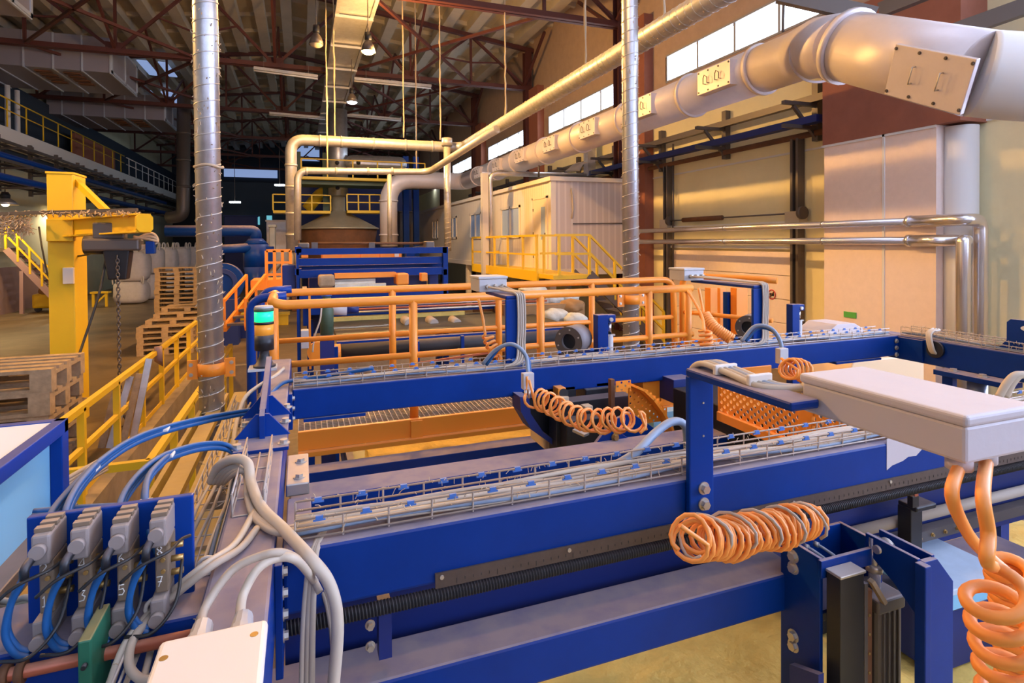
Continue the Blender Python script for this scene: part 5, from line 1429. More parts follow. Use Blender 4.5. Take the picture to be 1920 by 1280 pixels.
# signal light
q = at(496, 684, z=TZ + .02)
t = thing('signal_light', 'signal light with lit green segment above an amber one on the left beam', 'signal light', V((q.x, q.y, TZ)))
def zc(v): return at(497, v, y=q.y).z
R_ = .047
MB().box(q.x - .075, q.x + .06, q.y - .06, q.y + .06, TZ, TZ + .012).obj('mount_plate', M['greybox'], t)
MB().tube([V((q.x, q.y, TZ + .012)), V((q.x, q.y, TZ + .022)), V((q.x, q.y, TZ + .024)), V((q.x, q.y, zc(668))), V((q.x, q.y, zc(655)))], [.055, .055, .045, .026, .022], 24).obj('foot', M['black'], t)
MB().cyl((q.x, q.y, zc(655)), (q.x, q.y, zc(627)), R_, seg=28).obj('base_unit', M['black'], t)
M['amber'] = mat('amber_lens', (.8, .3, .03), .3, emit=(1, .4, .05), estr=.15)
M['grn'] = mat('green_lens_lit', (.02, .6, .3), .3, emit=(.0, 1, .28), estr=1.1)
ln = MB(); ln.cyl((q.x, q.y, zc(627)), (q.x, q.y, zc(607)), R_ * .98, seg=28); ln.obj('amber_lens', M['amber'], t)
MB().cyl((q.x, q.y, zc(607)), (q.x, q.y, zc(602)), R_ * 1.02, seg=28).obj('spacer_ring', M['black'], t)
MB().cyl((q.x, q.y, zc(602)), (q.x, q.y, zc(583)), R_ * .98, seg=28).obj('green_lens', M['grn'], t)
MB().cyl((q.x, q.y, zc(583)), (q.x, q.y, zc(577)), R_ * 1.02, seg=28).obj('top_ring', M['darkgreen'], t)
MB().tube([V((q.x, q.y, zc(577))), V((q.x, q.y, zc(573)))], [R_, R_ * .9], 28).obj('top_cap', M['greybox'], t)

# ---- wire cable trays
def tray(p, q, wdir, w, h, name, label, step=.1, clips=True, cables=5, lint=300, cr=.006):
    p, q, wd = V(p), V(q), V(wdir)
    d = (q - p).normalized(); L = (q - p).length; up = V((0, 0, 1))
    t = thing(name, label, 'cable tray', p)
    b = MB(); r = .0026
    lines = [(0, 0), (.5, 0), (1, 0), (0, .5), (1, .5), (0, 1), (1, 1)]
    for (a, c) in lines: b.tube([p + wd * w * a + up * (h * c + .004), q + wd * w * a + up * (h * c + .004)], r, 6)
    n = int(L / step)
    for k in range(n + 1):
        o = p + d * (step * k)
        b.tube([o + up * (h + .004), o, o + wd * w, o + wd * w + up * (h + .004)], r, 6, smooth=False)
    b.obj('wire_mesh', M['wire'], t)
    if clips:
        for k in range(min(n, 48)):
            for a in (0, 1):
                o = p + d * (step * (k + .5)) + wd * w * a + up * (h + .004)
                m = MB(); m.bar(o - d * .008, o + d * .008, .007, .008); m.bar(o - d * .013 - up * .006, o + d * .013 - up * .006, .004, .004)
                m.obj('clip', M['clip'], t)
    for k in range(cables):
        pts = []; ph = random.random() * 6
        n2 = int(L / .12)
        for i in range(n2 + 1):
            o = p + d * (L * i / n2)
            f = min(.93, max(.07, (k + .5) / cables + .12 * math.sin(i * .5 + ph) + random.gauss(0, .02)))
            pts.append(o + wd * w * f + up * (cr + .002 + .012 * (.5 + .5 * math.sin(i * .9 + ph * 2))))
        MB().tube(spline(pts, 2), cr * random.uniform(.75, 1.15), 6).obj('cable', M[random.choice(['cable', 'cablewhite', 'cablewhite', 'cablebluegrey'])], t)
    if lint:
        m = MB()
        for i in range(lint):
            (a, c) = random.choice(lines[3:])
            o = p + d * random.random() * L + wd * w * a + up * (h * c + .004)
            e = o + V((random.gauss(0, .008), random.gauss(0, .006), random.gauss(-.002, .007)))
            m.tube([o, (o + e) / 2 + V((0, 0, .003)), e], .0011, 3, False)
        m.obj('lint', M['lint'], t, kind='stuff')
    return t
tray((-.02, YB0 + .024, TZ + .004), (3.7, YB0 + .024, TZ + .004), (0, 1, 0), .095, .042, 'cable_tray', 'wire cable tray full of cables lying on the nearest blue cross beam', cables=9, lint=700)
tray((-.04, YA0 + .014, TZ + .004), (3.7, YA0 + .014, TZ + .004), (0, 1, 0), .1, .042, 'cable_tray', 'wire cable tray along the second blue cross beam, below the small junction boxes', cables=6, lint=500)
tray((3.79, 2.72, TZ + .004), (3.79, 1.95, TZ + .004), (1, 0, 0), .1, .05, 'cable_tray', 'linty wire tray on the right side beam of the blue frame', cables=4, clips=False, lint=700, step=.07)
tray((-.29, .95, TZ - .1), (-.29, 2.9, TZ - .1), (1, 0, 0), .1, .05, 'cable_tray', 'rusty wire tray hanging on the outer side of the left beam', cables=5, clips=False, lint=150)

tray((-.162, 1.5, TZ + .002), (-.162, 1.92, TZ + .002), (1, 0, 0), .07, .05, 'cable_tray', 'short piece of wire tray on top of the left beam under the cable arch', cables=0, clips=False, lint=0)
# ---- steel rule and black threaded rod under the near cross beam
t = thing('steel_rule', 'long dark steel rule screwed along the lower edge of the near cross beam', 'ruler', (1.5, YB0, 2.0))
MB().box(.28, 3.7, YB0 - .006, YB0 - .001, 2.003, 2.038).obj('strip', M['ruler'], t)
for x in (.295, .62, .98, 1.35, 1.75, 2.2, 2.7): MB().cyl((x, YB0 - .006, 2.028), (x, YB0 - .009, 2.028), .005, seg=10).obj('screw', M['zinc'], t)
b = MB()
for k in range(160): b.box(.33 + .02 * k, .3312 + .02 * k, YB0 - .0068, YB0 - .006, 2.013 if k % 5 else 2.007, 2.02)
b.obj('graduation', M['black'], t)
def threaded(p, q, r, pitch, name, label):
    t = thing(name, label, 'rod', p)
    MB().tube([p, q], r * .88, 14).obj('core', M['rubber'], t)
    L = (V(q) - V(p)).length; N = int(L / pitch * 12); p, q = V(p), V(q); d = (q - p).normalized(); n = d.orthogonal().normalized(); c = d.cross(n)
    MB().tube([p + d * L * i / N + (n * math.cos(2 * PI * i / 12) + c * math.sin(2 * PI * i / 12)) * r * .88 for i in range(N + 1)], r * .13, 5, False).obj('thread', M['rubber'], t)
    return t
threaded((-.04, 1.325, 1.966), (3.6, 1.325, 1.966), .017, .0075, 'threaded_rod', 'long black ribbed rod running below the steel rule')
b = MB().box(.16, .19, 1.36, 1.4, 1.82, 1.95)
t = thing('rod_bearing', 'small dark bearing bracket holding the black ribbed rod at its left end', 'bracket', (.17, 1.38, 1.85))
b.obj('plate', M['blue_dark'], t); 
for z in (1.86, 1.91): MB().bolt((.14, 1.36, z), (0, -1, 0), .008, .01).obj('bolt', M['zinc'], t)

# ---- big upright bracket with long junction box
y1_arm = at(1540, 700, z=2.5).y - .03
t = thing('arm_bracket', 'tall blue upright on the near cross beam with an arm towards the long box', 'bracket', (1.02, YB0, 2.0))
ux0, ux1, uz = .972, 1.052, 2.455
MB().box(ux0, ux1, YB0 - .02, YB0 - .002, 2.055, uz - .02).obj('upright', M['blue_clean'], t, .004)
MB().box(ux0, ux1, y1_arm, YB0 - .002, uz - .022, uz).obj('arm', M['blue'], t, .006)
for z in (2.128, 2.085): MB().bolt((ux0 + .045, YB0 - .02, z), (0, -1, 0), .012, .012).obj('bolt', M['zinc'], t)
for z in (2.36, 2.27): MB().cyl((ux0 + .045, YB0 - .02, z), (ux0 + .045, YB0 - .022, z), .003, seg=8).obj('rivet', M['zinc'], t)
bt = 2.5
A1, A2 = at(1512, 697, z=bt), at(1797, 783, z=bt)
x0 = (A1.x + A2.x) / 2 - .0; x1 = x0 + .195; y0, y1 = A2.y, A1.y
t = thing('junction_box', 'long dusty pale grey junction box held out towards the viewer at right', 'junction box', (x0 + .1, (y0 + y1) / 2, bt - .1))
MB().box(x0 + .004, x1 - .004, y0 + .004, y1 - .004, bt - .085, bt - .02).obj('body', M['plastic'], t, .006)
MB().box(x0 - .001, x1 + .001, y0 - .001, y1 + .001, bt - .021, bt).obj('lid', M['plastic'], t, .007, 3)
MB().box(x0 + .008, x1 - .008, y0 + .008, y1 - .008, bt - .024, bt - .02).obj('seal', M['black'], t)
for (x, y) in ((x0 + .045, y0 + .04), (x0 + .12, y0 + .045)):
    MB().cyl((x, y, bt - .11), (x, y, bt - .085), .021, seg=10).obj('cable_gland', M['plastic'], t)
for dx in (.05, .1): MB().cyl((x0 + dx, y1, bt - .045), (x0 + dx, y1 + .03, bt - .045), .016, seg=12).obj('side_gland', M['cable'], t)
# cables lying along the arm
for k, (dx, m) in enumerate(((.01, 'cablewhite'), (.025, 'cable'), (.04, 'cablebluegrey'), (.055, 'cablewhite'))):
    p = [V((ux0 + .03 + dx, YB0 + .03, TZ + .05)), V((ux0 + .03 + dx * .5, YB0 + .025, uz - .05)), V((ux0 + .02 + dx, YB0 - .02, uz + .012)), V((ux0 + .02 + dx, YB0 - .12, uz + .012)), V((ux0 + .025 + dx, y1 + .06, uz - .002 + .004)), V((x0 + .07 + dx * .3, y1 + .02, bt - .045))]
    tag(MB().tube(spline(p, 6), .008, 8).obj('arm_cable', M[m]), 'grey cable strapped on the arm that leads to the long pale box', 'cable', 'cables on the blue arm')
for y in (YB0 - .1, y1 + .09):
    tag(MB().box(ux0 + .015, ux0 + .085, y - .006, y + .006, uz, uz + .026).obj('cable_tie', M['whitebox'], bevel=.003), 'white cable tie round the cables on the blue arm, %s' % ('near the upright' if y > 1.1 else 'near the pale box'), 'cable tie')

# ---- the two small junction boxes on bent brackets
def small_box(u_up, dx, yb, lab, ya=YA0 + .03):
    q = at(u_up, 600, y=ya); x = q.x
    t = thing('bent_bracket', 'bent blue bracket on the second cross beam carrying the %s junction box' % lab, 'bracket', (x, ya, TZ))
    z = 2.525
    MB().box(x - .05, x + .05, ya - .0, ya + .02, TZ, z - .02).obj('upright', M['blue_clean'], t, .004)
    MB().box(x - .05, x + .05, ya, yb, z - .02, z).obj('arm', M['blue'], t, .006)
    t2 = thing('junction_box', 'small pale grey junction box with cable glands, %s' % lab, 'junction box', (x, yb, z))
    MB().box(x - .075 + dx, x + .085 + dx, yb - .1, yb + .07, z + .0, z + .07).obj('body', M['greybox'], t2, .004)
    MB().box(x - .08 + dx, x + .09 + dx, yb - .105, yb + .075, z + .07, z + .085).obj('lid', M['greybox'], t2, .004)
    for k in range(3): MB().cyl((x - .03 + dx + .045 * k, yb - .1, z + .03), (x - .03 + dx + .045 * k, yb - .13, z + .03), .012, seg=10).obj('cable_gland', M['zinc'], t2)
    for k in range(4):
        p = [V((x - .03 + dx + .03 * k, yb - .13, z + .03)), V((x - .01 + .015 * k, ya + .1, z + .015)), V((x + .0 + .012 * k, ya + .0, z + .012)), V((x + .01 + .012 * k, ya - .015, z - .03)), V((x + .01 + .012 * k, ya - .012, TZ + .15)), V((x - .02 + .012 * k, ya - .02, TZ + .03)), V((x - .2, ya + .02, TZ + .015))]
        tag(MB().tube(spline(p, 7), .006, 7).obj('bracket_cable', M['cable' if k % 2 else 'cablewhite']), 'pale cable running down the bent bracket of the %s junction box' % lab, 'cable', 'cables of the %s junction box' % lab)
    return x, z
xa1, za1 = small_box(966, -.04, 3.1, 'left small')
xa2, za2 = small_box(1425, -.1, 3.35, 'right small')
# ================================================================ coiled cables
def coiled(name, label, path, R, turns, r, tails=(), per=14, m='orangecable', sq=True, phase=0, face=None):
    h = coil(path, R, turns, per, sq, phase, (.55 if sq else 0) if face is None else face)
    pre = [V(p) for p in tails[0]] if tails and tails[0] else []
    post = [V(p) for p in tails[1]] if len(tails) > 1 and tails[1] else []
    pts = (spline(pre + [h[0]], 6)[:-1] if pre else []) + h + (spline([h[-1]] + post, 6)[1:] if post else [])
    o = MB().tube(pts, r, 8).obj(name, M[m])
    return tag(o, label, 'coiled cable')
# hanging from the second cross beam, across the gap
P = lambda u, v, d: at(u, v, d=d)
pth = [P(1000, 742, 2.42), P(1020, 752, 2.4), P(1060, 772, 2.36), P(1110, 786, 2.32), P(1150, 788, 2.3), P(1195, 786, 2.28)]
coiled('coiled_cable', 'loose orange coiled cable sagging in the gap from the second cross beam', pth, .043, 10.5, .006, ([P(988, 705, 2.45), P(986, 735, 2.45)], [P(1210, 800, 2.27), P(1200, 812, 2.26)]))
coiled('coiled_cable', 'second strand of orange coils tangled with the sagging one', [p + V((.01, -.012, -.008)) for p in pth], .038, 7.5, .006, ([P(992, 712, 2.44)], [P(1212, 806, 2.27)]), phase=1.5)
# lying under the steel rule
pth = [P(1292, 1010, 1.33), P(1330, 1013, 1.36), P(1390, 1007, 1.42), P(1450, 992, 1.47), P(1515, 978, 1.52)]
coiled('coiled_cable', 'thick bunch of orange coils hanging under the steel rule', pth, .043, 15, .0055, ([P(1275, 985, 1.3)], [P(1535, 950, 1.53)]))
coiled('coiled_cable', 'second bunch of orange coils wound among those under the steel rule', [p + V((0, .004, .006)) for p in pth], .04, 15, .0055, phase=2)
coiled('coiled_cable', 'thin grey hose wound through the orange coils under the steel rule', [p + V((.01, 0, .008)) for p in pth], .046, 5, .004, m='cable', phase=1)
# at the small boxes
q0, q1 = P(905, 585, 3.0), P(912, 618, 3.0)
coiled('coiled_cable', 'orange coiled cable hanging below the left small junction box', [P(914, 628, 3.0), P(920, 645, 2.98), P(932, 665, 2.95)], .026, 4.5, .0075, ([P(897, 560, 3.02), P(905, 595, 3.0)], [P(940, 672, 2.93)]), sq=False)
coiled('coiled_cable', 'tight orange spiral cable hanging under the right small junction box', [P(1320, 588, 3.3), P(1338, 612, 3.25), P(1372, 636, 3.2)], .026, 17, .0075, ([P(1310, 540, 3.35), P(1316, 570, 3.32)], []), sq=False)
coiled('coiled_cable', 'short orange coil beside the tight spiral at the right small box', [P(1322, 618, 3.1), P(1325, 648, 3.1)], .03, 3.5, .008, ([P(1290, 545, 3.35), P(1315, 590, 3.2)], []), sq=False)
coiled('coiled_cable', 'small orange coil hanging from the second cross beam near the long pale box', [P(1478, 690, 2.35), P(1490, 692, 2.35), P(1505, 696, 2.35)], .04, 4.5, .006, ([P(1465, 672, 2.4)], []))
PH = 3.4
# thick coil at right
gx0, gx1, gy = x0 + .045, x0 + .12, y0 + .04
s0, s1 = V((gx0, gy, bt - .105)), V((gx1, gy, bt - .105))
pth = [P(1862, 1098, .94), P(1870, 1140, .95), P(1880, 1190, .96), P(1888, 1235, .97), P(1900, 1340, .98)]
coiled('coiled_cable', 'fat glossy orange coiled cable falling from the front gland of the long pale box', pth, .041, 5.6, .0105, ([s1, P(1843, 930, .93), P(1853, 1000, .92), P(1850, 1050, .9)], []), 22, sq=False, phase=PH)
coiled('coiled_cable', 'tightly wound fat orange cable behind the glossy one at the right edge', [P(1890, 1060, 1.06), P(1905, 1150, 1.08), P(1915, 1300, 1.1)], .03, 14, .0105, ([s0, P(1785, 930, .95), P(1815, 1000, 1.0), P(1850, 1040, 1.04)], []), 18, sq=False)

# ================================================================ cables on the beams
def cable(name, label, pts, r, m, group=None, n=7, cat='cable'):
    return tag(MB().tube(spline(pts, n), r, 10).obj(name, M[m]), label, cat, group)
cable('air_hose', 'blue grey hose arching from the tray at the left bent bracket', [P(905, 682, 2.62), P(930, 655, 2.6), P(960, 645, 2.58), P(985, 665, 2.56), P(990, 700, 2.52), P(992, 735, 2.5)], .009, 'cablebluegrey')
cable('air_hose', 'second hose of the arch by the left bent bracket', [P(912, 684, 2.62), P(938, 652, 2.6), P(966, 648, 2.58), P(990, 672, 2.56), P(994, 705, 2.52)], .007, 'bluehose')
cable('air_hose', 'blue grey hose arching from the tray at the right bent bracket', [P(1390, 640, 2.75), P(1415, 612, 2.75), P(1445, 615, 2.72), P(1463, 640, 2.7), P(1467, 675, 2.68)], .009, 'cablebluegrey')
cable('air_hose', 'green hose in the arch by the right bent bracket', [P(1398, 640, 2.75), P(1422, 616, 2.75), P(1450, 622, 2.72), P(1466, 650, 2.7)], .006, 'bluehose')
cable('air_hose', 'fat grey hose rising from the near tray beside the tall upright', [P(1140, 880, 1.62), P(1190, 850, 1.66), P(1230, 810, 1.75), P(1262, 790, 1.8), P(1285, 800, 1.82), P(1290, 850, 1.84)], .013, 'cablebluegrey')
for k in range(2):
    cable('white_cable', 'white cable bent over the right side beam at the lower right edge', [P(1872 + 12 * k, 745, 1.9), P(1890 + 10 * k, 715, 1.9), P(1910 + 8 * k, 702, 1.9), P(1950, 712, 1.9)], .012, 'cablewhite', 'white cables at the right edge')
for u, v, d, l in ((988, 712, 2.46, 'left'), (1466, 665, 2.62, 'right')):
    q = P(u, v, d)
    t = thing('hose_fitting', 'small grey hose manifold on the front of the second cross beam, %s one' % l, 'fitting', q)
    MB().box(q.x - .02, q.x + .03, q.y - .01, q.y + .02, q.z - .04, q.z + .03).obj('manifold', M['greybox'], t, .003)
    for k in range(3): MB().cyl(q + V((-.012 + .016 * k, -.012, -.04)), q + V((-.012 + .016 * k, -.012, -.075)), .006).obj('nipple', M['zinc'], t)
# thick pale cable arching over the left beam and falling in front
Z_ = lambda u, v, z: at(u, v, z=z)
Y_ = lambda u, v, y: at(u, v, y=y)
cable('thick_cable', 'thickest pale cable, arching over the left beam and falling at lower left', [Z_(396, 902, 2.12), Z_(410, 874, 2.18), Z_(438, 860, 2.22), Z_(464, 868, 2.22), Z_(471, 905, 2.19), Z_(490, 950, 2.172), Z_(530, 990, 2.172), Y_(578, 1042, 1.22), Y_(618, 1095, 1.2), Y_(633, 1170, 1.19), Y_(624, 1300, 1.19)], .0125, 'cablewhite')
for k in range(4):
    cable('pale_cable', 'pale cable bundled under the thickest one on the left beam', [Z_(402 + 6 * k, 905, 2.12), Z_(418 + 5 * k, 884 + 3 * k, 2.17), Z_(442 + 3 * k, 874 + 3 * k, 2.2), Z_(460 + k, 890, 2.19), Z_(464, 935, 2.165), Z_(480 + 3 * k, 975, 2.162), Z_(528 + 6 * k, 1000 - 2 * k, 2.165), Z_(600, 985 - 4 * k, 2.168)], .007, 'cable', 'cables bundled on the left beam')
for k in range(3):
    cable('grey_cable', 'slender pale cable dropping from the near tray beside the thickest cable', [P(612 + 3 * k, 985, 1.33), P(592 + 3 * k, 1018, 1.25), P(580 + 5 * k, 1060, 1.2), P(570 + 8 * k, 1160, 1.16), P(566 + 9 * k, 1300, 1.15)], .0065, 'cable' if k else 'cablewhite', 'cables dropping from the near tray')
for k in range(2):
    cable('grey_cable', 'slender cable behind the dropping ones, curving to the lower beam', [P(590 + 6 * k, 1080, 1.25), P(610 + 6 * k, 1120, 1.24), P(622, 1180, 1.22), P(628, 1260, 1.2)], .006, 'cable', 'cables curving to the lower beam')
# cables to the lower left box
cable('gland_cable', 'grey cable rising from the left gland of the lower junction box', [V((-.161, 1.04, 2.178)), V((-.159, 1.085, 2.186)), Z_(432, 1072, 2.22), Z_(480, 1045, 2.235), Z_(530, 1036, 2.23), Y_(572, 1060, 1.25), Y_(600, 1110, 1.22)], .0075, 'cable')
cable('gland_cable', 'white cable rising from the right gland of the lower junction box', [V((-.103, 1.04, 2.178)), V((-.102, 1.09, 2.19)), Z_(484, 1066, 2.22), Z_(520, 1046, 2.225), Z_(556, 1050, 2.21), Y_(590, 1090, 1.24)], .008, 'cablewhite')
cable('pale_cable', 'left one of two pale cables crossing the left beam diagonally to lower left', [Z_(476, 960, 2.162), Z_(440, 1020, 2.162), Z_(380, 1062, 2.175), P(300, 1130, 1.1), P(240, 1200, 1.0), P(200, 1300, .95)], .0075, 'cablewhite')
cable('pale_cable', 'right one of two pale cables crossing the left beam, looping to the lower box', [Z_(482, 990, 2.162), Z_(450, 1028, 2.162), Z_(390, 1066, 2.175), P(300, 1140, 1.08), P(252, 1195, 1.0), P(242, 1245, .96), P(262, 1272, .94), P(285, 1275, .93)], .0075, 'cable')
for (u, v, d) in ((388, 1063, 1.19), (292, 1142, 1.07)):
    q = P(u, v, d)
    tag(MB().tube([q + V((.018 * math.cos(a), .006, .018 * math.sin(a))) for a in [i * .5236 for i in range(12)]], .004, 6, False, True).obj('cable_tie', M['whitebox']), 'white cable tie binding the two diagonal pale cables, %s' % ('upper one' if v < 1100 else 'lower one'), 'cable tie')
cable('beam_cable', 'pale cable lying along the far part of the left beam up to its end', [P(532, 690, 2.95), P(515, 705, 2.8), P(490, 720, 2.7), P(462, 742, 2.55), P(448, 775, 2.4), P(440, 810, 2.2), P(438, 850, 2.0)], .009, 'cablewhite')
cable('beam_cable', 'blue air hose running from the second tray over the left beam', [P(700, 690, 2.65), P(620, 703, 2.65), P(560, 712, 2.64), P(530, 718, 2.6), P(505, 740, 2.5)], .009, 'bluehose')
# long blue hose bundles from the valve bank
def hoses(label, pts, n, r, grp, spread=.008):
    for k in range(n):
        o = V((0, (k % 2) * spread * 1.3, (k - n / 2) * spread))
        tag(MB().tube(spline([V(p) + o * (1 if 0 < i < len(pts) - 1 else .8) for i, p in enumerate(pts)], 8), r, 9).obj('air_hose', M['bluehose']), label, 'air hose', grp)
hoses('blue air hose arching high from the valve bank to the gusset bracket', [P(75, 1030, 1.08), P(88, 985, 1.1), P(110, 945, 1.16), P(172, 880, 1.3), P(240, 830, 1.5), P(308, 803, 1.7), P(390, 783, 1.95), P(475, 768, 2.15)], 3, .0065, 'high hose arch')
hoses('blue air hose joining the high arch from the second valve', [P(150, 1050, 1.08), P(125, 1000, 1.1), P(124, 960, 1.12), P(145, 915, 1.2), P(180, 872, 1.31)], 3, .0065, 'hoses of the second valve')
hoses('blue air hose arching from the third valve to the left beam', [P(222, 1030, 1.1), P(222, 970, 1.12), P(235, 925, 1.18), P(272, 880, 1.3), P(316, 852, 1.45), P(380, 834, 1.65), P(430, 838, 1.78), P(468, 880, 1.7)], 3, .0065, 'lower hose arch')
hoses('blue air hose joining the lower arch from the fourth valve', [P(295, 1030, 1.1), P(276, 975, 1.12), P(270, 930, 1.15), P(280, 890, 1.25), P(316, 853, 1.45)], 2, .0065, 'hoses of the fourth valve')
hoses('blue air hose running level behind the heads of the valve bank', [P(60, 962, 1.22), P(150, 955, 1.24), P(250, 950, 1.25), P(320, 945, 1.26)], 2, .0065, 'level hoses behind the valves')
for (u, v, d) in ((93, 972, 1.1), (172, 880, 1.3), (308, 805, 1.7), (316, 853, 1.45), (125, 982, 1.1), (228, 955, 1.12), (270, 945, 1.13)):
    q = P(u, v, d)
    tag(MB().box(q.x - .012, q.x + .012, q.y - .014, q.y + .02, q.z - .004, q.z + .004).obj('hose_tie', M['whitebox'], bevel=.002), 'pale cable tie round a bundle of blue air hoses', 'cable tie', 'ties on the blue hoses')

# ================================================================ valve bank
VY = 1.25
a, c = at(78, 1195, y=VY + .03), at(340, 935, y=VY + .03)
t = thing('valve_plate', 'blue mounting plate behind the four dusty valves', 'plate', a)
MB().box(a.x - .02, c.x + .02, VY + .03, VY + .045, a.z - .02, c.z + .005).obj('plate', M['blue_clean'], t, .003)
for x_ in (a.x + .02, c.x - .02): MB().bolt((x_, VY + .03, c.z - .01), (0, -1, 0), .006, .005).obj('bolt', M['zinc'], t)
digits = {
    '1': [[(.3, .8), (.5, 1), (.5, 0)], [(.2, 0), (.8, 0)]],
    '2': [[(0, .8), (.3, 1), (.8, .9), (.9, .65), (0, 0), (1, 0)]],
    '3': [[(0, 1), (.9, 1), (.4, .6), (.9, .4), (.7, .05), (0, 0)]],
    '4': [[(.8, 0), (.8, 1), (0, .3), (1, .3)]],
    '5': [[(.9, 1), (.1, 1), (.05, .55), (.7, .6), (.9, .3), (.6, 0), (0, .05)]],
    '6': [[(.8, 1), (.2, .6), (.1, .2), (.5, 0), (.9, .25), (.5, .5), (.12, .3)]],
    '7': [[(0, 1), (.9, 1), (.3, 0)], [(.2, .5), (.8, .5)]],
    '8': [[(.5, .5), (.1, .75), (.5, 1), (.9, .75), (.5, .5), (.1, .25), (.5, 0), (.9, .25), (.5, .5)]],
}
M['ink'] = mat('white_marker', (.8, .78, .72), .6)
cols = [(103, 966, 1188, '2', '1'), (172, 956, 1178, '4', '3'), (243, 950, 1165, '6', '5'), (312, 940, 1148, '8', '7')]
for i, (u, v0, v1, dg1, dg2) in enumerate(cols):
    top, bot = at(u, v0, y=VY), at(u - 5, v1, y=VY)
    H = top.z - bot.z; xc = (top.x + bot.x) / 2
    t = thing('solenoid_valve', 'dusty pneumatic valve marked %s and %s, %s from the left on the blue plate' % (dg1, dg2, ['first', 'second', 'third', 'last'][i]), 'valve', V((xc, VY, bot.z)), 'pneumatic valves')
    w = .0125
    zt, zb = top.z, bot.z
    MB().box(xc - w * .75, xc + w, VY - .035, VY + .03, zb + H * .27, zb + H * .7).obj('valve_body', M['valve'], t, .003)
    MB().box(xc - w * 1.2, xc + w * 1.0, VY - .05, VY + .03, zb + H * .7, zt - .012).obj('solenoid', M['valvehead'], t, .004)
    for k in range(3): MB().box(xc - w * 1.15, xc + w * .95, VY - .038 + .024 * k, VY - .024 + .024 * k, zt - .012, zt - .004).obj('cooling_fin', M['valve'], t, .001)
    MB().box(xc - w * 1.25, xc + w * .8, VY - .05, VY + .03, zb + .0, zb + H * .25).obj('lower_solenoid', M['valvehead'], t, .004)
    MB().cyl((xc - w * .2, VY - .05, zt - H * .17), (xc - w * .2, VY - .062, zt - H * .17), .012, seg=16).obj('coil_nut', M['valvehead'], t)
    MB().cyl((xc - w * .3, VY - .05, zb + H * .1), (xc - w * .3, VY - .064, zb + H * .1), .012, seg=16).obj('coil_nut', M['valvehead'], t)
    MB().tube(spline([V((xc - w * .9, VY - .05, zt - H * .22)), V((xc - w * 1.1, VY - .075, zt - H * .25)), V((xc - w * 1.2, VY - .075, zt - H * .33))], 5), .007, 10).obj('elbow_plug', M['black'], t)
    for k, zz in enumerate((.62, .5, .38)): MB().cyl((xc + w, VY - .01, zb + H * zz), (xc + w + .02, VY - .01, zb + H * zz), .006, seg=8).obj('brass_fitting', M['brass'], t)
    for k, zz in enumerate((.56, .46)): MB().cyl((xc + .004, VY - .035, zb + H * zz), (xc + .004, VY - .039, zb + H * zz), .004, seg=8).obj('screw', M['brass'], t)
    for dg, zz in ((dg1, .6), (dg2, .33)):
        s = .014; b = MB()
        for st in digits[dg]:
            b.tube([V((xc - .002 + (p[0] - .5) * s * .7, VY - .0355, zb + H * zz + p[1] * s * 1.3)) for p in st], .0011, 5)
        b.obj('marker_numeral', M['ink'], t)
    # hose loops of this valve
    hoses('blue hose looping down beside the %s valve of the bank' % ['first', 'second', 'third', 'fourth'][i], [V((xc - w * 1.35, VY - .075, zt - H * .32)), V((xc - .036, VY - .07, zt - H * .5)), V((xc - .044, VY - .07, zt - H * .72)), V((xc - .032, VY - .07, zb + H * .12)), V((xc - .016, VY - .066, zb + H * .05))], 2, .0055, 'hose loops of valve %s' % dg2, .006)
    tag(MB().tube(spline([V((xc - .05, VY - .09, zb + H * .55)), V((xc - .02, VY - .09, zb + H * .66)), V((xc + .02, VY - .075, zb + H * .71)), V((xc + w + .02, VY - .03, zb + H * .7)), V((xc + w + .03, VY, zb + H * .66))], 6), .003, 7).obj('black_hose', M['blackcable']), 'thin dark hose curling across the %s valve' % ['first', 'second', 'third', 'fourth'][i], 'hose')
    tag(MB().tube(spline([V((xc - .045, VY - .09, zb + H * .1)), V((xc, VY - .1, zb + H * .12)), V((xc + .03, VY - .07, zb + H * .26)), V((xc + w + .02, VY - .02, zb + H * .5))], 6), .003, 7).obj('black_hose', M['blackcable']), 'thin dark hose rising behind the foot of the %s valve' % ['first', 'second', 'third', 'fourth'][i], 'hose')

# ================================================================ lower left corner
lz = at(170, 1192, y=1.2).z
t = thing('outer_beam', 'blue beam with dusty top under the valve bank, running left out of view', 'beam', (-.5, 1.2, lz))
MB().box(-1.6, -.18, 1.2, 1.36, lz - .16, lz).obj('beam', M['blue'], t, .006)
a, c = at(0, 1268, y=1.17), at(292, 1223, y=1.17)
t = thing('red_rod', 'red brown round rod crossing the lower left corner', 'rod', a)
MB().cyl(V((a.x - .3, 1.17, a.z)), V((c.x + .06, 1.17, a.z)), .0105, seg=14).obj('rod', M['copper'], t)
for u in (10, 40): q = at(u, 1262, y=1.17); MB().pipe((q.x - .006, 1.17, a.z), (q.x + .006, 1.17, a.z), .017, .008, 16).obj('clamp_ring', M['rust'], t)
a, c = at(146, 1290, y=1.1), at(182, 1196, y=1.1)
MB_ = MB().box(a.x, c.x - .008, 1.1, 1.202, a.z - .05, c.z)
t = thing('green_block', 'green painted block with dusty top through which the red rod passes', 'block', (a.x, 1.1, a.z))
MB_.obj('body', M['green'], t, .003)
q = at(160, 1245, y=1.1)
MB().cyl((q.x, 1.099, q.z), (q.x, 1.09, q.z), .004, seg=8).obj('grub_screw', M['black'], t)
for k in range(3):
    cable('dusty_hose', 'dusty hose lying on the outer beam below the valves', [P(20, 1178 - 6 * k, 1.15), P(60, 1195 - 4 * k, 1.13), P(130, 1192 - 3 * k, 1.13), P(220, 1180, 1.14), P(300, 1160, 1.15)], .008, 'steel', 'dusty hoses under the valves')
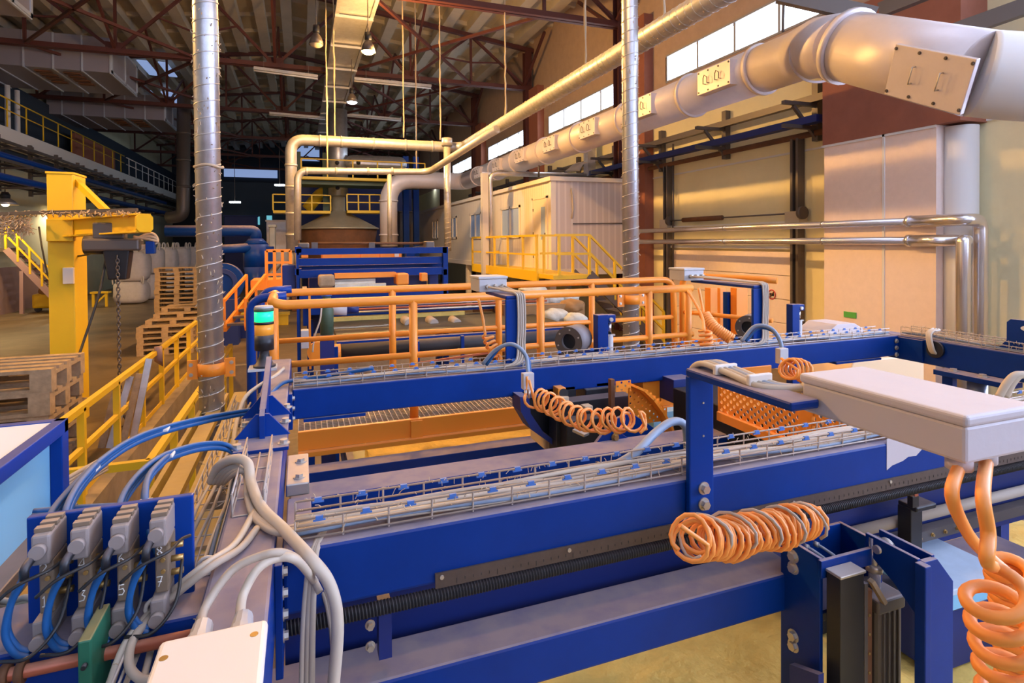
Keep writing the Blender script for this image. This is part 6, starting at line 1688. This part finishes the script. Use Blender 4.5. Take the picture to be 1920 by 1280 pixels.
for k in range(5):
    cable('old_cable', 'old dusty cable heaped left of the valve bank', [P(-20, 1120 + 9 * k, 1.25), P(20, 1128 + 8 * k, 1.22), P(50, 1120 + 9 * k, 1.2), P(80, 1130 + 8 * k, 1.2)], .007, 'lint' if k % 2 else 'cable', 'old cables left of the valves')
for k in range(6):
    cable('tray_cable', 'dusty cable running away along the foot of the white cabinet', [P(-30, 1060 - 10 * k, 1.3), P(60, 985 - 8 * k, 1.55), P(120, 930 - 6 * k, 1.8), P(200, 880 - 5 * k, 2.2)], .007, 'cable', 'cables along the cabinet foot')
t = thing('yellow_floor_plate', 'worn yellow plate lying below the valve bank', 'plate', (-.75, 1.7, 1.6))
MB().box(-1.3, -.28, 1.5, 2.4, 1.78, 1.8).obj('plate', M['yellowdull'], t, .002)
for k in range(3): MB().box(-1.2, -.3, 1.6 + .25 * k, 1.66 + .25 * k, 1.8, 1.812).obj('batten', M['wood'], t)
# lower junction box with two glands
T0, T1, B0 = P(302, 1202, 1.0), P(503, 1157, 1.0), P(284, 1300, .9)
T0, T1 = at(300, 1200, z=2.207), at(503, 1157, z=2.207)
ex = V((1, 0, 0)); wd_ = T1.x - T0.x; zt = (T0.z + T1.z) / 2
t = thing('junction_box', 'white junction box with two cable glands at the bottom left on the left beam', 'junction box', V((T0.x + wd_ / 2, .95, zt)))
dn = V((0, -1, 0)); nrm = V((0, 0, 1))
def slab(o, w, h, th, name, m, bev):
    b = MB(); c = [o + nrm * k + ex * i * w + dn * j * h for k in (-th, 0) for (i, j) in ((0, 0), (1, 0), (1, 1), (0, 1))]
    b.hexa([c[0], c[3], c[2], c[1], c[4], c[7], c[6], c[5]])
    return b.obj(name, m, t, bev, 3)
zt = 2.207
o = V((T0.x, (T0.y + T1.y) / 2, zt))
slab(o + dn * .004 + ex * .004 - nrm * .016, wd_ - .008, .17, .039, 'body', M['whitebox'], .008)
lid = slab(o, wd_, .178, .016, 'lid', M['whitebox'], .01)
for (i, j) in ((.09, .25), (.88, .2), (.09, .85), (.88, .85)):
    q = o + ex * wd_ * i + dn * .178 * j
    MB().cyl(q + nrm * .0005, q - nrm * .003, .006, seg=14).obj('screw', M['brass'], lid)
for k, i in enumerate((.32, .72)):
    q = o + ex * wd_ * i - nrm * .03
    MB().tube([q, q - dn * .022, q - dn * .024, q - dn * .062], [.0215, .0215, .018, .0155], 12, smooth=False).obj('cable_gland', M['gland'], t)
MB().box(o.x + wd_ * .42, o.x + wd_ * .62, o.y - .005, o.y + .03, zt - .054, zt - .048).obj('mounting_tab', M['zinc'], t, .002)

# white cabinet at the left edge
t = thing('white_cabinet', 'white topped cabinet with blue frame and light blue side at the left edge', 'cabinet', (-1.1, 1.5, 2.0))
wx, wy0, wy1, wz0, wz1 = -.64, .7, 2.0, 2.05, 2.297
MB().box(-1.7, wx - .02, wy0, wy1 - .02, wz1 - .03, wz1).obj('top_sheet', M['white'], t)
MB().box(wx - .03, wx, wy0, wy1, wz1 - .035, wz1 + .003).obj('top_frame', M['blue_clean'], t, .003)
MB().box(-1.7, wx, wy1 - .03, wy1, wz1 - .035, wz1 + .003).obj('top_frame', M['blue_clean'], t, .003)
MB().box(wx - .03, wx, wy1 - .05, wy1, wz0, wz1 - .03).obj('corner_post', M['blue_clean'], t, .003)
MB().box(wx - .05, wx - .03, wy0, wy1 - .03, wz0, wz1 - .03).obj('side_panel', M['lightblue'], t)
MB().box(-1.7, wx + .02, wy0, wy1, wz0 - .06, wz0).obj('base_ledge', M['steel'], t, .004)
MB().box(-1.65, wx - .1, wy0, wy1 - .1, .0, wz0 - .06).obj('lower_body', M['blue_dark'], t)

# ================================================================ press unit at lower right
hz = 1.893
LB, LFt, RB, RFt = (at(u, v, z=hz) for (u, v) in ((1484, 1012), (1547, 1046), (1545, 970), (1638, 1020)))
t = thing('press_unit', 'blue open housing with cylinder and guide rails at the lower right', 'press unit', (LFt.x, LFt.y, hz))
xl_, xr_ = (LB.x + LFt.x) / 2, (RB.x + RFt.x) / 2 + .02
yf, ybk = (LFt.y + RFt.y) / 2, (LB.y + RB.y) / 2
zb_ = 1.25
MB().box(xl_ - .012, xl_, yf, ybk, zb_, hz).obj('left_wall', M['blue'], t, .002)
MB().box(xr_, xr_ + .012, yf, ybk, hz - .3, hz).obj('right_wall', M['blue'], t, .002)
MB().box(xl_ - .02, xr_ + .02, yf - .012, yf, hz - .05, hz).obj('front_wall', M['blue'], t, .002)
MB().box(xl_, xr_, ybk - .012, ybk, hz - .3, hz).obj('rear_wall', M['blue'], t, .002)
MB().box(xl_, xr_, yf, ybk, hz - .16, hz - .15).obj('inner_floor', M['blue_dark'], t)
for k in range(2):
    q = V((xl_ + .05 + .04 * k, ybk - .03, hz - .03))
    MB().tube(spline([q, q + V((.01, -.03, -.005)), q + V((.03, -.07, -.03)), q + V((.035, -.1, -.09))], 6), .0045, 8).obj('hose', M['cablebluegrey'], t)
    MB().cyl(q, q + V((.004, -.014, 0)), .008, seg=8).obj('hose_fitting', M['zinc'], t)
for (y, z) in ((ybk - .05, hz - .04), (ybk - .05, hz - .075), (ybk - .05, hz - .28), (ybk - .05, hz - .31)): MB().bolt((xl_ - .012, y, z), (-1, -.1, 0), .013, .01).obj('bolt', M['zinc'], t)
MB().box(xl_ - .005, xl_ + .085, yf - .06, yf - .015, zb_, hz - .025).obj('guide_column', M['black'], t, .002)
MB().box(xl_ - .007, xl_ + .09, yf - .063, yf - .013, hz - .028, hz - .02).obj('column_cap', M['zinc'], t, .002)
MB().box(xl_ + .087, xl_ + .1, yf - .06, yf - .02, zb_, hz - .06).obj('rail_strip', M['steel'], t, .001)
MB().box(xl_ + .103, xl_ + .13, yf - .05, yf - .02, zb_, hz - .09).obj('linear_rail', M['rust'], t, .002)
b = MB()
for k in range(9): b.cyl((xl_ + .117, yf - .05, hz - .16 - .055 * k), (xl_ + .117, yf - .053, hz - .16 - .055 * k), .004, seg=8)
b.obj('rail_screws', M['brass'], t)
cx_, cy_ = xl_ + .19, yf - .01
MB().box(cx_ - .05, cx_ + .05, cy_ - .05, cy_ + .05, zb_, hz - .13).obj('cylinder_body', M['steel'], t, .012)
for dx in (-.03, -.01, .01, .03): MB().box(cx_ + dx - .003, cx_ + dx + .003, cy_ - .054, cy_ - .048, zb_, hz - .16).obj('cylinder_rib', M['steel'], t)
MB().box(cx_ - .055, cx_ + .055, cy_ - .055, cy_ + .055, hz - .16, hz - .12).obj('cylinder_head', M['steel'], t, .006)
MB().cyl((cx_, cy_, hz - .12), (cx_, cy_, hz + .03), .016, seg=16).obj('piston_rod', M['pipe'], t)
MB().cyl((cx_, cy_, hz - .07), (cx_, cy_, hz - .05), .024, seg=6).obj('lock_nut', M['zinc'], t)
for k in range(2): MB().bar(V((cx_ - .085, cy_ - .055, hz - .05)), V((cx_ - .04, cy_ - .06, hz - .12)), .016, .012).obj('lint_strip', M['lint'], t)
C0_, C1_ = at(1638, 1003, z=1.93), at(1722, 1048, z=1.93)
xx = (C0_.x + C1_.x) / 2
for k, dx in enumerate((-.006, .05)):
    MB().prism([(0, 0), (C0_.y - C1_.y + .02, 0), (C0_.y - C1_.y + .02, -.05), (.07, -.1), (0, -.16)], (0, 1, 0), (0, 0, 1), (xx + dx, C1_.y - .0, 1.93), (.012, 0, 0)).obj('clevis_plate', M['blue'], t, .002)
MB().cyl((xx - .014, C0_.y - .02, 1.9), (xx + .075, C0_.y - .02, 1.9), .012, seg=14).obj('clevis_pin', M['zinc'], t)
MB().sphere((xx + .03, C0_.y - .02, 1.9), .026, 14, 8, (.6, 1, 1)).obj('rod_eye', M['zinc'], t)
p0 = at(1720, 1048, z=1.93); px_ = p0.x
MB().box(px_ - .012, px_ + .012, p0.y - .03, p0.y, zb_, 1.925).obj('front_post', M['blue'], t, .003)
MB().prism([(0, 0), (.05, 0), (.115, -.075), (.115, -.7), (0, -.7)], (1, 0, 0), (0, 0, 1), (px_ + .012, p0.y - .012, 1.925), (0, .016, 0)).obj('front_plate', M['blue'], t, .002)
MB().prism([(0, 0), (.1, -.04), (.1, -.22), (.03, -.3), (0, -.3)], (0, 1, 0), (0, 0, 1), (xl_ - .06, 1.18, 1.6), (.02, 0, 0)).obj('curved_foot', M['blue_dark'], t)

# black pointer post
q0, q1 = at(1708, 1030, y=1.42), at(1730, 950, y=1.42)
t = thing('pointer_post', 'black square post with dusty cap and small red pointer below the pale box', 'post', q0)
MB().box(q0.x, q1.x, 1.42, 1.47, q0.z - .1, q1.z).obj('post', M['black'], t, .003)
MB().box(q0.x, q1.x + .045, 1.4, 1.47, q1.z - .004, q1.z + .016).obj('cap', M['black'], t, .006)
q = at(1716, 930, y=1.36)
MB().box(q.x - .012, q.x + .02, 1.36, 1.38, q.z - .04, q.z - .0).obj('holder', M['black'], t, .002)
MB().prism([(-.012, .04), (.016, .012), (.016, -.002), (.0, -.002)], (1, 0, 0), (0, 0, 1), q, (0, .004, 0)).obj('pointer', M['copper'], t)
# shaft with ribbed rubber and carriage rail right of the coils
a, c = at(1590, 1000, y=1.5), at(1830, 948, y=1.5)
t = thing('drive_shaft', 'dusty ribbed shaft with a slotted rail below it, right of the orange coils', 'shaft', a)
MB().tube([a, V((3.2, 1.5, a.z))], .02, 16).obj('shaft', M['cable'], t)
MB().box(a.x, 3.2, 1.48, 1.52, a.z - .09, a.z - .05).obj('rail', M['steel'], t)
for k in range(6): MB().bolt((a.x + .2 + .07 * k, 1.48, a.z - .07), (0, -1, 0), .006, .006).obj('bolt', M['brass'], t)
# light blue board
cs = [at(u, v, z=1.62) for (u, v) in ((1735, 1024), (1822, 1000), (1852, 1085), (1795, 1104))]
t = thing('blue_board', 'smooth light blue board lying beyond the press unit at right', 'board', cs[3])
x0b, x1b, y0b, y1b = cs[3].x - .03, cs[3].x + .28, cs[3].y, cs[0].y + .05
MB().box(x0b, x1b, y0b, y1b, 1.6, 1.62).obj('top_sheet', M['paleblue'], t, .003)
MB().box(x0b, x1b, y0b + .002, y1b, 1.55, 1.6).obj('edge', M['lightblue'], t)
MB().box(x0b, x1b + .5, y0b + .05, y1b + .1, 1.3, 1.5).obj('carrier', M['blue_dark'], t)
tag(MB().box(2.5, 3.7, .9, 1.25, 1.35, 1.5).obj('dark_beam', M['blue_dark'], bevel=.004), 'dark blue beam deep at the right edge behind the fat orange coils', 'beam')
a = at(1875, 945, y=1.8)
tag(MB().bar(a, a + V((.9, -.0, -.03)), .03, .07).obj('orange_bar', M['orange'], bevel=.003), 'orange bar at the right edge under the long pale box', 'bar')
tag(MB().box(a.x - .08, a.x - .02, 1.75, 1.8, 1.2, a.z + .08).obj('blue_upright', M['blue_clean']), 'blue upright post beside the orange bar at the right edge', 'post')

# ================================================================ machinery seen in the gap behind the near beam
# black curved chute
YC = 2.62
pin = [(at(u, v, y=YC).x, at(u, v, y=YC).z) for (u, v) in ((975, 744), (977, 772), (997, 806), (1048, 842))]
out = [(at(u, v, y=YC).x, at(u, v, y=YC).z) for (u, v) in ((1066, 842), (1020, 812), (995, 775), (992, 744))]
t = thing('curved_chute', 'dark curved guard plate under the second cross beam, left of the coils', 'guard', (pin[0][0], YC, 1.7))
MB().prism(pin + out, (1, 0, 0), (0, 0, 1), (0, YC, 0), (0, .12, 0)).obj('rim', M['blue_dark'], t)
poly = out[::-1] + [(out[0][0] + .12, out[0][1]), (out[3][0] + .3, out[3][1])]
MB().prism(poly, (1, 0, 0), (0, 0, 1), (0, YC + .1, 0), (0, .02, 0)).obj('side_plate', M['black'], t)
tag(bx('dusty_ledge', 1020, 812, 1056, 838, 2.75, .2, M['lint'], None, .01), 'dusty ledge inside the curved dark guard', 'ledge')
def perf(o, e1, e2, w, h, nx, ny, r, th, name, m, parent, shape=None):
    """plate with real round holes: cells with a hexagonal opening, two faces and hole walls"""
    o, e1, e2 = V(o), V(e1), V(e2); n = e1.cross(e2).normalized()
    b = MB(); cw, ch = w / nx, h / ny
    for i in range(nx):
        for j in range(ny):
            off = 0
            cx, cy = (i + .5) * cw, (j + .5) * ch
            if shape and not shape(cx / w, cy / h): continue
            sq = [(i * cw, j * ch), ((i + 1) * cw, j * ch), ((i + 1) * cw, (j + 1) * ch), (i * cw, (j + 1) * ch)]
            hole = (i + j) % 2 == 0
            for s, z in ((0, 0), (1, -th)):
                if not hole:
                    q = [o + e1 * a + e2 * c + n * z for a, c in sq]
                    b.add(q, [(0, 1, 2, 3) if s == 0 else (3, 2, 1, 0)]); continue
                ring = [(cx + r * math.cos(PI / 4 * k + PI * 1.25), cy + r * math.sin(PI / 4 * k + PI * 1.25)) for k in range(8)]
                mid = [sq[0], ((sq[0][0] + sq[1][0]) / 2, sq[0][1]), sq[1], (sq[1][0], (sq[1][1] + sq[2][1]) / 2), sq[2], ((sq[2][0] + sq[3][0]) / 2, sq[2][1]), sq[3], (sq[0][0], (sq[0][1] + sq[3][1]) / 2)]
                q = [o + e1 * a + e2 * c + n * z for a, c in mid + ring]
                fs = [(k, (k + 1) % 8, 8 + (k + 1) % 8, 8 + k) for k in range(8)]
                b.add(q, fs if s == 0 else [f[::-1] for f in fs])
            if hole:
                q = [o + e1 * a + e2 * c + n * z for z in (0, -th) for a, c in ring]
                b.add(q, [(k, 8 + k, 8 + (k + 1) % 8, (k + 1) % 8) for k in range(8)])
    return b.obj(name, m, parent)
# perforated guards: upright plate, curved fin, long side guard
YG = 2.45
t = thing('perforated_guard', 'orange perforated guard with a thick curved rim behind the near tray', 'guard', at(1200, 780, y=YG))
a, c = at(1155, 755, y=YG + .2), at(1183, 712, y=YG + .2)
perf((a.x, YG + .2, a.z), (1, 0, 0), (0, 0, 1), c.x - a.x, c.z - a.z, 4, 6, .0065, .004, 'flat_plate', M['orange'], t)
a, c = at(1183, 800, y=YG), at(1255, 722, y=YG)
W_, H_ = c.x - a.x, c.z - a.z
perf((a.x, YG + .02, a.z), (1, 0, 0), (0, 0, 1), W_, H_, 10, 11, .0062, .005, 'curved_plate', M['orange'], t, lambda x, y: (x / 1.02) ** 1.6 + (y * .98) ** 2.2 < 1.0)
rim = [at(u, v, y=YG) for (u, v) in ((1186, 722), (1200, 728), (1218, 745), (1235, 768), (1250, 793), (1262, 832))]
b = MB()
for i in range(len(rim) - 1): b.bar(rim[i], rim[i + 1] + (rim[i + 1] - rim[i]) * .04, .085, .012, (0, 0, 1))
b.obj('rim', M['orange'], t)
a, c = at(1206, 766, y=YG + .3), at(1240, 713, y=YG + .3)
MB().box(a.x, c.x, YG + .3, YG + .45, a.z, c.z).obj('corner_block', M['orange'], t, .003)
XG = 1.78
t = thing('perforated_guard', 'long orange perforated side guard behind the arm of the tall upright', 'guard', (XG, 2, 1.8))
g0 = at(1350, 715, x=XG); g1 = at(1350, 770, x=XG); g2 = at(1500, 800, x=XG)
L_ = g0.y - g2.y; hh = g0.z - g1.z + .02
perf((XG, g0.y, g1.z), (0, -1, 0), (0, 0, 1), L_, hh, 22, 9, .0085, .004, 'plate', M['orange'], t)
perf((XG, g0.y - L_ - .05, g1.z), (0, -1, 0), (0, 0, 1), .28, hh, 10, 9, .0085, .004, 'plate', M['orange'], t)
MB().box(XG - .02, XG + .01, g0.y - L_ - .35, g0.y, g1.z - .04, g1.z).obj('lower_flange', M['orange'], t, .002)
MB().box(XG - .01, XG + .01, g0.y - L_ - .06, g0.y - L_, g1.z, g0.z + .03).obj('upright_strip', M['orange'], t, .002)
MB().box(XG - .005, XG + .3, g0.y, g0.y + .01, g1.z - .02, g0.z + .05).obj('end_plate', M['orange'], t, .002)
t = thing('press_bed', 'dark machine bed behind the long perforated guard', 'machine bed', (2.6, 2.1, 1.3))  # dark filler standing for the shade seen through the guard holes
MB().box(1.84, 2.35, 1.62, 2.55, 1.3, 2.02).obj('bed', M['darkmetal'], t, .004)
MB().box(1.83, 2.35, 1.6, 1.62, 1.4, 1.7).obj('front_rail', M['steel'], t)
tag(MB().box(1.17, 1.6, 2.57, 2.66, 1.3, 2.0).obj('dark_backplate', M['black'], bevel=.003), 'black back plate behind the curved perforated guard', 'plate')  # black filler added so the holes of the curved guard read as shade
# drive block behind: motor and frames
t = thing('drive_unit', 'dark drive unit with blue plates between the coils and the second cross beam', 'drive unit', at(1110, 780, y=2.66))
bx('motor_block', 1098, 730, 1150, 768, 2.7, .12, M['black'], t, .006)
bx('blue_housing', 1118, 718, 1146, 762, 2.72, .2, M['blue_clean'], t, .004)
bx('lower_block', 1062, 790, 1130, 836, 2.5, .2, M['black'], t, .006)
bx('frame_plate', 1110, 752, 1170, 775, 2.6, .05, M['blue'], t, .003)
bx('orange_side', 1046, 728, 1062, 838, 2.66, .1, M['orange'], t, .003)
bx('vertical_post', 1146, 712, 1153, 772, 2.5, .03, M['rust'], t)
MB().cyl(at(1057, 737, y=2.6), at(1057, 737, y=2.5), .022, seg=18).obj('knob', M['black'], t)
for (u, v) in ((1100, 765), (1055, 748)):
    q = at(u, v, y=2.5); MB().box(q.x - .02, q.x + .025, 2.48, 2.53, q.z - .01, q.z + .015).obj('dusty_cap', M['lint'], t, .004)
a, c = at(1078, 805, y=2.42), at(1100, 815, y=2.36)
MB().bar(a, c, .04, .012).obj('dusty_lever', M['zinc'], t)
t = thing('bearing_bracket', 'blue bracket with dusty edges and two bolts standing on the dusty beam', 'bracket', at(1150, 835, y=2.26))
o_ = at(1115, 842, y=2.25); 
pl = [(at(u, v, y=2.25).x, at(u, v, y=2.25).z) for (u, v) in ((1115, 842), (1143, 806), (1165, 812), (1200, 835), (1220, 850), (1218, 870), (1115, 870))]
MB().prism(pl[::-1], (1, 0, 0), (0, 0, 1), (0, 2.29, 0), (0, -.02, 0)).obj('plate', M['blue'], t, .002)
pl = [(at(u, v, y=2.3).x, at(u, v, y=2.3).z) for (u, v) in ((1160, 800), (1200, 782), (1245, 812), (1285, 840), (1285, 860), (1200, 845))]
MB().prism(pl[::-1], (1, 0, 0), (0, 0, 1), (0, 2.4, 0), (0, -.02, 0)).obj('rear_plate', M['blue'], t, .002)
for v in (819, 831): q = at(1153, v, y=2.265); MB().bolt(q, (0, -1, 0), .013, .012).obj('bolt', M['brass'], t)
tag(bx('blue_crossmember', 1225, 775, 1300, 800, 3.0, .08, M['lightblue'], None, .004), 'bright blue cross member seen right of the curved orange guard', 'beam')
tag(bx('dark_trough', 1263, 712, 1300, 752, 2.62, .4, M['blue_dark'], None, .003), 'dark trough end under the second cross beam just left of the tall upright', 'trough')
# grey fans and blue posts beyond the second cross beam
for i, (u, v, r, y, lb) in enumerate(((1066, 640, .085, 3.0, 'left'), (1402, 614, .085, 3.2, 'right'))):
    c = at(u, v, y=y)
    t = thing('blower_motor', 'grey round blower with dark open mouth beyond the second cross beam, %s one' % lb, 'blower', c, 'grey round blowers')
    d = V((.75, .66, -.02)).normalized() if i == 0 else V((.8, .6, -.02)).normalized()
    MB().pipe(c, c + d * .16, r, r * .55, 32).obj('casing', M['blowergrey'], t)
    MB().cyl(c + d * .03, c + d * .04, r * .56, seg=28).obj('dark_mouth', M['black'], t)
    MB().pipe(c - d * .004, c + d * .006, r, r * .52, 32).obj('front_ring', M['steel'], t)
    if i:
        MB().cyl(c + d * .16, c + d * .26, r * .5, seg=20).obj('rear_motor', M['steel'], t)
    for a in range(6):
        n_ = d.orthogonal().normalized(); b_ = d.cross(n_)
        q = c + (n_ * math.cos(a * 1.047) + b_ * math.sin(a * 1.047)) * r * .8
        MB().cyl(q - d * .004, q - d * .008, .005, seg=8).obj('screw', M['zinc'], t)
    MB().box(c.x, c.x + .2, c.y + .04, c.y + .14, 1.7, c.z - r * .8).obj('stand', M['blue_dark'], t)
for i, (u, vt, y) in enumerate(((1121, 591, 3.0), (1486, 571, 3.3))):
    a = at(u, vt, y=y)
    t = thing('cylinder_post', 'blue post with a small pneumatic cylinder hanging from its top bracket, %s one' % ['left', 'right'][i], 'post', (a.x, y, 1.7))
    MB().box(a.x, a.x + .07, y, y + .06, 1.7, a.z).obj('post', M['blue'], t, .003)
    MB().box(a.x + .05, a.x + .125, y + .005, y + .055, a.z - .05, a.z - .002).obj('top_arm', M['blue'], t, .006)
    MB().cyl((a.x + .09, y - .006, a.z - .03), (a.x + .09, y + .066, a.z - .03), .012, seg=14).obj('pin', M['zinc'], t)
    MB().cyl((a.x + .095, y + .03, a.z - .05), (a.x + .095, y + .03, a.z - .12), .011, seg=12).obj('piston_rod', M['pipe'], t)
    MB().cyl((a.x + .095, y + .03, a.z - .12), (a.x + .095, y + .03, 1.9), .022, seg=14).obj('cylinder', M['greybox'], t)
    MB().box(a.x + .068, a.x + .122, y + .01, y + .05, a.z - .13, a.z - .12).obj('nut', M['zinc'], t)
# machine covers at the right behind the frame
c = at(1570, 615, y=3.6)
t = thing('machine_cover', 'pale dusty cover with sloping sides beyond the far end of the second tray', 'cover', c)
MB().prism([(-.15, -.3), (.3, -.3), (.3, -.02), (.2, .03), (0, .03), (-.12, -.04)], (1, 0, 0), (0, 0, 1), c, (0, .3, 0)).obj('hood', M['plastic'], t, .005)
MB().box(c.x - .17, c.x + .32, c.y - .02, c.y + .32, c.z - .34, c.z - .28).obj('base', M['steel'], t)
c = at(1650, 690, y=3.2)
t = thing('orange_cover', 'warm pale machine cover seen below the right end of the second cross beam', 'cover', c)
a, e = at(1580, 730, y=3.3), at(1733, 668, y=3.3)
MB().prism([(0, -.3), (e.x - a.x, -.3), (e.x - a.x, e.z - a.z + .02), (.12, e.z - a.z + .02), (0, 0)], (1, 0, 0), (0, 0, 1), a, (0, .4, 0)).obj('shell', M['creamcover'], t, .01)
MB().box(a.x - .02, e.x + .02, 3.28, 3.72, a.z - .36, a.z - .3).obj('base', M['steel'], t)
# things on the right side beam
a = at(1885, 650, x=3.82)
t = thing('slotted_bracket', 'blue upright bracket with an oval slot on the right side beam', 'bracket', (3.85, a.y, TZ))
ay = at(1887, 640, x=3.83).y; az = at(1887, 597, x=3.83).z
MB().prism([(0, 0), (-.3, 0), (-.3, az - TZ), (-.02, az - TZ), (0, az - TZ - .02), (0, .06), (.05, .0)], (0, 1, 0), (0, 0, 1), (3.83, ay, TZ), (.02, 0, 0)).obj('plate', M['blue'], t, .002)
sl = [V((3.827, ay - .12 + .05 * math.cos(k * PI / 8), az - .045 + .018 * math.sin(k * PI / 8))) for k in range(16)]
MB().add(sl + [p + V((.026, 0, 0)) for p in sl], [tuple(range(15, -1, -1))] + [(k, (k + 1) % 16, 16 + (k + 1) % 16, 16 + k) for k in range(16)] + [tuple(range(16, 32))]).obj('slot', M['white'], t)
a, e = at(1766, 690, x=3.74), at(1890, 712, x=3.74)
t = thing('bolted_shelf', 'blue bracket shelf with dusty top fixed under the right side beam', 'bracket', a)
MB().box(3.66, 3.78, e.y - .05, a.y, a.z - .03, a.z).obj('shelf', M['blue'], t, .002)
for k in range(2): MB().bolt((3.72, a.y - .08 - .16 * k, a.z), (0, 0, 1), .02, .012).obj('bolt', M['zinc'], t)
MB().box(3.68, 3.72, a.y - .1, a.y - .04, a.z - .3, a.z - .03).obj('web', M['blue'], t)
MB().cyl((3.74, a.y - .2, a.z - .03), (3.74, a.y - .2, a.z - .4), .05, seg=18).obj('cylinder', M['galv'], t)
q = at(1745, 640, x=3.76)
for k in range(3):
    tag(MB().tube(spline([q + V((.08, .02 * k, .07)), q + V((.0, .01 * k, .05)), q + V((-.015, .012 * k - .02, -.02)), q + V((.0, .01 * k - .03, -.07)), q + V((.05, -.03, -.06))], 6), .009, 8).obj('hole_cable', M['cablewhite']), 'pale cable looping from the tray into the round hole of the right side beam', 'cable', 'cables entering the beam hole')

# torn sticker on the near cross beam
q0, q1 = at(1662, 880, y=YB0), at(1760, 838, y=YB0)
w_, h_ = q1.x - q0.x, .095
pl = [(0, 0), (.1, .012), (.3, .02), (.4, .03), (.55, .028), (.66, .045), (.8, .04), (.9, .06), (1, .065), (1, .1), (0, .1)]
tag(MB().prism([(p[0] * w_, p[1]) for p in pl], (1, 0, 0), (0, 0, 1), (q0.x, YB0 - .0005, q0.z - .002), (0, -.0008, 0)).obj('torn_sticker', M['plastic']), 'torn pale sticker on the face of the near cross beam under the long pale box', 'sticker')
# unlit strip lights under the trusses
for i, (u0, v0, u1, v1, y) in enumerate(((476, 128, 596, 144, 22.9), (505, 212, 610, 221, 31.0), (664, 148, 808, 162, 22.9), (642, 214, 752, 224, 31.0))):
    a, c = at(u0, v0, y=y), at(u1, v1, y=y)
    t = thing('strip_light', 'long unlit strip light under the roof trusses, %s' % ['upper one left of the catwalk', 'lower one left of the catwalk', 'upper one right of the catwalk', 'lower one right of the catwalk'][i], 'strip light', a)
    MB().bar(a, c, .22, .1).obj('housing', M['galvdust'], t)
    MB().tube([a - V((0, 0, .08)), c - V((0, 0, .08))], .03, 8).obj('tube', M['white'], t)
    for k in (.15, .85):
        q = a.lerp(c, k); MB().bar(q, V((q.x, q.y + .0, 9.5)), .02, .02).obj('hanger', M['steel'], t)
# ---------------------------------------------------------------- light, exposure
w = bpy.data.worlds.new('world'); scene.world = w; w.use_nodes = True
w.node_tree.nodes['Background'].inputs[0].default_value = (0.25, 0.35, 0.6, 1)
w.node_tree.nodes['Background'].inputs[1].default_value = 0.3
vs_ = scene.view_settings
vs_.view_transform = 'Standard'; vs_.look = 'None'; vs_.gamma = 1.0; vs_.use_curve_mapping = False
vs_.exposure = 0.42
scene.cycles.max_bounces = 6
scene.cycles.use_denoising = True
scene.cycles.sample_clamp_indirect = 6
for o in list(scene.objects):
    if '_o' in o.keys(): del o['_o']
